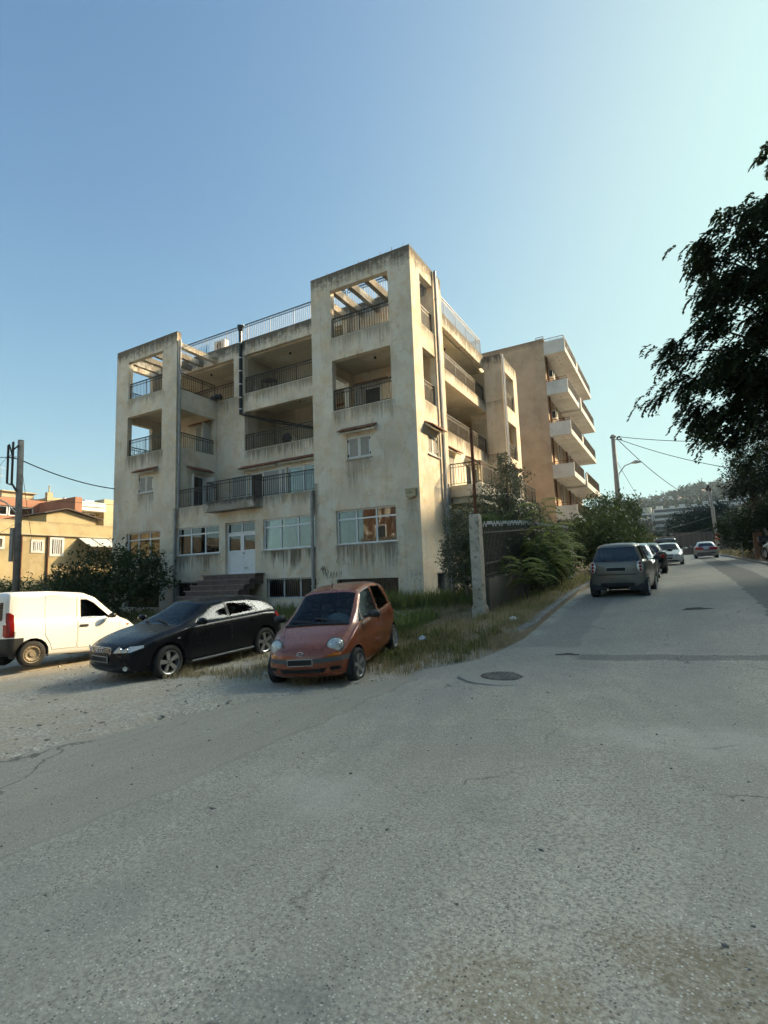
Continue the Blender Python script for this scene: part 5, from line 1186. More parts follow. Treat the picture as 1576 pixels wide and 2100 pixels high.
plate(mo, (-1.0, 0, .58), (-1, 0, 0), .2, .16, 'plate')
for sg in (-1, 1): q = MB(); q.tube([(.42, sg * .3, 1.07), (.40, sg * .38, 1.25)], .01, 5); q.lathe([(0, 0), (.06, 0), (.06, .02), (0, .02)], 10, 'y', off=(.40, sg * .39, 1.27)); q.build('wing_mirror', M['blackplastic'], mo)
# ------------------------------------------------------------------ plants
NR = np.random.default_rng(7)
SHADE_RIDGE = 58.2  # crest height of the added shading hillside
M['leaf_dark'] = leaf_mat('dark_leaf', (.036, .060, .018), (.095, .130, .040), .25)
M['leaf_deep'] = leaf_mat('deep_green_leaf', (.013, .024, .007), (.045, .065, .018), .22)
M['leaf_citrus'] = leaf_mat('glossy_shrub_leaf', (.020, .036, .011), (.066, .095, .028), .2, .4)
M['leaf_olive'] = leaf_mat('olive_leaf', (.075, .088, .050), (.16, .17, .105), .2)
M['leaf_bright'] = leaf_mat('young_green_leaf', (.08, .12, .028), (.20, .235, .065), .4)
M['leaf_far'] = leaf_mat('distant_leaf', (.013, .024, .014), (.030, .045, .024), .0, .9)
M['leaf_yellow'] = leaf_mat('yellowish_leaf', (.085, .105, .028), (.18, .18, .055), .3)
M['leaf_pine'] = leaf_mat('pine_needles', (.016, .027, .012), (.038, .052, .020), .15)
M['grass'] = leaf_mat('green_grass_blades', (.09, .112, .028), (.205, .215, .07), .35, .7)
M['straw'] = leaf_mat('dry_grass_blades', (.19, .148, .072), (.39, .32, .175), .3, .8)
def unit(v): return v / np.maximum(np.linalg.norm(v, axis=1, keepdims=True), 1e-6)
def leaves_at(P, size, jit=.35, droop=0.0, aspect=.45):
    """one diamond leaf per point, random attitude"""
    n = len(P); d = unit(NR.normal(size=(n, 3)) + [0, 0, -droop]); r = unit(np.cross(d, NR.normal(size=(n, 3))))
    s = size * (1 + jit * NR.normal(size=(n, 1))).clip(.4, 2)
    V = np.stack([P - d * s * .5, P + r * s * aspect * .5, P + d * s * .5, P - r * s * aspect * .5], 1).reshape(-1, 3)
    return V, np.arange(4 * n).reshape(-1, 4)
def blob_points(blobs, n, shell_=.55, clump=26, spread=.16):
    """points gathered in twig-size clumps through ellipsoids, thinner inside, so that gaps stay open"""
    w = np.array([b[3] * b[4] * b[5] for b in blobs]) ** .7; w /= w.sum(); out = []
    for b, k in zip(blobs, (w * n).astype(int)):
        m = max(1, k // clump); d = unit(NR.normal(size=(m, 3))); rr = (shell_ + (1 - shell_) * NR.random((m, 1)) ** .6) * (1 + .16 * NR.normal(size=(m, 1)))
        c = d * rr * np.array(b[3:6]) + np.array(b[:3]); q = np.repeat(c, clump, 0)
        out.append(q + NR.normal(size=q.shape) * spread * (b[3] + b[4] + b[5]) / 3)
    return np.concatenate(out)
def tree(name, label, cat, base, blobs, n, size, mat, trunk=(.16, .07), group=None, droop=.2, clump=26, spread=.16, fork=None, shell_=.55, trunk_name='trunk'):
    """blobs are relative to the base"""
    root = empty(name, base, 0, label, cat, group)
    q = MB(); top = np.mean([b[:3] for b in blobs], 0); h = fork or top[2] * .45
    q.tube([(0, 0, -.4), (.04, .02, h * .5), (top[0] * .25, top[1] * .25, h)], [trunk[0] * 1.15, trunk[0], trunk[1] * 1.3], 9)
    for b in blobs:
        e = Vector(b[:3]); s = Vector((top[0] * .2, top[1] * .2, h * .92)); m = s.lerp(e, .5) + Vector((0, 0, -.08 * (e - s).length))
        q.tube([s, m, e], [trunk[1], trunk[1] * .6, trunk[1] * .2], 6)
    q.build(trunk_name, M['bark'], root, smooth=True)
    V, F = leaves_at(blob_points(blobs, n, shell_, clump, spread), size, droop=droop)
    mesh_np('crown', V, F, M[mat], root); return root
def gz(x, y, d=0.0): return (x, y, H(x, y) + d)
# the big dark bush by the left tower and the shrubs beside it
tree('citrus_bush', 'large dark rounded bush in front of the left tower', 'bush', gz(-11.5, 22.6), [(-1.6, 0, 1.5, 1.3, 1.0, 1.0), (-.6, .1, 2.0, 1.3, 1.0, 1.15), (.7, 0, 2.1, 1.25, 1.0, 1.1), (1.5, .1, 1.75, .8, .8, .8), (0, -.3, 1.2, 1.9, .9, .9), (-1.9, 0, .9, .9, .8, .7)], 15000, .13, 'leaf_citrus', (.12, .06), clump=22, spread=.13)
tree('shrub', 'low dark shrub between the left pole and the large bush', 'bush', gz(-14.4, 23.2), [(-.2, 0, .9, 1.2, .9, .7), (.7, .2, 1.3, .8, .7, .8)], 5000, .12, 'leaf_dark', (.06, .03), clump=20)
tree('shrub', 'loose shrub at the left edge behind the timber pole', 'bush', gz(-17.4, 23.5), [(-.6, 0, 1.0, 1.2, .9, .8), (.8, .3, 1.25, 1.0, .8, .9)], 5500, .12, 'leaf_dark', (.06, .03), clump=20)
tree('shrub', 'wispy shrub with upright twigs in front of the yellow house', 'bush', gz(-17.4, 28.5), [(0, 0, 1.5, 1.4, .9, 1.0), (1.0, 0, 2.0, .5, .5, .9), (2.2, .2, 1.6, .8, .6, .9)], 4200, .13, 'leaf_olive', (.06, .03), clump=14)
# olive shrub at the corner of the fence
ob = uv2w(-2.0, -1.2)
tree('olive_tree', 'grey-green olive bush between the corner tower and the fence pillar', 'tree', (*ob, H(*ob)), [(.05, .1, 2.4, .55, .5, .75), (-.25, .2, 1.5, .5, .45, .8), (.15, 0, .9, .45, .4, .5)], 7000, .085, 'leaf_olive', (.08, .035), clump=16, spread=.15, droop=.3)
ob = uv2w(-2.6, 1.6)
tree('olive_tree', 'taller grey-green olive tree growing behind the iron fence under the street balcony', 'tree', (*ob, H(*ob)), [(-.5, 0, 3.1, .7, .6, .9), (.1, .1, 3.9, .6, .5, .7), (-.2, .2, 2.5, .9, .7, .6), (.5, .4, 2.8, .7, .7, .7), (.1, .2, 4.6, .35, .3, .45)], 9500, .09, 'leaf_olive', (.10, .04), clump=16, spread=.15, droop=.3)
ob = uv2w(-2.3, 5.2)
tree('olive_tree', 'low grey-green olive growing further along behind the fence', 'tree', (*ob, H(*ob)), [(0, 0, 2.2, .9, .9, .7), (.6, .6, 2.7, .8, .8, .6), (-.5, .5, 1.5, .9, .8, .7)], 6000, .09, 'leaf_olive', (.09, .04), clump=16, droop=.3)
# trees of heaven: arching fronds with paired leaflets
def frond(L, n, droop, lw, ll):
    pts = []; V = []
    for i in range(n):
        t = (i + 1) / n; x = L * t * (1 - .12 * t * t); z = L * (.80 * t - droop * t * t)
        w = math.sin(math.pi * min(1, .18 + .8 * t)) ** .7
        for s in (-1, 1):
            a = np.array([x, 0, z]); tip = a + np.array([ll * .45, s * ll * w, -ll * .35 * w]); sd = np.array([lw, -s * lw * .2, 0])
            V += [a, a * .5 + tip * .5 + sd, tip, a * .5 + tip * .5 - sd]
    return np.array(V)
def heaven(name, label, base, stems, mat='leaf_bright', fl=.62, nf=11):
    root = empty(name, base, 0, label, 'plant', 'trees of heaven along the fence'); q = MB(); VV = []
    for (dx, dy, h) in stems:
        q.tube([(dx * .2, dy * .2, -.2), (dx * .6, dy * .6, h * .55), (dx, dy, h)], [.03, .022, .012], 6)
        for k2 in range(nf):
            t = .70 + .30 * (k2 / (nf - 1)); az = k2 * 2.4 + dx * 9 + NR.normal() * .25; L = fl * NR.uniform(.7, 1.15)
            f = frond(L, 11, NR.uniform(.65, 1.5), .042, .21); c, s = math.cos(az), math.sin(az)
            R = np.array([[c, -s, 0], [s, c, 0], [0, 0, 1]]); VV.append(f @ R.T + np.array([dx * t, dy * t, h * t]))
    q.build('stem', M['bark'], root, smooth=True); V = np.concatenate(VV)
    mesh_np('fronds', V, np.arange(len(V)).reshape(-1, 4), M[mat], root); return root
heaven('tree_of_heaven', 'tall feathery-leaved sapling rising above the middle of the fence', gz(*uv2w(-3.85, 1.0)), [(0, 0, 3.0), (.45, .3, 2.2), (-.25, .3, 1.7)], fl=.95, nf=11)
heaven('tree_of_heaven', 'low spreading feathery sapling on the verge before the fence', gz(*uv2w(-3.75, -1.4)), [(0, 0, 1.3), (.3, .25, .9)], fl=.9, nf=10)
heaven('tree_of_heaven', 'feathery sapling leaning over the verge beside the silver two-seater', gz(*uv2w(-3.7, 3.4)), [(.1, -.1, 2.4), (.5, .3, 1.7), (.0, .5, 2.0)], fl=.95, nf=10)
heaven('tree_of_heaven', 'short feathery sapling at the far end of the fence by the sheet-metal gate', gz(*uv2w(-3.5, 5.6)), [(0, 0, 2.1), (.3, .3, 1.7)], fl=.95, nf=8)
heaven('tree_of_heaven', 'bright feathery sapling right beside the crumbling pillar', gz(*uv2w(-3.75, .6)), [(0, 0, 1.7), (.35, .1, 1.2)], fl=.85, nf=10)
heaven('tree_of_heaven', 'drooping feathery sapling half-way between pillar and gate, lowest of the row', gz(*uv2w(-4.0, 2.2)), [(0, 0, 1.35), (.4, .2, 1.0), (-.1, .4, .8)], fl=.95, nf=10)
tree('shrub', 'dense dark shrub on the verge hiding the middle of the fence wall', 'bush', gz(*uv2w(-3.7, 2.6)), [(0, 0, .8, .5, .6, .6), (.5, .9, 1.0, .6, .7, .7), (.9, 1.9, 1.1, .6, .7, .7)], 5000, .10, 'leaf_dark', (.04, .02), clump=18)
tree('shrub', 'dark undergrowth shrub leaning against the iron fence', 'bush', gz(*uv2w(-3.35, 1.2)), [(0, 0, 1.1, .6, .6, .8), (.5, .8, 1.2, .7, .7, .8), (1.0, 1.8, 1.2, .7, .8, .8), (.2, -.7, .8, .4, .5, .5), (1.3, 2.6, 1.5, .7, .8, .8)], 9000, .10, 'leaf_dark', (.05, .025), clump=18)
tree('shrub', 'tangled dark shrub rising behind the fence right next to the crumbling pillar', 'bush', gz(*uv2w(-2.75, -1.6)), [(0, 0, 1.2, .45, .6, .8), (.3, .7, 1.7, .45, .6, .7), (.6, 1.5, 2.0, .5, .7, .7), (.9, 2.4, 2.2, .5, .7, .7), (.2, .2, 2.3, .35, .45, .4)], 8500, .10, 'leaf_dark', (.05, .025), clump=16, spread=.17)
tree('shrub', 'tall dark shrub behind the iron fence, below the street balcony', 'bush', gz(*uv2w(-1.6, 3.6)), [(0, 0, 1.3, 1.0, 1.0, 1.2), (1.2, 2.0, 1.4, 1.0, 1.1, 1.2), (2.2, 4.0, 1.5, 1.1, 1.2, 1.3)], 9000, .12, 'leaf_dark', (.06, .03), clump=18)
# left side of the street further up
tree('street_tree', 'dense dark green tree behind the lamp pole on the left side of the street', 'tree', gz(14.3, 33.5), [(-1.5, 0, 2.2, 1.5, 1.3, 1.4), (0, .3, 3.6, 1.5, 1.4, 1.3), (1.2, .4, 3.4, 1.1, 1.0, 1.3), (.2, -.4, 1.7, 1.8, 1.3, 1.2), (1.6, .2, 2.0, 1.0, 1.0, .9)], 13000, .17, 'leaf_dark', (.16, .07), clump=22)
tree('street_tree', 'dark low-branched tree behind the sheet-metal gate on the left', 'tree', gz(11.2, 27.5), [(-.6, 0, 1.7, 1.2, 1.1, 1.2), (.7, .3, 2.1, 1.2, 1.2, 1.3), (.3, 0, 1.0, 1.3, 1.0, .8)], 9000, .15, 'leaf_dark', (.12, .05), clump=22)
tree('street_tree', 'sunlit yellow-green bushy tree beside the far parked cars', 'tree', gz(23.6, 48.5), [(-1.0, 0, 1.3, 1.3, 1.1, .9), (.6, .3, 1.7, 1.2, 1.1, .9), (1.3, 0, .9, .9, .9, .7)], 6500, .18, 'leaf_yellow', (.14, .06), clump=20)
tree('street_tree', 'grey-green tree far up on the left of the street end', 'tree', gz(31.5, 72), [(-4, 0, 2.0, 2.5, 2, 1.6), (-1, 0, 1.4, 2, 2, 1.2)], 3500, .3, 'leaf_far', (.2, .09), clump=18)
tree('street_tree', 'round dark tree above the stone wall at the street end', 'tree', gz(45.8, 80), [(0, 0, 4.6, 2.6, 2, 1.8), (2.6, 0, 5.0, 2.4, 2, 2.0), (5.5, 0, 5.6, 2.6, 2, 2.4)], 6000, .32, 'leaf_far', (.2, .09), clump=18)
# right side
tree('pine_tree', 'dark pine with a bare leaning trunk on the right of the street', 'tree', gz(23.3, 33.0), [(-.2, 0, 5.0, 1.3, 1.2, .9), (.3, .2, 6.2, 1.5, 1.4, 1.0), (1.4, .2, 5.2, 1.5, 1.4, 1.3), (1.2, .4, 7.4, 1.6, 1.5, 1.1), (2.6, 0, 6.0, 1.5, 1.4, 1.7), (-.9, .1, 4.3, .7, .8, .6)], 17000, .15, 'leaf_pine', (.20, .10), clump=24, droop=.4, fork=3.4)
tree('street_tree', 'broad dark hedge-like tree behind the motorcycle', 'tree', gz(24.6, 34.5), [(-1.4, -.4, 1.8, 1.4, 1.2, 1.2), (.4, 0, 2.4, 1.6, 1.4, 1.4), (2.2, 0, 2.6, 1.8, 1.5, 1.7), (-.9, -1.5, 1.0, .9, .9, .9)], 15000, .17, 'leaf_deep', (.15, .06), clump=22)
tree('street_tree', 'dark tree further up behind the sloping street pole on the right', 'tree', gz(36.0, 50.0), [(-1.2, 0, 2.0, 1.6, 1.5, 1.5), (1.0, .3, 3.6, 2.0, 1.6, 1.8), (2.6, 0, 5.2, 2.0, 1.8, 2.0), (.2, 0, 1.0, 1.4, 1.2, .9)], 9000, .22, 'leaf_pine', (.2, .09), clump=20)
tree('street_tree', 'small bushy tree hanging over the rendered gate pillars on the right', 'tree', gz(21.6, 29.6), [(-.6, 0, 2.2, .8, .8, .5), (.3, 0, 2.6, 1.0, .9, .8), (1.4, 0, 3.2, 1.2, 1.1, 1.2), (2.4, .5, 2.2, 1.2, 1.2, 1.4)], 13000, .14, 'leaf_deep', (.09, .04), clump=20)
# the big overhanging tree: arching boughs hung with feathery sprays
def drooping_tree(name, label, base, boughs, mat, n_spray, seed):
    R_ = np.random.default_rng(seed); root = empty(name, base, 0, label, 'tree')
    q = MB(); q.tube([(0, 0, -.5), (-.1, 0, 2.2), (-.25, .1, 4.6), (-.2, 0, 8), (0, 0, 11.5), (.1, 0, 13)], [.42, .34, .30, .22, .13, .05], 10)
    LV = []
    for (tx, ty, tz, sz) in boughs:
        s = np.array([-.2, 0, sz]); e = np.array([tx, ty, tz]); L = np.linalg.norm(e - s)
        m1 = s * .65 + e * .35 + [R_.normal() * .4, R_.normal() * .4, .10 * L]; m2 = s * .3 + e * .7 + [R_.normal() * .3, R_.normal() * .3, .10 * L]
        P4 = crom(np.array([s, m1, m2, e]), 6); k2 = len(P4)
        q.tube(list(P4), list(np.linspace(.085, .012, k2)), 6)
        n = int(n_spray * L / 6)
        # side twigs gather the sprays into tufts
        nt_ = max(4, n // 16); tt = .25 + .75 * R_.random(nt_) ** .8; idx = (tt * (k2 - 1)).astype(int).clip(0, k2 - 2)
        tc = P4[idx] + R_.normal(size=(nt_, 3)) * (np.array([.66, .66, .36]) * (1.3 - .75 * tt)[:, None])
        wh = R_.integers(0, nt_, n); t = tt[wh]; p = tc[wh] + R_.normal(size=(n, 3)) * [.24, .24, .17]
        out = unit((e - s) * [1, 1, .2] + R_.normal(size=(n, 3)) * [2.2, 2.2, 1.0]); ln = R_.uniform(.35, .75, n)[:, None]
        side = unit(np.cross(out, [0, 0, 1.])); nn = 9
        for a in range(nn):
            u_ = (a + 1) / nn; c = p + out * ln * u_ * (1 - .25 * u_); c[:, 2] -= .66 * ln[:, 0] * u_ * u_
            for sg in (-1, 1):
                d = out * .5 + side * sg * .8 + R_.normal(size=(n, 3)) * .22; d[:, 2] -= .9 * u_; d = unit(d)
                l = .20 * R_.uniform(.7, 1.25, (n, 1)) * (1.15 - .4 * u_); w = unit(np.cross(d, [0, 0, 1.])) * .045
                LV.append(np.stack([c, c + d * l * .5 + w, c + d * l, c + d * l * .5 - w], 1).reshape(-1, 3))
    q.build('trunk', M['bark'], root, smooth=True); V = np.concatenate(LV)
    mesh_np('crown', V, np.arange(len(V)).reshape(-1, 4), M[mat], root); return root
bt = (16.5, 17.2); bz = H(*bt)
BG = []
for (x, y, z) in ((9.15, 17, 8.7), (9.5, 16.2, 9.2), (9.65, 17.3, 7.6), (10.0, 18, 6.6), (10.8, 17.2, 5.9), (10.1, 15.8, 7.4), (10.4, 17, 10.5), (10.9, 16.6, 12.1), (11.0, 17.8, 12.5), (11.2, 16.2, 10.9), (12.1, 17, 13.8), (12.4, 16.2, 13.0), (12.9, 17.5, 14.4), (13.8, 16.8, 15.2), (11.6, 18.2, 9.4), (11.2, 15.2, 8.6), (12.0, 15, 10.8), (12.6, 14.6, 7.4), (12.2, 18.6, 7.0), (13.2, 15.0, 12.8), (14.5, 14.4, 9.5), (14.8, 14.2, 12), (14.5, 17.3, 16.0), (15.2, 16.5, 16.4), (13.4, 19.2, 8.5), (11.5, 16.8, 7.2), (12.4, 17.4, 9.8), (12.8, 16.4, 11.4), (13.2, 16.4, 6.4), (13.6, 15.2, 8.2), (11.9, 17, 11.6), (13.3, 17.4, 13.4), (17.5, 15, 9), (18.5, 18, 11), (17, 20, 13), (16.5, 14, 14), (19, 17, 7), (12.8, 16.8, 5.4), (13.8, 18.0, 5.0), (14.2, 16.0, 5.6)):
    BG.append((x + .85 - bt[0], y + .1 - bt[1], z - bz, max(2.4, (z - bz) * .62)))
drooping_tree('overhanging_tree', 'big dark feathery tree with drooping boughs reaching in from the right edge', (*bt, bz), BG, 'leaf_deep', 165, 11)
# steep hillside added out of view on the right, to shade the street
hu = np.array([-26, -34, -44, -54, -60, -66, -80, -110, -160, -240.]); hzv = np.array([.0, .10, .42, .82, 1.0, .99, .9, .75, .5, .1]); hv = np.arange(-110, 215, 6.0)
HU, HV = np.meshgrid(hu, hv); edge_ = np.clip((HV + 110) / 50, 0, 1) * np.clip((209 - HV) / 50, 0, 1)
HZ = np.interp(HU, hu[::-1], hzv[::-1]) * SHADE_RIDGE * edge_ + .5 * np.sin(HV * .35 + HU) * (HU < -30) + np.where(HU > -30, -1.0, 0)
n = len(hu); i, j = np.meshgrid(np.arange(n - 1), np.arange(len(hv) - 1)); a = (j * n + i).ravel()
k = NT('shade_slope'); v = k.coord(); n1 = k.noise(v, .15, 6, .65); k.set(Base_Color=k.mix(k.ramp(n1, [(.4, 0.), (.6, 1.)]), (.05, .06, .025), (.20, .17, .11)), Roughness=.95)
o = local_obj(mesh_np('hill', np.stack([-HU, HV, HZ], -1).reshape(-1, 3), np.stack([a, a + n, a + n + 1, a + 1], 1), k.m, smooth=True)); o['kind'] = 'structure'  # added only to block the sun, unlike the far hill
# ------------------------------------------------------------------ grass and weeds
def blades(name, pts, h, w, mat, lean=.45, label_kind='stuff'):
    P = np.asarray(pts); n = len(P); az = NR.random(n) * 2 * math.pi; hh = (h * (1 + .38 * NR.normal(size=n))).clip(h * .25, h * 2.1) if np.isscalar(h) else h * (1 + .3 * NR.normal(size=n)).clip(.3, 2)
    d = np.stack([np.cos(az), np.sin(az), 0 * az], 1); s = np.stack([-np.sin(az), np.cos(az), 0 * az], 1) * (w * (.6 + .8 * NR.random(n)))[:, None]
    le = (lean * NR.random(n) * hh)[:, None]
    a = P - s; b = P + s; m = P + d * le * .35 + np.stack([0 * hh, 0 * hh, hh * .6], 1); t = P + d * le + np.stack([0 * hh, 0 * hh, hh * (1 - .3 * NR.random(n))], 1)
    V = np.stack([a, b, m + s * .7, t, m - s * .7], 1).reshape(-1, 3); i = np.arange(n)[:, None] * 5
    F = np.concatenate([i + [0, 1, 2, 4], i + [4, 2, 3, 3]]);
    F4 = (i + [0, 1, 2, 4]); me_V = V
    V2 = np.concatenate([V, t[:, :] + s * .04]); F5 = np.concatenate([i + 4, i + 2, (np.arange(n) + 5 * n)[:, None], i + 3], 1)
    o = mesh_np(name, V2, np.concatenate([F4, F5]), M[mat]); o['kind'] = 'stuff'; return o
def scatter_uv(n, fu, cl=0, cs=.12):
    m = n // cl if cl else n; u, v = fu(m)
    if cl: u = np.repeat(u, cl) + NR.normal(size=m * cl) * cs; v = np.repeat(v, cl) + NR.normal(size=m * cl) * cs
    x = CX + u * DA[0] + v * DB[0]; y = CY + u * DA[1] + v * DB[1]; U, V_ = u, v
    fade = np.clip((V_ + 6.4) / .8, 0, 1) * np.clip((-U - 1.0) / 2.5, 0, 1)
    z = Hn(x, y) + .10 * fade; RL = np.interp(v, _fv, np.array([road_left(q) for q in _fv])); ok = u > RL + .02
    return np.stack([x, y, z - .01], 1)[ok]
U_ = lambda a, b: (lambda m: NR.uniform(a, b, m))
blades('tall_grass', np.concatenate([scatter_uv(4800, lambda m: (NR.uniform(-2.9, 2.0, m), -.15 - 1.3 * NR.random(m) ** 1.3), 22, .10), scatter_uv(2500, lambda m: (NR.uniform(.6, 2.6, m), NR.uniform(-2.2, -.6, m)), 14, .11)]), .46, .008, 'grass', .6)
blades('verge_grass', np.concatenate([scatter_uv(2600, lambda m: (NR.uniform(-4.6, -.5, m), NR.uniform(-8.2, -1.2, m)), 26, .09), scatter_uv(3500, lambda m: (NR.uniform(-4.55, -3.3, m), NR.uniform(-3, 9, m)), 14, .13)]), .13, .006, 'grass', .9)
blades('dry_weeds', np.concatenate([scatter_uv(13000, lambda m: (NR.uniform(-4.7, -.2, m), NR.uniform(-8.9, -1.0, m)), 34, .11), scatter_uv(1500, lambda m: (NR.uniform(-4.6, -.4, m), NR.uniform(-8.6, -2.0, m))), scatter_uv(2200, lambda m: (NR.uniform(-2.8, 3, m), NR.normal(-9.2, .25, m)), 16, .12), scatter_uv(5000, lambda m: (NR.uniform(-4.6, -3.3, m), NR.uniform(-4, 14, m)), 16, .12), scatter_uv(5000, lambda m: (NR.uniform(0, 16, m), NR.uniform(-3.8, -.4, m)), 16, .14), scatter_uv(1200, lambda m: (NR.uniform(-1.5, 6, m), NR.normal(-7.4, .5, m)), 16, .1)]), .13, .0055, 'straw', 1.1)
blades('lot_weeds', np.concatenate([scatter_uv(6000, lambda m: (NR.uniform(3, 22, m), NR.uniform(-3.6, -.3, m)), 18, .16)]), .33, .009, 'grass', .6)
blades('leafy_weeds', scatter_uv(2400, lambda m: (NR.uniform(-4.3, -1.8, m), NR.uniform(-7.9, -5.4, m)), 30, .09), .15, .011, 'leaf_yellow', .8)
# white-flowered weeds behind the orange car, litter
fl = scatter_uv(420, lambda m: (NR.uniform(-1.6, .3, m), NR.uniform(-5.6, -3.6, m)), 6, .08); fl[:, 2] += NR.uniform(.18, .42, len(fl))
V, F = leaves_at(fl, .028, aspect=.9); o = mesh_np('weed_flowers', V, F, plain('weed_flower', (.6, .6, .55), .8)); o['kind'] = 'stuff'
blades('leafy_weeds', scatter_uv(4200, lambda m: (NR.uniform(-1.9, .5, m), NR.uniform(-5.9, -3.4, m)), 12, .10), .30, .016, 'leaf_bright', .7)
fr = scatter_uv(900, lambda m: (NR.uniform(11.5, 14.8, m) * -1, NR.uniform(24, 52, m)), 9, .2)
P_ = np.array([[*uv2w(u, v), H(*uv2w(u, v)) + .1] for u, v in zip(-NR.uniform(11.4, 13.2, 2600), NR.uniform(22, 56, 2600))]); blades('verge_weeds', P_, .35, .02, 'straw', .8)
for (u, v, lb) in ((-4.25, -4.3, 'crumpled white paper lying on the dry verge by the kerb'), (-2.9, -6.4, 'small white scrap of litter among the weeds in front of the pillar')):
    x, y = uv2w(u, v); q = MB(); n = 9; vs = [(0, 0, .09)]
    for j in range(n): th = 2 * math.pi * j / n; r_ = .10 + .035 * math.sin(j * 2.7 + u); vs.append((r_ * math.cos(th), r_ * .7 * math.sin(th), .02 + .035 * math.sin(j * 4.1)))
    q.add(vs, [(0, 1 + j, 1 + (j + 1) % n) for j in range(n)] + [tuple(range(1, n + 1))[::-1]]); tag(q.build('litter', M['bag'], None, loc=(x, y, H(x, y) + .13)), lb, 'litter')
# loose stones on the lot edge
st_ = scatter_uv(1500, lambda m: (NR.uniform(-3.5, 12, m), NR.uniform(-14, -6.5, m)))
def pebbles(name, P, r0, mat):
    base = np.array([[1, 0, 0], [-1, 0, 0], [0, 1, 0], [0, -1, 0], [0, 0, 1], [0, 0, -1]]) * [1, .8, .55]; tri = np.array([[0, 2, 4], [2, 1, 4], [1, 3, 4], [3, 0, 4], [2, 0, 5], [1, 2, 5], [3, 1, 5], [0, 3, 5]])
    n = len(P); s = r0 * NR.lognormal(0, .5, n).clip(.3, 3); a = NR.random(n) * 6.28; c, q = np.cos(a), np.sin(a)
    B = base[None] * s[:, None, None] * (1 + .25 * NR.normal(size=(n, 6, 1))); X = B[..., 0] * c[:, None] - B[..., 1] * q[:, None]; Y = B[..., 0] * q[:, None] + B[..., 1] * c[:, None]
    V = np.stack([X, Y, B[..., 2]], -1) + P[:, None]; o = mesh_np(name, V.reshape(-1, 3), (tri[None] + 6 * np.arange(n)[:, None, None]).reshape(-1, 3), mat); o['kind'] = 'stuff'; return o
pebbles('loose_stones', st_ + [0, 0, .006], .020, plain('lot_stone', (.36, .33, .28), .95, var=.5, scale=20))
rs = []
for i in range(900):
    u = NR.uniform(-11, -1); v = NR.uniform(-17, -5); 
    if u < road_left(v) - .1: x, y = uv2w(u, v); rs.append((x, y, H(x, y) + .014))
pebbles('road_grit', np.array(rs), .007, plain('road_grit_stone', (.20, .19, .17), .95, var=.6, scale=40))
# ------------------------------------------------------------------ pillar, fence, gate
k = NT('cracked_pillar_render'); v = k.coord(); n1 = k.noise(v, 2.2, 6, .7); n2 = k.noise(v, 7, 5, .7)
c = k.mix(k.ramp(n1, [(.40, 0.), (.60, 1.)]), (.36, .305, .23), (.52, .48, .40)); c = k.mix(k.ramp(n2, [(.56, 0.), (.64, .9)]), c, (.11, .095, .075))
k.set(Base_Color=c, Roughness=.92); k.bump(n2, .8, .03); M['pillar'] = k.m
pu, pv = -3.13, -3.33; px_, py_ = uv2w(pu, pv); pz = H(px_, py_) + .05
t = empty('fence_pillar', (px_, py_, pz), -YAW, 'crumbling rendered pillar at the near end of the iron fence', 'pillar')
bm = bmesh.new(); bmesh.ops.create_grid(bm, x_segments=1, y_segments=1, size=.5); bm.free()
q = MB(); prof = [(-.3, .17, .17), (0, .17, .16), (.25, .175, .17), (.32, .145, .15), (.8, .132, .135), (1.5, .136, .135), (2.2, .134, .135), (2.62, .13, .132), (2.66, .1, .1)]
vs = []
for (z, a, b) in prof:
    for j in range(16):
        th = 2 * math.pi * j / 16; cx_, cy_ = math.cos(th), math.sin(th); m_ = 1 / max(abs(cx_), abs(cy_)) * .97; jx = 1 + .05 * math.sin(j * 7 + z * 9)
        vs.append((cx_ * a * m_ * jx, cy_ * b * m_ * jx, z))
q.add(vs, [(i * 16 + j, i * 16 + (j + 1) % 16, (i + 1) * 16 + (j + 1) % 16, (i + 1) * 16 + j) for i in range(len(prof) - 1) for j in range(16)] + [tuple(range((len(prof) - 1) * 16, len(prof) * 16))]); q.build('shaft', M['pillar'], t)
q = MB(); q.tube([(.02, 0, 2.6), (.02, 0, 4.98)], .045, 8); q.build('rusty_post', M['rust'], t)
M['base_wall'] = stucco('shaded_base_wall', (.13, .115, .09), stain=(.03, .028, .022), pale=(.2, .18, .15), streak=1.5, orange=.1)  # shade under the plants put into the wall's dark colour
t = empty('iron_fence', (CX, CY, 0), -YAW, 'dark iron picket fence on a low wall, running up the street from the pillar', 'fence')
q = BB(); vs = list(np.arange(-3.1, 9.7, .5))
for a, b in zip(vs, vs[1:]): q.b(-3.33, -3.13, a + .001, b - .001, Huv(-3.2, a) - .3, max(Huv(-3.2, a), Huv(-3.2, b)) + .95)
q.build('base_wall', M['base_wall'], t)
q = BB(); v = -3.02
while v < 9.5:
    z = Huv(-3.2, v) + .95; top = z + (1.46 if int(v * 10) % 3 else 1.40) + .0
    q.bar((3.23, v, z + .06), (3.23, v, top), .022); q.mi = 1; q.bar((3.23, v, top), (3.23, v, top + .09), .036, .02); q.mi = 0; v += .125
q.build('pickets', [M['iron'], M['galv']], t)  # paler tips: sky reflection put into their colour
for dz in (.12, .42, 1.25):
    q = BB(); q.bar((3.23, -3.05, Huv(-3.2, -3) + .95 + dz), (3.23, 2, Huv(-3.2, 2) + .95 + dz), .03, .045); q.bar((3.23, 2, Huv(-3.2, 2) + .95 + dz), (3.23, 9.5, Huv(-3.2, 9.5) + .95 + dz), .03, .045); q.build('rail', M['iron'], t)
gp = uv2w(-3.35, 7.6); t = empty('sheet_metal_gate', (*gp, H(*gp)), -YAW, 'patched grey sheet-metal gate behind the silver two-seater', 'gate')
M['sheet'] = plain('grey_sheet_metal', (.20, .20, .185), .7, .3, .35, 3)
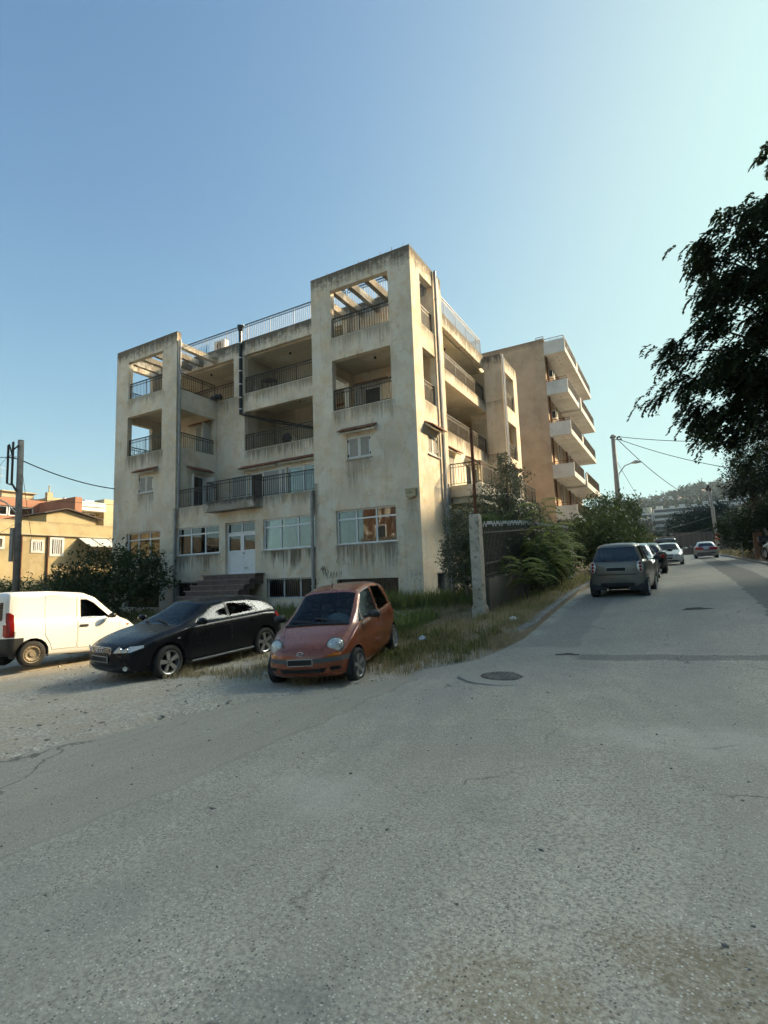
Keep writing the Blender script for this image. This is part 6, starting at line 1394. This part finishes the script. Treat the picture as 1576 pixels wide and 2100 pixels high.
for i in range(3):
    q = MB(); q.box(-.03, .0, i * .75, i * .75 + .72, .1, 1.62 + .12 * (i % 2)); q.build('sheet_panel', M['sheet'], t)
q = MB()
for i in range(4): q.box(-.07, -.031, i * .75 - .05, i * .75 + .03, -.2, 1.8)
q.build('posts', M['pole_c'], t)
gp = uv2w(-3.6, 6.8); t = empty('gate_post', (*gp, H(*gp)), -YAW, 'pale concrete post in front of the sheet-metal gate', 'post'); q = MB(); q.box(-.1, .1, -.1, .1, -.2, 1.75); q.box(-.12, .12, -.12, .12, 1.75, 1.8); q.build('shaft', M['pillar'], t)
# small picket fence at the far left
t = empty('picket_fence', (-17.6, 26.2, H(-17, 26)), rad(12), 'low pale picket fence in front of the yellow house, half hidden by shrubs', 'fence')
q = MB()
for i in range(22): q.box(i * .17, i * .17 + .05, -.012, .012, .35, 1.62 if i % 2 else 1.58)
q.build('pickets', plain('pale_picket', (.35, .34, .31), .7), t); q = MB(); q.box(-.05, 3.7, .013, .05, .6, .66); q.box(-.05, 3.7, .013, .05, 1.3, 1.36); q.build('rails', M['iron'], t)
# ------------------------------------------------------------------ poles, lamps, cables
def pole(name, label, x, y, ztop, r0, r1, mat, lean=(0, 0)):
    z0 = H(x, y); t = empty(name, (x, y, z0), 0, label, 'utility pole'); q = MB()
    q.tube([(0, 0, -.5), (lean[0] * .5, lean[1] * .5, (ztop - z0) / 2), (lean[0], lean[1], ztop - z0)], [r0, (r0 + r1) / 2, r1], 12); q.build('shaft', M[mat], t, smooth=True); return t, z0
t, z0 = pole('timber_pole', 'weathered timber utility pole with cable bends and lamp arm at the left edge', -15.4, 22, 7.85, .14, .115, 'pole', (-.12, 0))
def tubes(par, name, lst, r, mat):
    q = MB()
    for pts in lst: q.tube([Vector(p) - Vector((-15.4, 22, z0)) for p in pts], r, 6)
    return q.build(name, M[mat], par)
tubes(t, 'cable_conduit', [[(-15.50, 21.86, 5.6), (-15.72, 21.85, 5.95), (-15.74, 21.85, 7.75)], [(-15.74, 21.85, 5.9), (-15.92, 21.85, 5.95), (-15.94, 21.85, 7.6), (-15.9, 21.85, 7.62)]], .045, 'iron')
tubes(t, 'bracket', [[(-15.5, 21.86, 7.6), (-15.78, 21.85, 7.35)], [(-15.55, 21.86, 7.0), (-15.95, 21.85, 7.1)], [(-15.9, 21.84, 7.65), (-15.76, 21.84, 7.2), (-15.98, 21.84, 7.05)]], .03, 'iron')
tubes(t, 'lamp_arm', [[(-15.5, 21.86, 4.7), (-15.75, 21.6, 5.1), (-16.6, 20.9, 5.55)]], .035, 'galv')
q = MB(); q.tube([(-1.15, -1.05, 3.55 - z0 + 2.02), (-1.6, -1.4, 3.62 - z0 + 2.04)], [.09, .06], 8); q.build('lamp_head', M['ac'], t)
q = MB(); q.box(-.26, -.14, -.2, -.1, 2.8, 4.2); q.build('cable_cover', M['pole_c'], t)
def cable(label, a, b, sag, r=.012, n=16, mat='cable'):
    a = Vector(a); b = Vector(b); o = MB().tube([a.lerp(b, i / n) - Vector((0, 0, 4 * sag * (i / n) * (1 - i / n))) for i in range(n + 1)], r, 5).build('overhead_cable', M[mat]); return tag(o, label, 'cable')
cable('thick black cable sagging from the timber pole to the left tower', (-15.5, 21.9, 7.0), wu(17.33, .4, 6.45), .22, .026)
cable('thin cable running below the thick one from the timber pole towards the left tower', (-22, 22, 6.2), wu(17.6, 4.5, 5.9), .15, .010)
cable('cable leaving the timber pole to the left out of the frame', (-15.6, 21.9, 7.1), (-26, 20, 7.4), .2, .016)
cable('slack cable coming down from the timber pole to the yellow house', (-15.4, 21.9, 6.9), wu(31.95, 3.6, 4.9), .1, .012)
cable('thin wire slanting down leftwards from the top of the timber pole', (-15.9, 21.85, 7.2), (-24, 27, 3.0), .05, .008)
cable('faint wire slanting down across the yellow house wall', (-15.3, 23, 4.9), (-22, 26.5, 3.2), .08, .008)
x, y = 16.2, 36.0
t, z0 = pole('lamp_pole', 'tall concrete pole with a street lamp on the left side of the street', x, y, 10.75, .20, .13, 'pole_c', (.05, 0))
q = MB(); q.tube([(.1, -.12, 6.0), (.16, -.2, 6.45), (.5, -.4, 6.95), (.95, -.6, 7.1)], .035, 7); q.build('lamp_arm', M['galv'], t)
q = MB(); q.tube([(.9, -.58, 7.09), (1.15, -.7, 7.14), (1.45, -.85, 7.10)], [.06, .13, .05], 8); q.build('lamp_head', M['ac'], t)
q = MB()
for (dx, dz) in ((.15, -.15), (.3, -.25), (.45, -.18), (.55, -.35), (-.15, -.2)): q.lathe([(0, -.08), (.06, -.06), (.06, .06), (0, .08)], 7, off=(dx, -.1, 10.75 - z0 + dz))
q.tube([(0, 0, 10.4 - z0), (.6, -.1, 10.4 - z0)], .03, 6); q.build('insulators', M['iron'], t)
cable('upper black cable from the lamp pole across the street to the right', (16.5, 35.9, 10.6), (27.0, 28.0, 8.6), .55, .022)
cable('lower sagging black cable from the lamp pole to the right', (16.6, 35.9, 10.4), (28.5, 31.5, 6.6), .8, .022)
cable('black cable running from the lamp pole down the street to the far pole', (16.5, 36, 10.5), (36.3, 57.9, 8.2), .9, .026)
cable('thin cable beside it going down the street towards the hill', (16.4, 36.1, 8.9), (33, 62, 5.6), .5, .014)
t, z0 = pole('street_pole', 'grey concrete pole at the right of the street end, above the round sign', 36.7, 58, 10.3, .20, .14, 'pole_c', (-.35, 0))
q = MB()
for (dx, dz) in ((-.5, -.1), (-.3, -.45), (-.65, -.4)): q.lathe([(0, -.2), (.12, -.16), (.12, .16), (0, .2)], 7, off=(dx, -.1, 10.2 - z0 + dz))
q.build('insulators', M['iron'], t)
cable('pale slack cable hanging between the far pole and the blocks', (36.3, 57.8, 6.8), (30, 64, 5.2), .2, .014, mat='pole_c'); cable('second pale slack cable below it at the far pole', (36.4, 57.8, 5.6), (30.5, 64, 4.4), .2, .014, mat='pole_c')
cable('dark cable from the far pole leftwards over the parked cars', (36.4, 57.9, 7.6), (21, 62, 5.6), .4, .03)
x, y = 35.75, 56.5; z0 = H(x, y); t = empty('round_sign', (x, y, z0), rad(-60), 'round no-entry style red and white sign on a thin post at the street end', 'road sign')
q = MB(); q.tube([(0, 0, -.2), (0, 0, 5.2)], .035, 7); q.build('post', M['galv'], t)
q = MB(); q.lathe([(0, 0), (.33, 0), (.33, .02), (0, .02)], 20, 'y', off=(0, -.06, 1.9)); q.build('disc', plain('sign_orange_red', (.38, .07, .04), .5), t)
q = MB(); q.box(-.24, .24, -.066, -.061, 1.84, 1.96); q.build('white_bar', M['alu'], t)
# manhole
mu = (1.68, 7.95); t = empty('manhole_cover', (*mu, H(*mu) + .012), 0, 'round iron manhole cover set in a ring of fresh asphalt in the foreground road', 'manhole cover')
q = MB(); q.lathe([(0, .006), (.325, .006), (.345, .004), (.345, -.03)], 28)
q.build('frame', plain('cast_iron_cover', (.05, .047, .043), .7, .3, .3), t)
k = NT('cobbled_cover_fill'); v = k.coord(); vo = k.n('TexVoronoi', feature='DISTANCE_TO_EDGE'); vo.inputs['Scale'].default_value = 17; k.l(v, vo.inputs['Vector'])
k.set(Base_Color=k.mix(k.ramp(vo.outputs[0], [(.05, 0.), (.16, 1.)]), (.13, .125, .115), (.028, .026, .026)), Roughness=.7); k.bump(vo.outputs[0], .9, .03)
q = MB(); q.lathe([(0, .010), (.30, .010), (.31, .006)], 28); q.build('lid', k.m, t)
k = NT('asphalt_collar'); v = k.coord(); n1 = k.noise(v, 6, 6, .7); n2 = k.noise(v, 60, 3, .6)
k.set(Base_Color=k.mix(n2, k.mix(n1, (.37, .35, .29), (.47, .445, .38)), (.16, .155, .135)), Roughness=.9)
q = MB(); vs = []
for j in range(40):
    th = 2 * math.pi * j / 40; w_ = 1 + .035 * math.sin(3 * th) + .02 * math.sin(7 * th + 1)
    for r in (.345, .64 * w_, .655 * w_): vs.append((r * math.cos(th), r * math.sin(th), .003 if r < .65 * w_ else -.012))
q.add(vs, [(j * 3 + i, j * 3 + i + 1, ((j + 1) % 40) * 3 + i + 1, ((j + 1) % 40) * 3 + i) for j in range(40) for i in range(2)]); o = q.build('asphalt_collar', k.m, t)
M['scar'] = plain('dark_pothole', (.055, .052, .047), .95, var=.4, scale=14)
def scar(u, v, a, b, label, rz=.0):
    x, y = uv2w(u, v); q = MB(); vs = []
    for j in range(18):
        th = 2 * math.pi * j / 18; w_ = 1 + .22 * math.sin(3 * th + u * 9) + .15 * math.sin(5 * th + v * 7)
        uu, vv = u + a * w_ * math.cos(th), v + b * w_ * math.sin(th); X_, Y_ = uv2w(uu, vv); vs.append((X_ - x, Y_ - y, H(X_, Y_) - H(x, y)))
    q.add(vs, [tuple(range(18))[::-1]]); o = q.build('pothole', M['scar'], None, loc=(x, y, H(x, y) + .018)); tag(o, label, 'pothole')
scar(-7.95, -2.9, .28, .16, 'dark shallow pothole up the street in the middle of the lane'); scar(-5.95, -7.2, .20, .07, 'small dark hollow at the left end of the trench patch')
# gate pillars on the right pavement
for (x, y, h, w_, mt, lb) in ((21.25, 30.0, 1.55, .19, 'pillar2', 'short brown rendered pillar beside the motorcycle'), (22.35, 30.6, 2.15, .16, 'pole_c', 'taller grey post right of the brown pillar'), (22.9, 33.8, 1.2, .04, 'pole_c', 'thin pale stake left of the motorcycle')):
    if mt == 'pillar2': M['pillar2'] = stucco('brown_pillar', (.26, .16, .11), streak=.5)
    t = empty('gate_pillar', (x, y, H(x, y)), -YAW, lb, 'pillar'); q = MB(); q.box(-w_, w_, -w_, w_, -.2, h); q.box(-w_ * 1.1, w_ * 1.1, -w_ * 1.1, w_ * 1.1, h, h + .06); q.build('shaft', M[mt], t)
# ------------------------------------------------------------------ houses on the left, beyond the lot
M['yellow'] = stucco('yellow_render', (.44, .355, .20), streak=.25, orange=.08, pale=(.46, .385, .25), bands=[(6.3, .5, .35)])
M['yellow2'] = stucco('pale_yellow_render', (.45, .385, .25), streak=.3, orange=.08, pale=(.47, .41, .29))
M['orange_wall'] = stucco('orange_render', (.38, .19, .12), streak=.15, orange=.05, pale=(.38, .19, .12))
M['roof_dark'] = plain('brown_roof_sheet', (.09, .065, .05), .8)
M['awning'] = plain('grey_awning', (.46, .47, .45), .7, var=.1)
def house(name, label, cat='house'): return empty(name, (CX, CY, 0), -YAW, label, cat)
h = house('yellow_house', 'long low yellow house with a parapet and barred windows, left of the building')
q = BB(); wins = [(-4.5, -3.3, 3.7, 5.0), (.6, 1.75, 4.35, 4.9), (3.72, 4.3, 4.15, 4.78), (5.0, 5.7, 3.92, 5.0)]
wall(q, 'B', 32, 32.3, -16, 24, -3, 6.25, wins); q.b(32.3, 46, -16, -15.7, -3, 6.25); q.b(32.3, 46, 23.7, 24, -3, 6.25); q.b(32.3, 46, -15.7, 23.7, 5.5, 5.75)
fix(q.build('wall', M['yellow'], h))
q = BB(); q.b(31.86, 31.997, -16, 24, 5.24, 5.38); q.build('cornice', M['yellow2'], h)
for (a, b, c, d) in wins:
    w = window(h, 'B', a, b, c, d, 32.12, -1, 2, sill=False, fr=.06, pane='dark')
    f = BB(); 
    for (x0, x1, y0, y1) in ((a - .16, a - .002, c - .16, d + .16), (b + .002, b + .16, c - .16, d + .16), (a - .001, b + .001, d + .002, d + .16), (a - .001, b + .001, c - .16, c - .002)): f.b(31.96, 31.998, x0, x1, y0, y1)
    f.build('surround', M['white_wall'], w)
    g = BB()
    for i in range(1, 5): v = a + (b - a) * i / 5; g.bar((-31.99, v, c), (-31.99, v, d), .05)
    g.build('grille', M['alu'], w)
for v in (2.95, 4.7): downpipe(h, [(31.93, v, -1), (31.93, v, 5.2)], .05, 'rust')
q = BB(); q.add([(-31.98, 6.9, 5.22), (-31.98, 14, 5.22), (-30.5, 14, 4.5), (-30.5, 6.9, 4.5), (-31.98, 6.9, 5.16), (-31.98, 14, 5.16), (-30.5, 14, 4.44), (-30.5, 6.9, 4.44)], [(0, 3, 2, 1), (4, 5, 6, 7), (0, 1, 5, 4), (1, 2, 6, 5), (2, 3, 7, 6), (3, 0, 4, 7)])
q.build('awning', M['awning'], h)
q = BB()
for v in (7.9, 9.2, 10.6): q.bar((-31.97, v, 5.24), (-30.5, v, 4.53), .04)
q.bar((-30.52, 6.9, 4.5), (-30.52, 14, 4.5), .06); q.build('awning_frame', M['galv'], h)
# attic with a pitched roof on top of it
q = BB(); P5 = [(4.6, 6.26), (8.3, 6.26), (8.3, 6.7), (5.95, 7.25), (4.6, 6.86)]
vs = [(-32.1, v, z) for v, z in P5] + [(-38, v, z) for v, z in P5]; q.add(vs, [(0, 1, 2, 3, 4), (9, 8, 7, 6, 5)] + [(i, i + 5, (i + 1) % 5 + 5, (i + 1) % 5) for i in range(5)]); fix(q.build('attic', M['yellow'], h))
q = BB(); vs = []
for (u, v, z) in ((31.8, 4.3, 6.86), (31.8, 5.95, 7.31), (31.8, 8.7, 6.68)): vs += [(-u, v, z), (-38.2, v, z), (-u, v, z + .07), (-38.2, v, z + .07)]
q.add(vs, [(2, 6, 7, 3), (6, 10, 11, 7), (0, 1, 5, 4), (4, 5, 9, 8), (0, 4, 6, 2), (4, 8, 10, 6), (0, 2, 3, 1), (8, 9, 11, 10)]); q.build('attic_roof', M['roof_dark'], h)
h = house('orange_house', 'orange rendered house with a strip of windows, rising behind the yellow one')
q = BB(); wall(q, 'B', 42, 42.3, -8, 9.8, -3, 9.3, [(-1.5, 8.75, 7.75, 8.62)]); q.b(42.3, 52, 9.5, 9.8, -3, 9.3); q.b(42.3, 52, -8, -7.7, -3, 9.3); q.b(42.3, 52, -7.7, 9.5, 9.0, 9.2); fix(q.build('wall', M['orange_wall'], h))
q = BB(); q.b(36.5, 41.99, 9.2, 9.8, 5.7, 9.1); q.build('side_wing', M['orange_wall'], h)
for i in range(5): window(h, 'B', -1.4 + i * 2.05, .55 + i * 2.05, 7.78, 8.6, 42.1, -1, 2, sill=False, fr=.08)
q = BB(); q.b(43, 48, 6.6, 9.2, 9.21, 10.0); q.b(42.8, 48.2, 6.5, 9.4, 10.0, 10.08); q.build('stair_head', M['yellow2'], h)
q = BB(); q.b(42.1, 42.5, 9.9, 10.4, 8, 10.2); q.lathe([(.06, 0), (.06, .6), (.1, .62), (0, .7)], 8, off=(-42.3, 10.15, 10.2)); q.build('chimney', M['yellow2'], h)
q = BB(); q.tube([(-43.4, 6.6, 10), (-43.4, 6.6, 12.2)], .02, 5); q.bar((-43.4, 6.4, 12.1), (-43.4, 7.1, 12.1), .02); q.bar((-43.4, 6.45, 11.4), (-43.4, 6.9, 11.4), .02); q.build('aerial', M['galv'], h)
q = BB(); q.b(38, 39.2, -2, 8.6, 5.76, 6.9); q.build('terrace_wall', M['white_wall'], h)
h = house('pale_house', 'pale yellow stepped house with a white balcony and roof water tanks, behind the yellow one', 'house')
q = BB(); q.b(46, 56, 12.2, 13.5, -3, 10.4); q.b(48, 56, 13.501, 18.5, -3, 9.9); q.b(47, 56, 18.501, 20.2, -3, 11.0); q.build('wall', M['yellow2'], h)
q = BB(); q.b(46.6, 47.98, 13.6, 18.4, 9.75, 9.95); q.b(46.5, 46.62, 13.6, 18.4, 9.951, 10.45); q.b(46.55, 47.97, 13.6, 18.45, 9.5, 9.74); q.build('balcony', M['white_wall'], h)
for a in (14.6, 16.6): window(h, 'B', a, a + 1.5, 8.4, 9.4, 47.9, -1, 2, sill=False, fr=.08)
for v in (15.2, 17.4):
    t = house('water_tank', 'grey solar water tank on the roof of the pale stepped house, ' + ('left one' if v < 16 else 'right one'), 'water tank')
    q = BB(); q.tube([(-49, v, 10.75), (-49, v + 1.3, 10.75)], .30, 10); q.build('tank', M['galv'], t); q = BB(); q.add([(-48.6, v, 9.95), (-48.6, v + 1.4, 9.95), (-49, v + 1.4, 10.5), (-49, v, 10.5)], [(0, 1, 2, 3)]); q.bar((-49, v + .2, 9.9), (-49, v + .2, 10.6), .05); q.bar((-49, v + 1.1, 9.9), (-49, v + 1.1, 10.6), .05); q.build('solar_panel', M['rail_blue'], t)
# ------------------------------------------------------------------ buildings outside the frame: they show in the window panes
def plain_block(name, label, u0, u1, v0, v1, zt, mat, axis, n, floors, trim='white_wall'):
    """block whose detailed front is its street side: axis 'U' = front at u1, axis 'V' = front at v1"""
    b = house(name, label, 'apartment building'); q = BB(); q.b(u0, u1, v0, v1, -2, zt); q.b(u0 + .4, u1 - .4, v0 + .4, v1 - .4, zt + .001, zt + .25); q.build('wall', M[mat], b)
    lo, hi, c = (v0, v1, u1) if axis == 'U' else (u0, u1, v1)
    def f3(g, d0, d1, a0, a1, z0, z1): g.b(c + d0, c + d1, a0, a1, z0, z1) if axis == 'U' else g.b(a0, a1, c + d0, c + d1, z0, z1)
    for f in range(floors):
        z = 1.4 + f * 3.1
        if z + 2.5 > zt: break
        for i in range(n):
            a = lo + (hi - lo) * (i + .3) / n; w_ = (hi - lo) / n * .34
            g = BB(); f3(g, .005, .06, a, a + w_, z + .1, z + 1.9); w = g.build('window', M['alu'], b)
            g = BB(); f3(g, .061, .07, a + .08, a + w_ - .08, z + .18, z + 1.82); g.build('pane', M['pane_flat'], w)
        g = BB(); f3(g, .004, 1.2, lo + .4, hi - .4, z - .25, z - .05); f3(g, 1.14, 1.2, lo + .4, hi - .4, z - .049, z + .6); g.build('balcony', M[trim], b)
    return b
k = NT('flat_dark_glass'); k.set(Base_Color=(.03, .035, .04), Roughness=.08); M['pane_flat'] = k.m
M['far_grey'] = stucco('grey_cream_render', (.145, .135, .115), streak=.4, orange=.1, pale=(.17, .16, .135))
M['brown_wall'] = stucco('brown_render', (.13, .075, .05), streak=.3)
plain_block('apartment_building', 'brown and grey block behind the camera, mirrored in the right tower panes', 8, 19, -42, -27, 9.6, 'brown_wall', 'V', 3, 3, 'far_grey')
plain_block('apartment_building', 'low cream block far behind on the left, mirrored in the left tower pane', 45, 62, -40, -26, 7.0, 'far_grey', 'V', 5, 2)
# ------------------------------------------------------------------ end of the street, hill and far blocks
k = NT('rubble_stone_wall'); v = k.coord(); br = k.n('TexBrick'); br.inputs['Scale'].default_value = 2.2; br.inputs['Mortar Size'].default_value = .03; br.inputs['Color1'].default_value = (.14, .115, .095, 1); br.inputs['Color2'].default_value = (.21, .18, .15, 1); br.inputs['Mortar'].default_value = (.08, .07, .06, 1)
k.l(v, br.inputs['Vector']); k.set(Base_Color=br.outputs[0], Roughness=.95); M['rubble'] = k.m
t = empty('stone_wall', (30.0, 70.5, 0), rad(2), 'brown rubble stone wall closing the far end of the street', 'wall'); q = MB(); q.box(-4, 8.9, 0, .5, 1.2, 5.3); q.box(8.901, 26, .1, .6, 1.2, 5.9); q.build('masonry', M['rubble'], t); q = MB(); q.box(-4, 8.9, -.05, .55, 5.301, 5.42); q.build('coping', M['concrete'], t)
def hillz(x, y):
    d = np.hypot(x, y); a = x / np.maximum(y, 1.0)
    base = np.interp(d, [0, 95, 150, 220, 300, 420, 560, 690, 900, 1500], [3.0, 3.4, 9, 15, 21, 40, 68, 84, 86, 70])
    lat = np.interp(a, [-.2, .12, .38, .47, .53, .60, .80, 1.3], [.03, .20, .80, .93, .95, 1.05, 1.12, 1.0])
    return base * lat * .93 - 2.0 + 2.2 * np.sin(x * .021 + y * .013) * np.clip((d - 300) / 200, 0, 1)
gx, gy = np.meshgrid(np.linspace(-60, 1000, 70), np.concatenate([np.linspace(92, 400, 40), np.linspace(420, 1300, 30)])); n = 70
P = np.stack([gx, gy, hillz(gx, gy)], -1).reshape(-1, 3); i, j = np.meshgrid(np.arange(n - 1), np.arange(gx.shape[0] - 1)); a = (j * n + i).ravel()
k = NT('hill_scrub'); v = k.coord(); n1 = k.noise(v, .02, 6, .6); k.set(Base_Color=k.mix(k.ramp(n1, [(.4, 0.), (.6, 1.)]), (.045, .055, .025), (.12, .10, .06)), Roughness=.95)
o = mesh_np('hill', P, np.stack([a, a + 1, a + n + 1, a + n], 1), k.m, smooth=True); o['kind'] = 'structure'
def far_trees(name, n, dr, ar, hs, mat, seed, per=46):
    R_ = np.random.default_rng(seed); d = R_.uniform(*dr, n); a = R_.uniform(*ar, n); y = d / np.sqrt(1 + a * a); x = a * y; h = R_.uniform(*hs, n); w = h * R_.uniform(.28, .62, n)
    tall = R_.random(n) < .16; w = np.where(tall, h * .16, w); h = np.where(tall, h * 1.25, h)
    base = np.stack([x, y, hillz(x, y)], 1); q = unit(R_.normal(size=(n * per, 3))) * (R_.random((n * per, 1)) ** .4)
    ctr = np.repeat(base + np.stack([0 * h, 0 * h, h * .58], 1), per, 0); P = ctr + q * np.stack([np.repeat(w, per), np.repeat(w, per), np.repeat(h * .46, per)], 1)
    s = np.repeat(np.minimum(w, 3.2), per) * .42; nn = len(P); dd = unit(R_.normal(size=(nn, 3))); rr = unit(np.cross(dd, R_.normal(size=(nn, 3))))
    V = np.stack([P - dd * s[:, None], P + rr * s[:, None] * .7, P + dd * s[:, None], P - rr * s[:, None] * .7], 1).reshape(-1, 3)
    o = mesh_np(name, V, np.arange(len(V)).reshape(-1, 4), M[mat]); o['kind'] = 'stuff'; return o
far_trees('hill_woods', 760, (400, 760), (.38, .85), (6, 12), 'leaf_far', 3); far_trees('slope_woods', 260, (280, 420), (.36, .80), (6, 11), 'leaf_far', 4); far_trees('valley_woods', 110, (110, 235), (.36, .85), (3.0, 5), 'leaf_far', 5)
M['far_white'] = plain('far_white_render', (.52, .52, .50), .9, var=.08, scale=.3); M['far_cream'] = plain('far_cream_render', (.50, .46, .37), .9, var=.08, scale=.3); M['far_dark'] = plain('far_shadowed_opening', (.035, .04, .045), .6); M['far_roof'] = plain('far_tile_roof', (.24, .12, .08), .9, scale=.5)
def far_house(x, y, w, d, hgt, label, roof=True, rz=0., mat='far_white', fl=2):
    t = empty('hill_house', (x, y, float(hillz(np.array(x), np.array(y)))), rz, label, 'house', 'houses on the hill'); q = MB(); q.box(-w / 2, w / 2, -d / 2, d / 2, -3, hgt); q.build('wall', M[mat], t)
    q = MB()
    if roof: q.add([(-w / 2 - .4, -d / 2 - .4, hgt), (w / 2 + .4, -d / 2 - .4, hgt), (w / 2 + .4, d / 2 + .4, hgt), (-w / 2 - .4, d / 2 + .4, hgt), (-w / 4, 0, hgt + 1.8), (w / 4, 0, hgt + 1.8)], [(0, 1, 5, 4), (2, 3, 4, 5), (1, 2, 5), (3, 0, 4), (3, 2, 1, 0)]); q.build('roof', M['far_roof'], t)
    else: q.box(-w / 4, w / 4, -d / 4, d / 4, hgt + .001, hgt + 2); q.build('roof', M[mat], t)
    for f in range(fl):
        for i in range(3):
            q = MB(); q.box(-w / 2 + w * (i + .3) / 3, -w / 2 + w * (i + .7) / 3, -d / 2 - .05, -d / 2 - .01, .8 + f * 3, 2.3 + f * 3); q.build('window', M['far_dark'], t)
for i, (a, d, w, hg, rf, lb) in enumerate(((.492, 520, 16, 6, 0, 'white flat-roofed house high on the hill, left of the cypress group'), (.510, 470, 18, 5, 1, 'low white house with tiled roof half-way up the hill'), (.545, 560, 14, 6, 0, 'small white house near the hilltop, under the pylon'), (.575, 520, 12, 6, 1, 'white house with tiled roof near the crest right of the pylon'), (.56, 430, 22, 5, 0, 'long pale terrace wall house lower on the slope'), (.485, 430, 14, 5, 1, 'pale house at the left foot of the wooded hill'), (.60, 450, 13, 5, 0, 'bright white house on the right part of the slope'), (.525, 420, 10, 5, 1, 'little white house in the middle of the slope trees'), (.62, 540, 12, 6, 1, 'white house among trees behind the far pole'))):
    y = d / math.sqrt(1 + a * a); far_house(a * y, y, w, 9, hg, lb, rf, rad(-8 + 5 * (i % 4)))
def far_block(label, x, y, w, d, floors, rz, mat='far_white', band=.9, stair=None):
    z = float(hillz(np.array(x), np.array(y))); t = empty('far_apartment_block', (x, y, z), rz, label, 'apartment building'); q = MB(); fh = 3.0; q.box(-w / 2, w / 2, 0, d, -6, floors * fh); q.build('wall', M[mat], t)
    for f in range(floors):
        q = MB(); q.box(-w / 2 + .6, w / 2 - .6, -.06, -.01, f * fh + 1.0, f * fh + 2.5); q.build('window_row', M['far_dark'], t)
        q = MB(); q.box(-w / 2, w / 2 * (.9 if f % 2 else 1), -1.6, -.07, f * fh - .2, f * fh + band); q.build('balcony', M[mat], t)
    rng = random.Random(int(x))
    for i in range(int(w / 5)): q = MB(); x0 = -w / 2 + 1 + i * 5 + rng.random() * 2; q.box(x0, x0 + 1.6 + rng.random() * 1.5, 1, 4, floors * fh + .001, floors * fh + 1 + rng.random() * 1.3); q.build('roof_shed', M['far_white'], t)
    if stair:
        q = MB(); q.lathe([(2.2, -6), (2.2, floors * fh + .8), (0, floors * fh + .8)], 14, off=(stair, -2.2, 0)); q.build('stair_tower', M['far_cream'], t); q = MB(); q.box(stair - 6.2, stair - 2.6, -3.2, -1.7, -6, floors * fh - .2); q.build('dark_recess', M['far_dark'], t)
    return t
far_block('long white block with balcony bands on the far hillside, by the pale stair tower', 154, 262, 34, 12, 4, rad(-30), stair=-19.5)
far_block('pale apartment block with few balconies on the far hillside, left of the stair tower', 131, 268, 12, 12, 4, rad(-24), 'far_white', .3); far_block('narrow white block with balconies at the left of the far hillside blocks', 122.5, 262, 9, 10, 4, rad(-24), 'far_cream', .8)
far_block('low white block at the right of the far hillside blocks, behind the leaning pole', 178, 262, 16, 12, 4, rad(-34), 'far_white', 1.0)
x, y = 391.0, 700.0; t = empty('lattice_pylon', (x, y, float(hillz(np.array(x), np.array(y)))), 0, 'faint lattice power pylon on the crest of the hill', 'pylon'); q = MB(); zt = 26
for (sx, sy) in ((-1, -1), (1, -1), (1, 1), (-1, 1)): q.bar((sx * 3, sy * 3, 0), (sx * .8, sy * .8, zt), .35)
for i in range(6):
    z0, z1 = i * zt / 6, (i + 1) * zt / 6; r0, r1 = 3 - 2.2 * i / 6, 3 - 2.2 * (i + 1) / 6
    q.bar((-r0, -r0, z0), (r1, -r1, z1), .22); q.bar((r0, -r0, z0), (-r1, -r1, z1), .22)
q.build('mast', M['galv'], t)
q = MB()
for z in (zt - 5, zt - .5): q.bar((-6, 0, z), (6, 0, z), .35); q.bar((-6, 0, z), (0, 0, z + 1.4), .22); q.bar((6, 0, z), (0, 0, z + 1.4), .22)
q.build('cross_arms', M['galv'], t)
# ------------------------------------------------------------------ air
HAZE = 0.00028
if HAZE:
    q = MB(); q.box(-400, 1080, -150, 1400, -12, 116); k = NT('haze_air'); k.t.nodes.remove(k.b); pv_ = k.n('VolumePrincipled'); pv_.inputs['Density'].default_value = HAZE; pv_.inputs['Color'].default_value = (.70, .86, .95, 1); pv_.inputs['Anisotropy'].default_value = 0.0
    k.l(pv_.outputs[0], k.out.inputs['Volume']); o = q.build('haze', k.m); o['kind'] = 'stuff'
